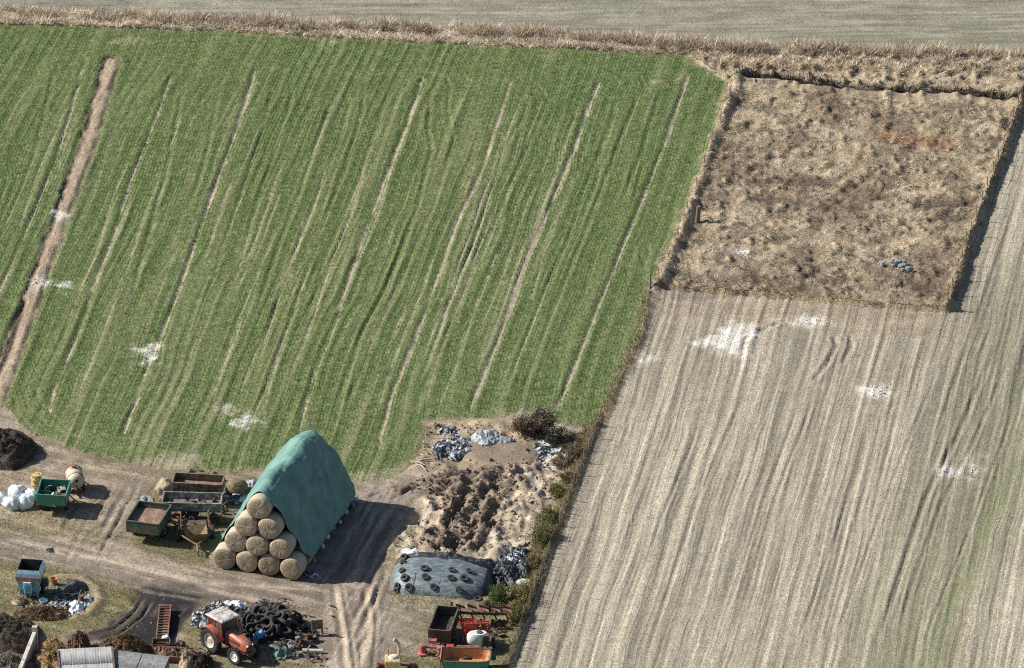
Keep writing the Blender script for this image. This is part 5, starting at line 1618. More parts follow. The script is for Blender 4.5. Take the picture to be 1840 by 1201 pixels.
# small bright green tipper by the white bags
box_trailer('tipping_trailer', 'bright green tipping trailer beside the white plastic bags', 97, 915, R(84), 1.75, 1.62, 0.68, 0.62, M['tgreen'], M['dark'], 0.34, 0.24, slats=0, draw=True, load=M['dark'], lz=0.05)
# old green trailer full of brown muck
box_trailer('old_trailer', 'rusty dark green trailer with a reddish brown load', 268, 962, R(75), 2.3, 1.85, 0.68, 0.66, M['ogreen'], M['brown'], 0.36, 0.26, load=M['load'], lz=0.55, slats=3, draw=True)
# long grey spreader body
box_trailer('spreader_trailer', 'long grey open spreader standing across the old machines', 346, 936, R(-3), 3.15, 1.05, 0.85, 0.50, M['grey'], M['brown'], 0.36, 0.24, load=M['brown'], lz=0.25, flare=0.10, draw=False)
box_trailer('wooden_trailer', 'dark brown wooden sided trailer behind the grey spreader', 357, 900, R(-7), 2.7, 1.15, 0.70, 0.62, M['brown'], M['load'], 0.36, 0.22, load=M['load'], lz=0.35, slats=5, draw=False)
box_trailer('box_trailer', 'dark brown steel box trailer beside the rusty plough', 797, 1150, R(80), 2.6, 1.15, 0.55, 0.72, M['dark'], M['brown'], 0.34, 0.22, load=M['muck'], lz=0.25, slats=4, draw=False)

# red drawbar machine in front of the grey spreader
t = thing('fertiliser_spreader', 'red framed machine with an olive hopper in front of the grey spreader', 'spreader', at(352, 975), R(-84))
b = MB()
for s in (-1, 1):
    b.tube([(-1.3, s * 0.85, 0.62), (0.1, s * 0.80, 0.55), (1.05, s * 0.06, 0.45)], 0.05, 8)
    b.tube([(-1.3, s * 0.80, 0.62), (-1.3, s * 0.80, 1.25), (-0.7, s * 0.75, 1.45), (-0.2, s * 0.75, 0.6)], 0.045, 8)
b.tube([(1.0, 0, 0.45), (1.55, 0, 0.40), (1.75, 0, 0.36)], [0.08, 0.06, 0.05], 8); b.tube([(1.5, 0, 0.4), (1.5, 0, 0.0)], 0.04, 6)
b.tube([(-1.3, -0.85, 0.62), (-1.3, 0.85, 0.62)], 0.05, 8); b.tube([(-0.2, -0.8, 0.57), (-0.2, 0.8, 0.57)], 0.05, 8)
b.build('frame', M['rustred'], t)
M['olive'] = mat_paint('olive_hopper_paint', (0.16, 0.13, 0.055), (0.12, 0.055, 0.03), 0.65, 0.8)
hp = MB().loft([rect(0.20, 0.18, 0.30, 0.25), rect(0.55, 0.62, 0.82, 0.15), rect(0.56, 0.63, 0.86, 0.15)], cap=(True, False))
hp.loft([rect(0.53, 0.60, 0.86, 0.15), rect(0.18, 0.16, 0.34, 0.25)], cap=(False, True)); hp.build('hopper', M['olive'], t)
for s in (-1, 1):
    wheel(t, -0.35, s * 0.95, 0.42, 0.2, M['rim'])
MB().box((-0.8, 0, 0.62), (0.9, 1.3, 0.05)).build('platform', M['dark'], t)

scrap('scrap_heap', 'dark rusty iron tangled between the grey spreader and the green trailer', 318, 944, 0.75, 0.9, 1.0, ['dark', 'rust', 'dark', 'rustred', 'brown'], 34, 21)
scrap('scrap_heap', 'rusty iron heaped at the right end of the grey spreader', 392, 930, 0.45, 1.1, 1.0, ['dark', 'rust', 'rustred', 'brown'], 26, 22)
scrap('scrap_heap', 'grey and brown scrap at the left end of the wooden trailer', 306, 900, 0.5, 0.7, 0.9, ['brown', 'grey', 'dark'], 20, 23)
scrap('scrap_heap', 'rusty odds and ends lying inside the box of the wooden trailer', 357, 884, 0.9, 0.35, 0.5, ['brown', 'rust', 'dark'], 18, 24).location.z += 0.85
scrap('scrap_heap', 'rusty iron among the film of the rubbish ring', 122, 1080, 0.8, 0.7, 0.4, ['dark', 'rust', 'grey', 'blue2'], 26, 25)
scrap('scrap_heap', 'brown and rusty scrap along the litter bank', 82, 1104, 1.5, 0.5, 0.5, ['rust', 'brown', 'dark', 'rustred'], 34, 26)
scrap('scrap_heap', 'dark iron scattered left of the tractor on the bottom edge', 352, 1190, 0.5, 0.9, 0.6, ['dark', 'rust', 'brown'], 22, 27)
scrap('scrap_heap', 'rusty iron behind the shed beside the rusty tray', 322, 1172, 0.5, 0.7, 0.6, ['rust', 'rustred', 'dark'], 22, 28)
scrap('scrap_heap', 'dark parts lying between the mower and the box trailer', 800, 1172, 0.6, 0.5, 0.5, ['dark', 'rust', 'red'], 18, 29)
scrap('scrap_heap', 'rusty parts lying behind the sprayer by the plough', 880, 1136, 0.7, 0.6, 0.5, ['rust', 'dark', 'rustred'], 20, 30)
scrap('scrap_heap', 'dark rubbish lying in the bright green trailer', 98, 909, 0.6, 0.6, 0.5, ['dark', 'brown', 'grey', 'filmw'], 18, 41).location.z += 0.72
scrap('scrap_heap', 'dry stalks and iron lying in the grey spreader', 346, 936, 1.3, 0.4, 0.4, ['brown', 'wood', 'dark'], 22, 42).location.z += 0.92
# slurry tanker
t = thing('slurry_tanker', 'small cream and rust slurry tank with a rounded end behind the green trailer', 'tanker', at(135, 882), R(-80))
t.scale = (0.86, 0.86, 0.86)
b = MB().lathe([(0.001, -0.98), (0.28, -0.94), (0.47, -0.82), (0.545, -0.62), (0.55, 0.55), (0.50, 0.72), (0.34, 0.86), (0.001, 0.92)], (0, 0, 1.02), 'x', 26)
tk = b.build('tank', mat_two('rust_streaked_cream', (0.50, 0.44, 0.34), (0.36, 0.155, 0.07), 1.6, 0.46, 0.60, 0.6, 0.3, (1, 1.2, 0.8)), t, True)
for x in (-0.6, 0.5):
    MB().lathe([(0.552, -0.03), (0.575, -0.03), (0.575, 0.03), (0.552, 0.03)], (x, 0, 1.02), 'x', 26, 0, True).build('band', M['dark'], tk)
MB().lathe([(0.14, 0), (0.14, 0.12), (0.17, 0.12), (0.17, 0.16), (0.001, 0.18)], (-0.25, 0, 1.55), 'z', 14).build('hatch', M['rust'], tk)
MB().lathe([(0.11, 0), (0.11, 0.10), (0.001, 0.12)], (0.84, 0, 1.2), 'x', 12).build('valve', M['dark'], tk)
MB().tube([(0.86, 0, 0.85), (1.05, 0, 0.7), (1.1, 0.05, 0.2)], 0.05, 8).build('hose', M['rubber'], t)
b = MB()
for s in (-1, 1): b.box((0, s * 0.35, 0.50), (1.9, 0.08, 0.12))
b.tube([(0, -0.5, 0.36), (0, 0.5, 0.36)], 0.05); b.tube([(-0.95, -0.35, 0.5), (-1.7, 0, 0.4), (-0.95, 0.35, 0.5)], 0.04, 6); b.build('chassis', M['dark'], t)
for s in (-1, 1): wheel(t, 0.0, s * 0.52, 0.37, 0.2, M['dark'])

# dull yellow drum between the tipper and the bags
t = thing('drum', 'dull yellow drum behind the left end of the green trailer', 'drum', at(66, 878), 0.3)
MB().lathe([(0.001, 0), (0.27, 0), (0.29, 0.03), (0.28, 0.28), (0.295, 0.30), (0.28, 0.33), (0.28, 0.60), (0.295, 0.62), (0.28, 0.65), (0.28, 0.86), (0.29, 0.88), (0.27, 0.88), (0.26, 0.86), (0.001, 0.86)], (0, 0, 0), 'z', 20).build('drum_body', M['yellow'], t, True)
MB().lathe([(0.05, 0), (0.05, 0.04), (0.001, 0.04)], (0.14, 0, 0.865), 'z', 10).build('bung', M['rust'], t)

# white bags
lbs = ['cut off by the left edge of the picture', 'nearest the viewer', 'at the back of its heap', 'beside the wheel of the green trailer', 'against the left wall of the green trailer']
for k, (px, py, r_) in enumerate([(0, 902, 0.42), (22, 913, 0.50), (31, 893, 0.52), (47, 911, 0.50), (58, 896, 0.46)]):
    sack('plastic_bag', 'plump white plastic bag ' + lbs[k], px, py, r_, M['filmw'], 30 + k, 'plastic bag', 'white bags by the green trailer')
# weathered bales behind the machines
for k, (px, py, r_, m_, l_) in enumerate([(424, 884, 0.62, 'haym', 'rounded old hay bale between the wooden trailer and the tarp'), (381, 866, 0.45, 'haym', 'old hay bale showing behind the wooden trailer'), (297, 884, 0.55, 'sandh', 'pale slumped heap of straw left of the wooden trailer')]):
    sack('old_bale', l_, px, py, r_, M[m_], 44 + k, 'hay bale', None, 0.8)
film('plastic_film', 'white and blue grey film lying right of the grey spreader', 424, 898, 0.75, 0.75, 0.22, M['film'], 3)
film('plastic_film', 'crumpled white film by the left side of the tarp', 452, 872, 0.36, 0.5, 0.22, M['filmg'], 4)
film('plastic_film', 'dark rag of film lying on the lane', 91, 988, 0.30, 0.28, 0.10, M['filmb'], 5)
film('plastic_film', 'torn grey film behind the rusty dark green trailer', 262, 900, 0.45, 0.6, 0.2, M['filmg'], 6)

# heaps at the left
pile('manure_heap', 'dark manure heap on the left edge at the corner of the crop', 'manure heap', 2, 815, 1.85, 2.2, 1.15, M['muck'], 12, rough=0.5, freq=1.8, n=34, fuzz=FZ['muck'])

# ================================================================ BLUE MACHINE AND ITS RUBBISH
t = thing('feed_mixer', 'tall pale blue hopper machine with an orange band and open black top', 'feed machine', at(56, 1068), R(82))
# local x away from the viewer
b = MB()
b.loft([rect(0.36, 0.40, 0.12), rect(0.46, 0.50, 0.55), rect(0.58, 0.62, 1.0), rect(0.66, 0.66, 1.30), rect(0.68, 0.68, 1.36)], cap=(True, False))
b.build('lower_body', M['blue2'], t)
b = MB(); b.loft([rect(0.685, 0.685, 1.36), rect(0.68, 0.66, 1.58), rect(0.64, 0.60, 1.80)], cap=(False, False)); b.loft([rect(0.61, 0.57, 1.80), rect(0.56, 0.53, 1.0)], cap=(False, True)); b.build('upper_hopper', M['blue'], t)
M['blackin'] = mat_paint('black_inside', (0.008, 0.008, 0.008), (0.02, 0.018, 0.015), 0.3, 0.9)
b = MB(); b.loft([rect(0.605, 0.565, 1.79), rect(0.54, 0.50, 0.9)], cap=(False, True)); b.build('hopper_lining', M['blackin'], t)
MB().loft([rect(0.645, 0.67, 1.12), rect(0.692, 0.695, 1.36)], cap=(False, False)).build('orange_band', M['oband'], t)
ch = MB().box((-0.60, 0.05, 0.75), (0.16, 0.42, 0.75), (0, R(-14), 0)).build('discharge_chute', M['blue'], t, bevel=0.01)
MB().box((-0.69, 0.05, 0.70), (0.03, 0.28, 0.5), (0, R(-14), 0)).build('chute_door', M['blue2'], ch)
for sx in (-1, 1):
    for s in (-1, 1):
        MB().tube([(sx * 0.52, s * 0.56, 1.05), (sx * 0.44, s * 0.46, 0.0)], 0.045, 6).build('leg', M['blue2'], t)
MB().tube([(0.1, -0.72, 0.9), (0.1, -0.72, 0.55)], [0.24, 0.24], 16).tube([(0.1, -0.6, 0.72), (0.1, -0.78, 0.72)], 0.22, 18).build('drive_guard', M['dark'], t)
for s in (-1, 1): wheel(t, 0.25, s * 0.62, 0.30, 0.16, M['dark'])
MB().tube([(-0.4, -0.3, 0.35), (-1.2, 0, 0.35), (-0.4, 0.3, 0.35)], 0.04, 6).build('drawbar', M['dark'], t)
pile('film_heap', 'dark grey film heap at the back of the rubbish ring', 'plastic heap', 134, 1060, 0.65, 0.8, 0.36, M['filmb'], 22, rough=0.6, n=20)
film('plastic_film', 'white crumpled film at the front of the rubbish ring', 136, 1096, 0.62, 0.85, 0.36, M['filmw'], 7)
film('plastic_film', 'black and white film between the blue machine and the rusty drum', 108, 1086, 0.75, 0.7, 0.2, M['film'], 8)
film('plastic_film', 'grey film spread right of the rusty drum', 157, 1082, 0.42, 0.7, 0.2, M['filmg'], 9)
t = thing('drum', 'small rusty drum standing among the white film', 'drum', at(146, 1084), 0.2)
MB().lathe([(0.001, 0), (0.15, 0), (0.16, 0.2), (0.15, 0.22), (0.16, 0.42), (0.15, 0.44), (0.14, 0.42), (0.001, 0.40)], (0, 0, 0), 'z', 16).build('drum_body', M['rust'], t, True)
MB().tube([(-0.15, 0, 0.35), (-0.1, 0, 0.5), (0.1, 0, 0.5), (0.15, 0, 0.35)], 0.012, 5).build('handle', M['dark'], t)
t = thing('machine_part', 'red painted bucket shaped part standing right of the blue machine', 'machine part', at(97, 1052), 0.5)
MB().lathe([(0.001, 0.0), (0.10, 0.0), (0.20, 0.36), (0.22, 0.40), (0.19, 0.40), (0.08, 0.06)], (0, 0, 0.02), 'z', 14).build('cone', M['oband'], t, True)
MB().tube([(0, 0, 0.1), (0.25, -0.1, 0.05)], 0.03, 6).build('spout', M['rust'], t)
t = thing('basin', 'round pale blue basin lying below the blue machine', 'basin', at(78, 1082), 0)
MB().lathe([(0.001, 0.02), (0.16, 0.02), (0.22, 0.14), (0.24, 0.14), (0.18, 0.0), (0.001, 0.0)], (0, 0, 0), 'z', 20).build('bowl', M['blue'], t, True)
pile('leaf_litter', 'low bank of dark brown litter below the blue machine', 'litter heap', 78, 1106, 1.75, 0.75, 0.30, M['hayd'], 23, rough=0.7, freq=3, n=24, fuzz=FZ['hayd'])
pile('straw_heap', 'pale tuft of straw at the foot of the blue machine', 'straw heap', 34, 1082, 0.40, 0.5, 0.28, M['sandh'], 24, rough=0.6, freq=3, n=14, fuzz=FZ['sandh'])

# ================================================================ LOWER LEFT: HEAPS, WALL, SHED
pile('manure_heap', 'big black manure heap at the lower left beside the concrete wall', 'manure heap', 14, 1150, 1.75, 2.0, 1.0, M['muck'], 14, rough=0.55, freq=1.8, n=34, fuzz=FZ['muck'])
pile('manure_heap', 'grey brown manure heap at the bottom left corner', 'manure heap', 14, 1218, 1.9, 2.3, 1.0, M['muckg'], 15, rough=0.5, freq=2.2, n=34, fuzz=FZ['muckg'])
film('plastic_film', 'white film scraps on the edge of the black manure heap', 50, 1143, 0.42, 0.6, 0.25, M['film'], 10)
pile('straw_heap', 'golden straw heap between the concrete wall and the shed', 'straw heap', 92, 1196, 1.05, 2.4, 1.0, M['strawh'], 16, rough=0.5, freq=2.6, n=30, fuzz=FZ['strawh'])
pile('rubble_heap', 'rusty brown pile rising behind the left shed roof', 'rubble heap', 142, 1180, 0.72, 1.0, 1.15, M['rust'], 17, rough=0.75, freq=3.0, n=26, sharp=True, fuzz=FZ['rust'])
pile('hay_heap', 'dark brown hay heap behind the grey shed roofs', 'hay heap', 222, 1182, 1.55, 1.3, 1.15, M['hayd'], 18, rough=0.45, freq=1.6, n=30, fuzz=FZ['hayd'])
pile('straw_heap', 'low golden spill at the left foot of the brown hay heap', 'straw heap', 178, 1178, 0.7, 0.9, 0.42, M['strawh'], 19, rough=0.5, freq=2.6, n=20, fuzz=FZ['strawh'])
# concrete wall running towards the viewer
t = thing('concrete_wall', 'narrow pale concrete wall with a raised end post at lower left', 'wall', at(63, 1172), R(-98))
for k in range(4):
    MB().box((0.75 + k * 1.5, 0, 0.55), (1.48, 0.17, 1.15)).build('wall_panel', M['concrete'], t, bevel=0.015)
MB().box((-0.12, 0.0, 0.72), (0.24, 0.28, 1.5)).build('end_post', M['concrete'], t, bevel=0.02)
for k in range(4):
    MB().box((0.75 + k * 1.5, 0, 1.16), (1.47, 0.21, 0.07)).build('coping', M['concrete'], t, bevel=0.01)

M['sheet1'] = mat_two('fibre_cement', (0.36, 0.36, 0.345), (0.23, 0.23, 0.22), 2.6, 0.35, 0.7, 0.9, 0.4, (1, 0.5, 1))
M['sheet2'] = mat_two('fibre_cement_lichen', (0.27, 0.27, 0.26), (0.15, 0.15, 0.14), 6.0, 0.35, 0.65, 0.95, 0.7)


def shed(name, label, pl_, pr_, z, slope, depth, mat, nsheet, edge_l=None):
    """mono-pitch shed: its high eave lies along two photo points at height z and the roof falls towards the viewer"""
    a = Vector((*map(float, gxy(*pl_, z)), 0)); c = Vector((*map(float, gxy(*pr_, z)), 0))
    rz = math.atan2(c.y - a.y, c.x - a.x); W_ = (c - a).length
    t = thing(name, label, 'shed', (a.x, a.y, 0.0), rz)
    sw = W_ / nsheet
    prof_n = 22
    rowsn = 3; rl = depth / rowsn
    for r_i in range(rowsn):
        for k in range(nsheet):
            b = MB(); n = 14
            vs = []; fs = []
            x0 = k * sw - 0.015; x1 = (k + 1) * sw + 0.015
            for j in range(2):
                yv = -(r_i * rl - 0.06) if j == 0 else -((r_i + 1) * rl)
                for i_ in range(n + 1):
                    f = i_ / n; xx = x0 + (x1 - x0) * f
                    zz = z + yv * slope + 0.012 * math.sin(xx * 2 * math.pi / 0.146) - (0.012 if j == 0 else -0.008) + (k % 2) * 0.005 + rnd.uniform(-0.002, 0.002)
                    vs.append((xx, yv, zz))
            for i_ in range(n):
                fs.append((i_, i_ + 1, n + 2 + i_, n + 1 + i_))
            b.add(vs, fs)
            o = b.build('roof_sheet', mat, t, True)
            m_ = o.modifiers.new('sheet_thickness', 'SOLIDIFY'); m_.thickness = 0.012
    for xx in (0.06, W_ - 0.06):
        b = MB(); hh = z - 0.12
        b.add([(xx - .05, -0.1, 0), (xx + .05, -0.1, 0), (xx + .05, -depth + 0.15, 0), (xx - .05, -depth + 0.15, 0), (xx - .05, -0.1, hh), (xx + .05, -0.1, hh), (xx + .05, -depth + 0.15, hh - depth * slope), (xx - .05, -depth + 0.15, hh - depth * slope)],
              [(0, 1, 2, 3), (4, 5, 6, 7), (0, 1, 5, 4), (1, 2, 6, 5), (2, 3, 7, 6), (3, 0, 4, 7)])
        b.build('side_wall', M['wood'], t)
    MB().box((W_ / 2, -0.10, (z - 0.14) / 2), (W_ - 0.2, 0.1, z - 0.14)).build('back_wall', M['wood'], t)
    MB().box((W_ / 2, -depth + 0.18, (z - 0.14 - depth * slope) / 2), (W_ - 0.2, 0.1, z - 0.14 - depth * slope)).build('front_wall', M['wood'], t)
    for k in range(int(W_ / 0.6)):
        MB().box((0.3 + k * 0.6, -depth / 2, z - 0.075 - depth / 2 * slope), (0.06, depth, 0.08), (math.atan(slope), 0, 0)).build('rafter', M['wood'], t)
    return t, W_


t, w_ = shed('shed', 'low shed with pale grey corrugated roof on the bottom edge', (103, 1168), (202, 1163), 1.9, 0.22, 3.6, M['sheet1'], 4)
MB().box((w_ - 0.02, -1.15, 1.92 - 0.25), (0.11, 2.35, 0.10), (math.atan(0.22), 0, 0)).build('barge_board', M['rust'], t)
MB().box((0.02, -1.8, 1.92 - 0.40), (0.09, 3.6, 0.08), (math.atan(0.22), 0, 0)).build('barge_board', M['rust'], t)
MB().box((w_ - 0.12, -2.5, 1.66), (0.42, 0.55, 0.34), (math.atan(0.22), 0, 0)).build('roof_block', M['concrete'], t, bevel=0.02)
t, w_ = shed('lean_to_shed', 'darker lichen grey shed roof right of the pale one', (206, 1169), (305, 1181), 1.75, 0.20, 3.4, M['sheet2'], 4)

# rusty elevator lying on the mud
t = thing('elevator_conveyor', 'long rusty ladder like conveyor lying on the black mud', 'conveyor', at(290, 1166), head((290, 1166), (297, 1098)))
for s in (-1, 1):
    MB().box((2.1, s * 0.30, 0.28), (4.3, 0.06, 0.20)).build('side_rail', M['rustred'], t)
    MB().box((2.1, s * 0.30, 0.08), (4.3, 0.05, 0.05)).build('lower_rail', M['rust'], t)
for k in range(15):
    MB().box((0.15 + k * 0.29, 0, 0.33 + 0.01 * (k % 2)), (0.05, 0.56, 0.07)).build('flight', M['rust'], t)
for k in range(6):
    MB().tube([(0.3 + k * 0.75, -0.30, 0.10), (0.3 + k * 0.75, -0.30, 0.28)], 0.02, 5).tube([(0.3 + k * 0.75, 0.30, 0.10), (0.3 + k * 0.75, 0.30, 0.28)], 0.02, 5).build('strut', M['rust'], t)
MB().box((2.1, 0, 0.18), (4.2, 0.5, 0.03)).build('bed', M['rust'], t)
MB().tube([(4.2, -0.36, 0.30), (4.2, 0.36, 0.30)], 0.12, 12).build('head_roller', M['rust'], t)
b = MB(); b.loft([rect(0.22, 0.34, 0.02, -0.05), rect(0.34, 0.46, 0.55, -0.1), rect(0.32, 0.44, 0.55, -0.1), rect(0.20, 0.32, 0.06, -0.05)]); b.build('feed_hopper', M['rust'], t)
sack('sack', 'white sack leaning on the foot of the rusty conveyor', 298, 1158, 0.26, M['filmw'], 71, 'sack', None, 1.5)
t = thing('skip', 'broad rusty tray of scrap right of the brown hay heap', 'skip', at(296, 1183), R(-10))
b = MB(); b.loft([rect(0.85, 0.42, 0.0), rect(1.05, 0.55, 0.42), rect(1.0, 0.50, 0.42), rect(0.80, 0.38, 0.06)]); b.build('tray', M['rustred'], t)
me = pile_mesh('scrap_load', 0.95, 0.48, 0.30, 27, rough=0.8, freq=4, n=14, sharp=True)
q = link('scrap_load', me, M['rust'], t); q.location = (0, 0, 0.22)
pile('rubble_heap', 'pale stone rubble heap right of the darker shed roof', 'rubble heap', 338, 1196, 0.5, 0.8, 0.7, M['sandh'], 28, rough=0.7, freq=4, n=20, sharp=True, fuzz=FZ['sandh'])
pile('rubble_heap', 'dark heap of scrap on the bottom edge left of the tractor', 'rubble heap', 362, 1200, 0.6, 1.1, 0.55, M['muck'], 29, rough=0.8, freq=3.5, n=20, sharp=True, fuzz=FZ['muck'])

# ================================================================ TYRE HEAP AND SCRAP BY THE TRACTOR
film('film_heap', 'heap of grey and white film behind the tractor', 398, 1112, 1.6, 1.5, 0.62, M['film'], 31, cat='plastic heap', n=48, freq=2.2)
film('plastic_film', 'pale film hanging over the left end of the film heap', 372, 1122, 0.55, 0.75, 0.35, M['filmg'], 32)
film('plastic_film', 'bright white film fringe on top of the film heap', 420, 1098, 0.75, 0.6, 0.30, M['filmw'], 33, dz=0.30)
film('plastic_film', 'pale torn film right of the tyre heap', 508, 1112, 0.55, 0.7, 0.28, M['filmg'], 34)
t0_ = tyre_mesh(0.30, 0.19, 0.56); t1_ = tyre_mesh(0.36, 0.22, 0.55); t2_ = tyre_mesh(0.26, 0.17, 0.56)


def add_tyre(loc, rot, label, group, me):
    o = bpy.data.objects.new('tyre', me); COL.objects.link(o)
    o.location = loc; o.rotation_euler = rot
    return tag(o, label, 'tyre', group)


hc = at(484, 1132)
r3 = random.Random(5)
def heap_z(dx, dy):
    q = 1 - (dx / 1.75) ** 2 - (dy / 1.55) ** 2
    return 0.95 * max(q, 0) ** 0.7
pts_ = []
tries = 0
while len(pts_) < 62 and tries < 6000:
    tries += 1
    dx = r3.uniform(-1.65, 1.65); dy = r3.uniform(-1.5, 1.4)
    if (dx / 1.7) ** 2 + (dy / 1.5) ** 2 > 1: continue
    z = heap_z(dx, dy)
    if any((dx - a) ** 2 + (dy - b_) ** 2 + (z - c) ** 2 < 0.30 ** 2 for a, b_, c in pts_): continue
    pts_.append((dx, dy, z))
for dx, dy, z in pts_:
    tip = r3.random() < 0.35
    add_tyre((hc.x + dx, hc.y + dy, hc.z + z + 0.12), (R(90) + r3.gauss(0, 0.4) if not tip else r3.gauss(0.3, 0.5), r3.gauss(0, 0.35), r3.random() * 6.28),
             'worn black tyre thrown on the tyre heap behind the tractor', 'tyres of the heap behind the tractor', r3.choice([t0_, t0_, t1_, t2_]))
pile('rubble_heap', 'black earth and rubble core under the heap of tyres', 'rubble heap', 484, 1134, 1.45, 1.25, 0.80, M['muck'], 35, rough=0.3, n=20, fuzz=FZ['muck'])
scrap('scrap_heap', 'dark iron and boards thrown over the top of the tyre heap', 486, 1118, 1.2, 0.9, 0.5, ['dark', 'brown', 'dark', 'rust'], 26, 31).location.z += 0.75
film('plastic_film', 'black film caught on the crest of the tyre heap', 478, 1112, 0.8, 0.7, 0.35, M['filmb'], 61, dz=0.65)
film('plastic_film', 'grey film lying over the front of the tyre heap', 470, 1148, 0.5, 0.5, 0.25, M['filmg'], 62, dz=0.2)
pile('straw_heap', 'brown wad of old straw beside the left of the tyre heap', 'straw heap', 447, 1126, 0.35, 0.4, 0.75, M['haym'], 36, rough=0.5, n=14, fuzz=FZ['haym'])
for k, (px, py) in enumerate([(536, 1138), (548, 1136), (560, 1142), (527, 1150)]):
    add_tyre(at(px, py, 0.12), (R(90) + r3.gauss(0, 0.25), r3.gauss(0, 0.2), 0), ['flat tyre lying just right of the tyre heap', 'second tyre lying right of the tyre heap', 'farthest tyre lying right towards the lane', 'tyre lying in front of the right end of the tyre heap'][k], 'stray tyres right of the heap', t0_)
t = thing('plastic_drum', 'bright blue plastic drum leaning behind the tractor hood', 'drum', at(449, 1158), R(30), tilt=(R(20), R(38)))
MB().lathe([(0.001, 0), (0.15, 0), (0.17, 0.04), (0.165, 0.35), (0.175, 0.37), (0.165, 0.39), (0.17, 0.70), (0.13, 0.75), (0.001, 0.75)], (0, 0, 0.35), 'z', 16).build('drum_body', M['bsack'], t, True)
MB().lathe([(0.04, 0), (0.04, 0.04), (0.001, 0.04)], (0.07, 0, 1.10), 'z', 10).build('cap', M['white'], t)


scrap('scrap_heap', 'tangled teal netting and scrap in front of the tyre heap', 512, 1172, 0.80, 0.7, 1.0, ['net', 'net', 'dark', 'grey'], 34, 3)
scrap('scrap_heap', 'rusty scrap iron right of the teal netting', 548, 1160, 0.62, 0.6, 0.8, ['rust', 'rustred', 'rust', 'dark'], 26, 4)
film('plastic_film', 'sagging teal net draped on the front scrap heap', 505, 1178, 0.55, 0.6, 0.42, M['net'], 41)
t = thing('pipe', 'pale grey pipe lying at the right of the scrap by the lane', 'pipe', at(562, 1174), R(-4))
MB().lathe([(0.10, -0.55), (0.11, -0.55), (0.11, 0.55), (0.10, 0.55)], (0, 0, 0.12), 'x', 14, 0, True).build('pipe_wall', M['concrete'], t, True)
MB().lathe([(0.112, -0.06), (0.13, -0.06), (0.13, 0.06), (0.112, 0.06)], (0.48, 0, 0.12), 'x', 14, 0, True).build('collar', M['concrete'], t)
t = thing('trestle', 'dark board trestle standing right of the tyres and casting a long shadow', 'trestle', at(570, 1141), R(10))
for k in range(3):
    MB().box((0, 0, 0.42 + k * 0.19), (0.62, 0.04, 0.17), (R(6), 0, 0)).build('board', M['brown'], t)
for s in (-1, 1):
    MB().box((s * 0.26, 0.06, 0.45), (0.07, 0.06, 0.95), (R(10), 0, 0)).build('leg', M['wood'], t)
    MB().box((s * 0.26, -0.08, 0.42), (0.07, 0.06, 0.9), (R(-12), 0, 0)).build('leg', M['wood'], t)
scrap('scrap_heap', 'dark odds and ends between the tyres and the trestle', 548, 1150, 0.45, 0.4, 0.6, ['dark', 'brown', 'dark'], 14, 6)
scrap('scrap_heap', 'dark scattered scrap on the bottom right of the netting', 566, 1186, 0.42, 0.45, 0.3, ['dark', 'rust', 'dark'], 12, 8)

# ================================================================ SILAGE CLAMP UNDER ITS SHEET
SC = at(796, 1043); SRZ = R(-9); SA, SB, SHH = 2.85, 2.15, 1.05


def sil(x, y):
    dx, dy = x - SC.x, y - SC.y
    u = (dx * math.cos(SRZ) + dy * math.sin(SRZ)) / SA; v = (-dx * math.sin(SRZ) + dy * math.cos(SRZ)) / SB
    q = 1 - (np.abs(u) ** 3.0 + np.abs(v) ** 2.6)
    f = 1 - np.abs(2 * fbm(u * 3 + 2, v * 7 + 1, 21, 3) - 1)
    z = SHH * np.clip(q, 0, 1) ** 0.55 * (1 - 0.10 * u) + 0.07 * (f - 0.7) * (v > -0.2) + 0.05 * (fbm(u * 3, v * 3, 22, 3) - 0.5)
    # thrown back in folds along the far rim
    z = z + (0.20 * np.exp(-((v - 0.42) / 0.12) ** 2) * (0.2 + 1.4 * fbm(u * 5, v * 2, 23, 3)) + 0.10 * (1 - np.abs(2 * fbm(u * 4 + 5, v * 9, 25, 3) - 1) - 0.6) * sstep(0.1, 0.3, v)) * (q > 0.05)
    return np.where(q > 0.0, z, -0.1), u, v, q


n = 110
u = np.linspace(-1.04, 1.04, n); A, B = np.meshgrid(u, u, indexing='ij')
xx = SC.x + A * SA * math.cos(SRZ) - B * SB * math.sin(SRZ); yy = SC.y + A * SA * math.sin(SRZ) + B * SB * math.cos(SRZ)
zz, uu, vv, qq = sil(xx, yy)
V = np.stack([xx - SC.x, yy - SC.y, zz], -1).reshape(-1, 3)
iq = np.arange(n * n).reshape(n, n); q = np.stack([iq[:-1, :-1], iq[1:, :-1], iq[1:, 1:], iq[:-1, 1:]], -1)
kq = (qq[:-1, :-1] > -0.10)
t = thing('silage_clamp', 'low silage heap under a grey blue sheet weighted with tyres', 'silage heap', (SC.x, SC.y, 0.0))
isb = (vv > 0.22 + 0.16 * (fbm(uu * 4, vv, 24, 3) - 0.5)) | ((uu > 0.83))
fb = isb[:-1, :-1]
for nm, kk, mt in (('grey_sheet', kq & ~fb, 'sheet'), ('black_sheet', kq & fb, 'filmb')):
    qs = q[kk]; us, inv = np.unique(qs, return_inverse=True)
    link(nm, np_mesh(nm, V[us], inv.reshape(-1, 4), None, True), M[mt], t)


def onto(px, py, fn, it=12):
    z = 0.5
    for _ in range(it):
        x, y = gxy(px, py, z)
        z = 0.5 * z + 0.5 * float(fn(np.array([float(x)]), np.array([float(y)]))[0])
    return float(x), float(y), float(fn(np.array([float(x)]), np.array([float(y)]))[0])


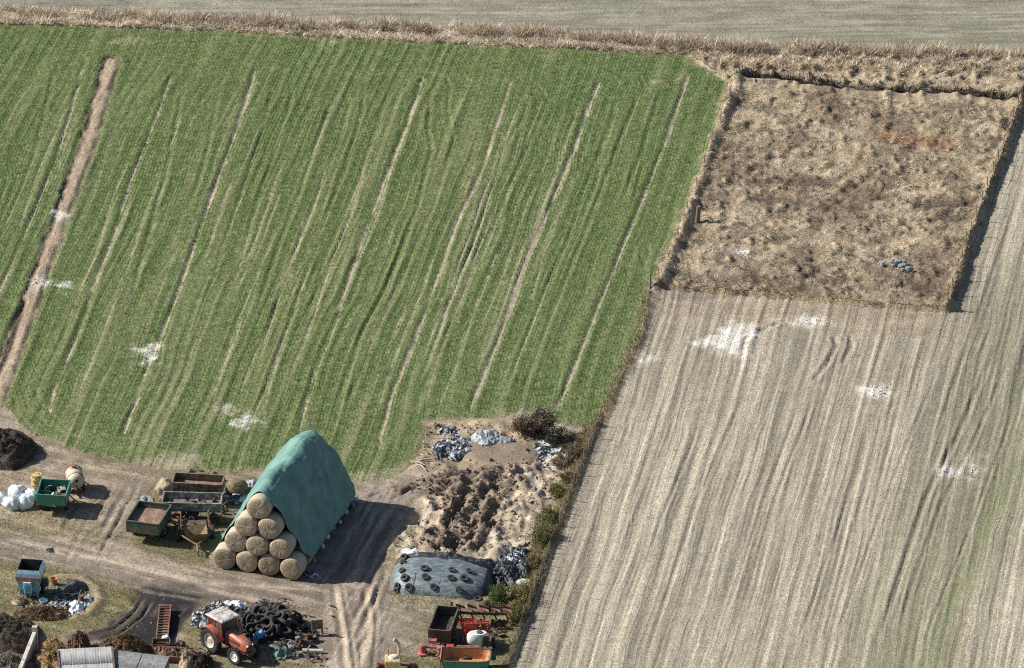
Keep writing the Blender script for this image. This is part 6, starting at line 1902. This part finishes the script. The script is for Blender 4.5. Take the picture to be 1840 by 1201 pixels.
def on_sil(px, py, dz=0.0):
    f = lambda x, y: np.maximum(sil(x, y)[0], 0)
    x, y, z = onto(px, py, f)
    e_ = 0.15
    zx = float(f(np.array([x + e_]), np.array([y]))[0] - f(np.array([x - e_]), np.array([y]))[0]) / (2 * e_)
    zy = float(f(np.array([x]), np.array([y + e_]))[0] - f(np.array([x]), np.array([y - e_]))[0]) / (2 * e_)
    return Vector((x, y, z + dz)), Vector((-zx, -zy, 1)).normalized()


ts_a = tyre_mesh(0.23, 0.09, 0.40); ts_b = tyre_mesh(0.19, 0.08, 0.42)
ts = [(726, 1003, 'topmost tyre on the upper left rim of the silage sheet'), (724, 1012, 'second tyre down the upper left rim of the silage sheet'), (722, 1027, 'tyre below the pale corner on the left of the silage sheet'),
      (763, 1023, 'left tyre of the upper row on the grey silage sheet'), (812, 1026, 'middle tyre of the upper row on the grey silage sheet'), (843, 1028, 'right tyre of the upper row beside the black folds'),
      (727, 1040, 'leftmost tyre of the middle row on the silage sheet'), (764, 1038, 'second tyre of the middle row on the silage sheet'), (810, 1040, 'third tyre of the middle row on the silage sheet'), (834, 1041, 'rightmost tyre of the middle row on the silage sheet'),
      (714, 1055, 'upper of two tyres at the left foot of the silage sheet'), (712, 1064, 'lowest tyre at the left foot of the silage sheet'), (735, 1058, 'tyre right of the pair at the left foot of the sheet'),
      (779, 1065, 'tyre in the middle of the lower rim of the silage sheet'), (825, 1070, 'large tyre on the lower rim towards the right of the sheet'), (858, 1078, 'tyre at the lower right corner of the silage sheet')]
for k, (px, py, l_) in enumerate(ts):
    p, nr_ = on_sil(px, py, 0.06)
    o = bpy.data.objects.new('tyre', ts_b if k % 3 else ts_a); COL.objects.link(o)
    o.rotation_mode = 'QUATERNION'; o.rotation_quaternion = nr_.to_track_quat('Y', 'Z'); o.location = p + nr_ * 0.03
    tag(o, l_, 'tyre', 'tyres weighting the silage sheet')
for k, ln in enumerate(([(747, 1030), (745, 1042), (742, 1052)], [(798, 1024), (790, 1045), (784, 1062)])):
    b = MB()
    ptsl = [on_sil(*p, 0.02)[0] for p in ln]
    b.tube(ptsl, 0.018, 5)
    tag(b.build('rope', M['rustred']), ['short faded red cord at the left of the silage sheet', 'faded red cord down the middle of the silage sheet'][k], 'cord', 'cords on the silage sheet')
film('plastic_film', 'white turned back corner at the upper left of the silage sheet', 737, 1014, 0.45, 0.55, 0.14, M['filmw'], 42, dz=0.72)
for k, (px, py, rx, ry, h_, mt, l_) in enumerate([
        (868, 1030, 0.75, 1.0, 0.75, 'filmb', 'black folded film heap at the right end of the silage sheet'), (905, 1034, 0.85, 1.1, 0.65, 'filmb', 'glossy black film heap right of the silage clamp'),
        (932, 1006, 0.62, 1.3, 0.62, 'film', 'black and white film heap by the green hedge'), (905, 1003, 0.55, 0.7, 0.40, 'filmb', 'small black film heap behind the clamp'), (940, 1028, 0.4, 0.7, 0.4, 'filmb', 'black film heap touching the hedge bottom')]):
    film('film_heap', l_, px, py, rx * 1.25, ry * 1.25, h_ * 0.75, M[mt], 50 + k, cat='plastic heap', n=38, freq=2.6)
film('plastic_film', 'pale film scrap lying on the hedge strip', 938, 1050, 0.45, 0.4, 0.12, M['filmw'], 43, rz=0.3)

# ================================================================ UPPER END OF THE CLAMP
for k, (px, py, rx, ry, h_, mt, l_) in enumerate([(808, 776, 0.55, 0.5, 0.35, 'film', 'dark and white film at the top left of the dug ground'), (812, 808, 0.85, 1.1, 0.55, 'film', 'large black and white film heap left of the bare plateau'),
                                                (790, 818, 0.40, 0.8, 0.40, 'filmb', 'black film heap at the left end of the dug ground'), (872, 790, 0.62, 0.75, 0.55, 'filmg', 'grey film hump behind the bare plateau'),
                                                (906, 794, 0.40, 0.35, 0.25, 'filmg', 'small grey film roll right of the grey hump'), (984, 812, 0.72, 1.2, 0.35, 'film', 'grey white film heap below the bare shrubs'),
                                                (832, 796, 0.42, 0.5, 0.42, 'filmg', 'pale grey film heap above the black and white one')]):
    film('film_heap', l_, px, py, rx * 1.3, ry * 1.3, h_ * 0.6, M[mt], 80 + k, cat='plastic heap', n=36, freq=2.4)
for k, (px, py, a_) in enumerate([(750, 836, -0.5), (756, 842, -0.9), (766, 829, 0.2)]):
    p = at(px, py, 0.06); b = MB()
    b.tube([Vector((-0.45, 0, 0)), Vector((0, 0.05, 0.06)), Vector((0.5, -0.03, 0.02))], [0.03, 0.04, 0.025], 6)
    o = b.build('stick', M['concrete']); o.location = p; o.rotation_euler = (0, 0, a_)
    tag(o, ['upper pale stick lying at the edge of the crop', 'lower pale stick lying at the edge of the crop', 'pale stick nearest the black film heap'][k], 'stick', 'pale sticks at the crop edge')
shrub('bare_shrub', 'reddish brown leafless shrub at the upper end of the dug ground', 942, 782, 0.75, 0.7, 1.0, 1700, (0.060, 0.036, 0.026), (0.14, 0.085, 0.055), 3, 0.05, True)
shrub('bare_shrub', 'tall dark grey leafless shrub behind the film heaps', 972, 782, 0.85, 0.8, 1.35, 2400, (0.028, 0.024, 0.022), (0.085, 0.070, 0.055), 4, 0.055, True)
shrub('bare_shrub', 'low dark spreading shrub right of the tall leafless one', 1006, 796, 0.85, 0.9, 0.85, 2000, (0.026, 0.024, 0.021), (0.08, 0.068, 0.055), 5, 0.05, True)

# hedge between the clamp and the furrowed field
for k, (px, py, rx, ry, h_, l_) in enumerate([(1000, 888, 0.40, 0.7, 0.38, 'uppermost olive bush of the hedge by the furrowed field'), (984, 938, 0.48, 0.9, 0.55, 'thick olive bush in the upper hedge beside pale sand'),
                                             (972, 975, 0.62, 1.3, 0.80, 'tall olive bush of the hedge beside the black film'), (956, 1018, 0.36, 0.7, 0.40, 'small dull olive bush of the hedge below the tall one'),
                                             (940, 1076, 0.60, 1.2, 0.62, 'pale olive bush of the hedge near the plough'), (928, 1112, 0.50, 1.0, 0.5, 'lowest olive bush of the hedge beside the plough')]):
    shrub('hedge_bush', l_, px, py, rx, ry, h_, 3200, (0.085, 0.080, 0.030), (0.235, 0.215, 0.085), 20 + k, 0.042, group='bushes of the hedge', cat='bush')
shrub('bush', 'round dark green bush at the lower right corner of the silage sheet', 896, 1082, 0.62, 0.7, 0.9, 3200, (0.030, 0.055, 0.015), (0.115, 0.155, 0.045), 30, 0.045, cat='bush')
shrub('bush', 'low dark leafy bush between the silage sheet and the plough', 882, 1098, 0.55, 0.5, 0.5, 1700, (0.030, 0.036, 0.015), (0.10, 0.11, 0.045), 31, 0.05, cat='bush')
for k, (px, py) in enumerate([(1022, 866), (1010, 838), (1030, 822)]):
    shrub('bramble', ['brown bramble above the hedge bushes', 'brown bramble beside the grey film heap', 'brown bramble nearest the furrowed field fence'][k], px, py, 0.55, 0.8, 0.45, 1300, (0.070, 0.055, 0.034), (0.20, 0.155, 0.095), 40 + k, 0.045, cat='bramble', group='brambles above the hedge')

# ================================================================ IMPLEMENTS AT THE BOTTOM
# plough
t = thing('plough', 'rusty reversible plough with a row of shares behind the red sprayer', 'plough', at(862, 1124), R(-3))
b = MB(); b.box((0, 0, 0.72), (2.9, 0.12, 0.14)); b.tube([(-1.4, 0, 0.72), (-1.75, 0, 0.95)], 0.06, 6); b.build('beam', M['rust'], t)
hs = MB(); hs.box((-1.55, 0, 0.85), (0.10, 0.70, 0.08)); hs.box((-1.5, 0, 1.10), (0.12, 0.16, 0.62)); hs.build('headstock', M['oband'], t)
for k in range(5):
    x = -1.1 + k * 0.62
    for s in (1, -1):
        b = MB()
        b.tube([(x, 0, 0.70), (x + 0.14, s * 0.02, 0.70 + s * 0.30), (x + 0.06, 0, 0.70 + s * 0.52)], [0.05, 0.045, 0.035], 6)
        lg = b.build('plough_leg', M['rust'], t)
        sh = MB()
        g_ = []
        for i_ in range(5):
            f = i_ / 4
            g_.append([(x - 0.20 + f * 0.5, -0.06 - 0.22 * f, 0.70 + s * (0.62 - 0.04 * f)), (x - 0.15 + f * 0.5, -0.02 - 0.16 * f, 0.70 + s * (0.40 - 0.02 * f)), (x - 0.12 + f * 0.5, -0.10 - 0.34 * f * f, 0.70 + s * (0.26 + 0.06 * f))])
        vs = [v for r_ in g_ for v in r_]; fs = []
        for i_ in range(4):
            for j in range(2):
                fs.append((i_ * 3 + j, i_ * 3 + j + 1, (i_ + 1) * 3 + j + 1, (i_ + 1) * 3 + j))
        sh.add(vs, fs); o = sh.build('mouldboard', M['rust'] if k % 2 else M['rustred'], lg)
        m_ = o.modifiers.new('plate_thickness', 'SOLIDIFY'); m_.thickness = 0.015
wheel(t, 1.05, -0.35, 0.28, 0.14, M['rust'])

# red sprayer with its white tank
t = thing('sprayer', 'red sprayer with a white plastic tank beside the furrowed field', 'sprayer', at(858, 1168), R(-86))
b = MB().loft([[(0.62 * f * math.cos(a) * (1 if True else 1) * 0.62 + 0.15, 0.64 * f * math.sin(a), z) for a in [math.copysign(1, 1) * 2 * math.pi * (k + 0.5) / 16 for k in range(16)]] for f, z in ((0.72, 0.45), (0.88, 0.53), (0.92, 0.80), (0.88, 1.02), (0.74, 1.12))])
tk = b.build('tank', M['white'], t, True)
MB().lathe([(0.16, 0), (0.16, 0.06), (0.001, 0.07)], (0.15, 0.1, 1.12), 'z', 14).build('tank_lid', M['dark'], tk)
b = MB()
for s in (-1, 1):
    b.tube([(-0.55, s * 0.62, 0.30), (-0.55, s * 0.62, 1.30)], 0.05, 6); b.tube([(-0.55, s * 0.62, 0.40), (0.6, s * 0.5, 0.40)], 0.05, 6); b.tube([(-0.55, s * 0.62, 1.05), (-0.95, s * 0.35, 0.7)], 0.04, 6)
for z in (0.35, 0.85, 1.28): b.tube([(-0.55, -0.62, z), (-0.55, 0.62, z)], 0.045, 6)
b.build('frame', M['red'], t)
MB().box((-0.75, -0.55, 0.98), (0.06, 0.42, 0.55), (0, R(-15), R(12))).build('folded_boom', M['red'], t, bevel=0.01)
for k in range(5):
    MB().box((-0.68, -0.05 + k * 0.16, 1.05), (0.05, 0.04, 0.55), (R(20 if k % 2 else -20), R(-8), 0)).build('boom_lattice', M['red'], t)
MB().tube([(-0.72, -0.2, 1.3), (-0.72, 0.66, 1.3)], 0.04, 6).tube([(-0.72, -0.2, 0.8), (-0.72, 0.66, 0.8)], 0.04, 6).build('boom', M['red'], t)
b = MB(); b.loft([rect(0.14, 0.16, 0.45, -0.85, -0.42), rect(0.30, 0.36, 0.95, -0.90, -0.42), rect(0.38, 0.44, 1.22, -0.92, -0.42)], cap=(True, False)); b.loft([rect(0.35, 0.41, 1.22, -0.92, -0.42), rect(0.12, 0.14, 0.5, -0.85, -0.42)], cap=(False, True)); b.build('red_hopper', M['red'], t)
for s in (-0.25, 0.15, 0.5):
    MB().tube([(-1.25, s, 0.35), (-1.2, s, 1.0), (-0.6, s, 1.2)], 0.035, 6).build('red_arm', M['red'], t)
MB().tube([(-1.22, -0.3, 0.95), (-1.22, 0.62, 0.95)], 0.04, 6).build('red_cross_tube', M['red'], t)
wheel(t, -0.2, 0.86, 0.40, 0.18, M['dark']); wheel(t, -0.2, -0.80, 0.40, 0.18, M['dark'])
MB().box((0.35, 0.42, 0.80), (0.40, 0.34, 0.62)).build('control_box', M['dark'], t, bevel=0.02)

# faded red rotary tedder
t = thing('rotary_mower', 'small faded red rotary mower with two drums on the grass', 'mower', at(776, 1178), R(-12))
MB().box((0, 0, 0.48), (1.2, 0.14, 0.14)).build('beam', M['pink'], t, bevel=0.02)
for x in (-0.48, 0.48):
    MB().lathe([(0.001, 0.02), (0.30, 0.04), (0.31, 0.10), (0.20, 0.14), (0.17, 0.42), (0.22, 0.46), (0.20, 0.58), (0.001, 0.62)], (x, 0, 0), 'z', 18).build('drum', M['pink'], t, True)
    for k in range(3):
        a = k * 2.09 + 0.4
        MB().box((x + math.cos(a) * 0.36, math.sin(a) * 0.36, 0.07), (0.18, 0.05, 0.02), (0, 0, a)).build('blade', M['dark'], t)
MB().tube([(0, 0, 0.5), (0, 0.35, 0.75), (0.05, 0.6, 0.55)], 0.05, 6).box((0.0, 0.25, 0.72), (0.42, 0.30, 0.16)).build('gearbox', M['pink'], t)
MB().tube([(0, -0.1, 0.5), (-0.1, -0.5, 0.3)], 0.035, 6).build('drive_shaft', M['dark'], t)

# tan tub trailer with a green outside
t = thing('tub_trailer', 'tan lined tub trailer with a rounded green rim at the bottom edge', 'trailer', at(838, 1210), R(-3))
NB = 26
def tubring(s, z, inset=0.0):
    out = []
    hx, hy = (1.30 - inset) * s, (0.78 - inset) * s
    for k in range(NB):
        a = 2 * math.pi * k / NB
        c, sn = math.cos(a), math.sin(a)
        p_ = 0.42 if c > 0 else 0.18
        out.append((math.copysign(abs(c) ** p_, c) * hx, math.copysign(abs(sn) ** p_, sn) * hy, z))
    return out
MB().loft([tubring(0.88, 0.50), tubring(0.95, 0.75), tubring(1.0, 1.10)], cap=(True, False)).build('tub', M['tgreen'], t, True)
MB().loft([tubring(1.0, 1.095, 0.04), tubring(0.95, 0.78, 0.04), tubring(0.88, 0.54, 0.04)], cap=(False, True)).build('lining', M['orange'], t, True)
MB().loft([tubring(1.0, 1.10, 0.05), tubring(1.0, 1.14, 0.05), tubring(1.0, 1.14, -0.03), tubring(1.0, 1.09, -0.03)], cap=(False, False)).build('rim', M['ogreen'], t, True)
MB().box((0.10, 0.88, 1.12), (1.3, 0.12, 0.12)).build('red_bar', M['pink'], t, bevel=0.015)
MB().box((-1.34, 0, 0.95), (0.05, 1.5, 0.60)).build('tailboard', M['orange'], t)
b = MB(); b.box((0, 0, 0.42), (2.2, 0.7, 0.12)); b.tube([(1.1, 0, 0.45), (1.9, 0.05, 0.5)], 0.06, 6); b.build('chassis', M['dark'], t)
for s in (-1, 1): wheel(t, 0, s * 0.60, 0.34, 0.2, M['rim'])
MB().box((1.35, 0.45, 0.75), (0.40, 0.22, 0.22)).build('coupling', M['ogreen'], t, bevel=0.03)
t = thing('harrow', 'rusty red harrow frame behind the tan tub trailer', 'harrow', at(824, 1178), R(-6))
for k in range(4):
    MB().tube([(-0.75, -0.3 + k * 0.2, 0.28), (0.75, -0.3 + k * 0.2, 0.28)], 0.03, 6).build('bar', M['red'] if k % 2 else M['rustred'], t)
for j in range(5):
    MB().tube([(-0.7 + j * 0.35, -0.34, 0.28), (-0.7 + j * 0.35, 0.34, 0.28)], 0.028, 6).build('cross_bar', M['rustred'], t)
    for k in range(4):
        MB().tube([(-0.6 + j * 0.3, -0.3 + k * 0.2, 0.28), (-0.6 + j * 0.3, -0.3 + k * 0.2, 0.0)], [0.018, 0.006], 5).build('tine', M['rust'], t)
MB().box((-0.45, 0.05, 0.42), (0.42, 0.34, 0.24)).build('gearbox', M['red'], t, bevel=0.03)

# cream yellow machine with two arms
t = thing('yellow_machine', 'cream yellow machine with two upright arms on the bottom edge', 'machine', at(706, 1214), R(0))
b = MB(); b.loft([rect(0.30, 0.32, 0.25), rect(0.40, 0.40, 0.60), rect(0.42, 0.42, 1.05), rect(0.36, 0.36, 1.10)]); b.build('body', M['yellow'], t, bevel=0.02)
MB().lathe([(0.001, 0.10), (0.18, 0.08), (0.24, 0.0), (0.26, -0.05)], (0.02, 0, 1.14), 'z', 16).build('lid', M['white'], t, True)
MB().tube([(0.30, 0.2, 1.0), (0.34, 0.2, 1.55), (0.24, 0.2, 2.0)], [0.07, 0.09, 0.11], 8).tube([(0.26, 0.2, 1.95), (0.06, 0.2, 2.08)], 0.10, 8).build('arm', M['cream'], t, True)
MB().tube([(-0.24, 0.25, 1.0), (-0.24, 0.25, 1.5)], 0.045, 8).build('arm', M['oband'], t)
b = MB(); b.tube([(0.4, 0.1, 0.62), (1.25, 0.1, 0.50)], 0.07, 8); b.tube([(-0.4, 0.1, 0.62), (-0.85, 0.1, 0.70)], 0.06, 8); b.build('axle_beam', M['red'], t)
for x in (1.05,): wheel(t, x, 0.15, 0.30, 0.5, M['dark'])
wheel(t, -0.62, 0.1, 0.30, 0.2, M['dark'])

# ================================================================ FENCES
def fence(name, label, line, step, hp=0.95, wires=2, off=0.0, lean=0.05, seed=1):
    q = P2(line); seg = np.hypot(*np.diff(q, axis=0).T); cum = np.concatenate([[0], np.cumsum(seg)])
    r_ = random.Random(seed); n_ = int(cum[-1] / step); tops = []
    x0, y0 = q[0]
    t = thing(name, label, 'fence', (x0, y0, float(hgt(x0, y0))))
    pm_ = MB().tube([(0, 0, -0.25), (0, 0, hp * 0.6), (0.0, 0.0, hp)], [0.032, 0.030, 0.026], 6).mesh('post', True); pm_.materials.append(M['wood'])
    for k in range(n_ + 1):
        s_ = k * cum[-1] / n_
        x = float(np.interp(s_, cum, q[:, 0])) + off; y = float(np.interp(s_, cum, q[:, 1])); z = float(hgt(x, y))
        o = bpy.data.objects.new('post', pm_); COL.objects.link(o); o.parent = t
        o.location = (x - x0, y - y0, z - t.location.z); o.rotation_euler = (r_.gauss(0, lean), r_.gauss(0, lean), r_.random() * 6); o.scale = (1, 1, r_.uniform(0.85, 1.12))
        tops.append(Vector((x - x0, y - y0, z - t.location.z)))
    for w in range(wires):
        zz_ = hp * (0.92 - 0.38 * w)
        b = MB(); b.tube([p + Vector((0, 0, zz_)) for p in tops], 0.007, 4); b.build('wire', M['wire'], t)
    return t


fence('wire_fence', 'post and wire fence along the right edge of the dead grass plot', [(1838, 176), (1800, 282), (1745, 425), (1703, 560)], 1.9, 0.72, seed=1)
fence('wire_fence', 'post and wire fence along the left edge of the dead grass plot', [(1330, 142), (1285, 243), (1250, 350), (1184, 516)], 3.0, 0.62, seed=2)
fence('wire_fence', 'post and wire fence along the bottom edge of the dead grass plot', [(1184, 518), (1350, 531), (1500, 546), (1703, 561)], 3.2, 0.5, seed=3, wires=1)
fence('wire_fence', 'weathered fence between the hedge strip and the furrowed field', [(1076, 769), (1048, 838), (1022, 906), (985, 1003), (946, 1110), (918, 1190)], 1.5, 0.6, wires=1, seed=4, lean=0.1)
# stouter posts and stumps
def post(label, px, py, h_, r_, m_='wood', tilt=(0, 0), cat='post'):
    b = MB(); b.tube([(0, 0, -0.2), (0.01, 0, h_ * 0.5), (0, 0.01, h_)], [r_ * 1.15, r_, r_ * 0.85], 9)
    o = b.build('post', M[m_], None, True); o.location = at(px, py); o.rotation_euler = (tilt[0], tilt[1], 0)
    return tag(o, label, cat)
post('stout grey corner post where crop, plot and furrowed field meet', 1168, 522, 0.95, 0.07)
post('short stump on the ditch along the top of the plot', 1621, 163, 0.75, 0.10, 'wood')
post('leaning brown board post on the left bank of the plot', 1253, 398, 1.05, 0.13, 'haym', (0.05, 0.06))
shrub('dead_bush', 'dead grey bush at the upper right corner of the plot', 1806, 236, 0.40, 0.6, 0.75, 800, (0.09, 0.07, 0.05), (0.26, 0.20, 0.14), 51, 0.05, True, cat='bush')
shrub('dead_bush', 'low dark bush on the ditch near the upper right of the plot', 1752, 170, 0.8, 0.4, 0.42, 900, (0.05, 0.038, 0.026), (0.17, 0.125, 0.08), 52, 0.05, True, cat='bush')
shrub('dead_bush', 'dark tuft beside the stump on the plot ditch', 1612, 165, 0.35, 0.3, 0.5, 400, (0.07, 0.05, 0.035), (0.22, 0.165, 0.105), 53, 0.05, True, cat='bush')

# ================================================================ STONES AND LIME LUMPS
def rock_mesh(seed):
    r_ = random.Random(seed); b = MB(); n = 7
    for i_ in range(5):
        th = math.pi * i_ / 4
        for k in range(n):
            a = 2 * math.pi * k / n + 0.3 * i_; f = r_.uniform(0.75, 1.15)
            b.v.append((math.sin(th) * math.cos(a) * f, math.sin(th) * math.sin(a) * f * 0.85, math.cos(th) * 0.7 * f))
    for i_ in range(4):
        for k in range(n):
            b.f.append((i_ * n + k, i_ * n + (k + 1) % n, (i_ + 1) * n + (k + 1) % n, (i_ + 1) * n + k)); b.m.append(0)
    return b.mesh('stone')
RK = [rock_mesh(s) for s in range(4)]
for m_ in RK: m_.materials.append(M['stone'])
r_ = random.Random(9)
for k in range(22):
    px = 1618 + r_.gauss(0, 14); py = 481 + r_.gauss(0, 4.5)
    o = bpy.data.objects.new('stone', RK[k % 4]); COL.objects.link(o); s_ = r_.uniform(0.12, 0.26)
    o.location = at(px, py, 0.05 + s_ * 0.3); o.scale = (s_, s_, s_); o.rotation_euler = (r_.random(), r_.random(), r_.random() * 6)
    tag(o, 'grey stone in the heap on the dead grass plot', 'stone', 'stones heaped on the plot')


def lumps(name, label, px, py, sx, sy, n, smin, smax, seed, cat='lime'):
    """broken lime: lumps too small to pick apart, one mass"""
    r_ = random.Random(seed); b = MB(); c = at(px, py)
    for k in range(n):
        x, y = r_.gauss(0, sx), r_.gauss(0, sy); s_ = r_.uniform(smin, smax); z = float(hgt(c.x + x, c.y + y)) - c.z
        rot = Euler((r_.random() * 3, r_.random() * 3, r_.random() * 3))
        b.box((x, y, z + s_ * 0.25), (s_ * r_.uniform(.7, 1.3), s_ * r_.uniform(.7, 1.3), s_ * 0.8), rot, 0, (r_.uniform(.5, .9), r_.uniform(.5, .9)))
    o = b.build(name, M['chalk']); o.location = c
    return tag(o, label, cat, None, 'stuff')


lumps('lime_lumps', 'white lime lumps on the furrowed field below the large patch', 1577, 706, 0.36, 0.34, 29, 0.03, 0.10, 1)
lumps('lime_lumps', 'white lime lumps in the furrowed field at right', 1702, 850, 0.36, 0.30, 26, 0.03, 0.09, 2)
lumps('lime_lumps', 'narrow streak of white lime lumps at the far right', 1746, 846, 0.12, 0.55, 16, 0.03, 0.08, 3)
lumps('lime_lumps', 'white lumps on the big lime patch below the plot', 1310, 618, 0.75, 0.85, 39, 0.03, 0.07, 4)
lumps('lime_lumps', 'white lumps right of the big lime patch', 1456, 581, 0.5, 0.25, 19, 0.03, 0.07, 5)
lumps('lime_lumps', 'white lumps beside the cart track', 70, 506, 0.35, 0.35, 19, 0.03, 0.10, 6)
lumps('lime_lumps', 'white lumps where lime was tipped on the wheel track', 268, 632, 0.35, 0.6, 19, 0.03, 0.07, 7)
lumps('lime_lumps', 'white lumps above the tarp in the crop', 440, 759, 0.35, 0.3, 13, 0.03, 0.06, 8)
lumps('lime_lumps', 'white lumps in the dead grass plot', 1308, 449, 0.55, 0.25, 14, 0.03, 0.07, 9)
lumps('lime_lumps', 'white lump lying high on the cart track', 110, 386, 0.14, 0.12, 4, 0.03, 0.10, 10)


def clods(name, label, poly, n, smin, smax, mat, seed):
    """clods of dug earth, one mass"""
    q = P2(poly); r_ = np.random.default_rng(seed); x0, y0 = q.min(0); x1, y1 = q.max(0)
    xs = r_.uniform(x0, x1, n * 4); ys = r_.uniform(y0, y1, n * 4); k = inside(xs, ys, q); xs, ys = xs[k][:n], ys[k][:n]
    b = MB(); rr_ = random.Random(seed)
    for x, y, z in zip(xs, ys, hgt(xs, ys)):
        s_ = rr_.uniform(smin, smax) * (0.5 + rr_.random())
        b.box((x, y, z + s_ * 0.15), (s_ * rr_.uniform(.7, 1.5), s_ * rr_.uniform(.7, 1.5), s_ * 0.7), (rr_.random() * 3, rr_.random() * 3, rr_.random() * 3), 0, (rr_.uniform(.4, .9), rr_.uniform(.4, .9)))
    return tag(b.build(name, mat), label, 'clods', None, 'stuff')


M['earth'] = mat_two('dug_earth', (0.15, 0.108, 0.076), (0.075, 0.055, 0.04), 4.0, 0.4, 0.65, 0.95, 0.9)
clods('earth_clods', 'dark clods of dug earth across the clamp floor', [(700, 880), (800, 850), (905, 838), (950, 850), (895, 915), (868, 990), (730, 992), (790, 945), (795, 895)], 520, 0.03, 0.15, M['earth'], 1)
clods('sand_clods', 'pale sandy clods round the dug earth', [(700, 985), (775, 890), (850, 872), (960, 820), (1015, 800), (1000, 890), (950, 990), (730, 1008)], 450, 0.03, 0.13, M['sandh'], 2)
clods('bank_clods', 'brown clods on the upper rim of the dug ground', [(766, 762), (1010, 775), (1030, 800), (990, 830), (960, 800), (850, 795), (790, 840), (745, 845)], 300, 0.03, 0.12, M['haym'], 3)
clods('yard_stones', 'small stones and litter scattered over the lanes', [(0, 830), (240, 850), (460, 870), (700, 870), (700, 1200), (330, 1200), (200, 1120), (0, 1010)], 1500, 0.02, 0.055, M['sandh'], 4)

clods('film_scraps', 'scraps of pale torn film strewn over the right side of the dug ground', [(930, 830), (1000, 800), (1020, 830), (985, 920), (950, 1000), (905, 1005), (900, 940), (930, 880)], 45, 0.04, 0.14, M['filmg'], 5)
clods('dark_scraps', 'dark scraps of film and bark strewn over the dug ground', [(760, 790), (1010, 790), (1000, 890), (950, 1000), (730, 1000), (790, 890), (740, 850)], 90, 0.04, 0.15, M['filmb'], 6)
clods('yard_scraps', 'dark scraps lying about the tyre heap and the lane', [(350, 1085), (600, 1090), (600, 1200), (440, 1200), (350, 1160)], 120, 0.03, 0.13, M['dark'], 7)
clods('ring_scraps', 'pale and dark litter round the blue machine', [(60, 1050), (170, 1045), (185, 1090), (140, 1115), (30, 1115)], 120, 0.03, 0.13, M['filmg'], 8)
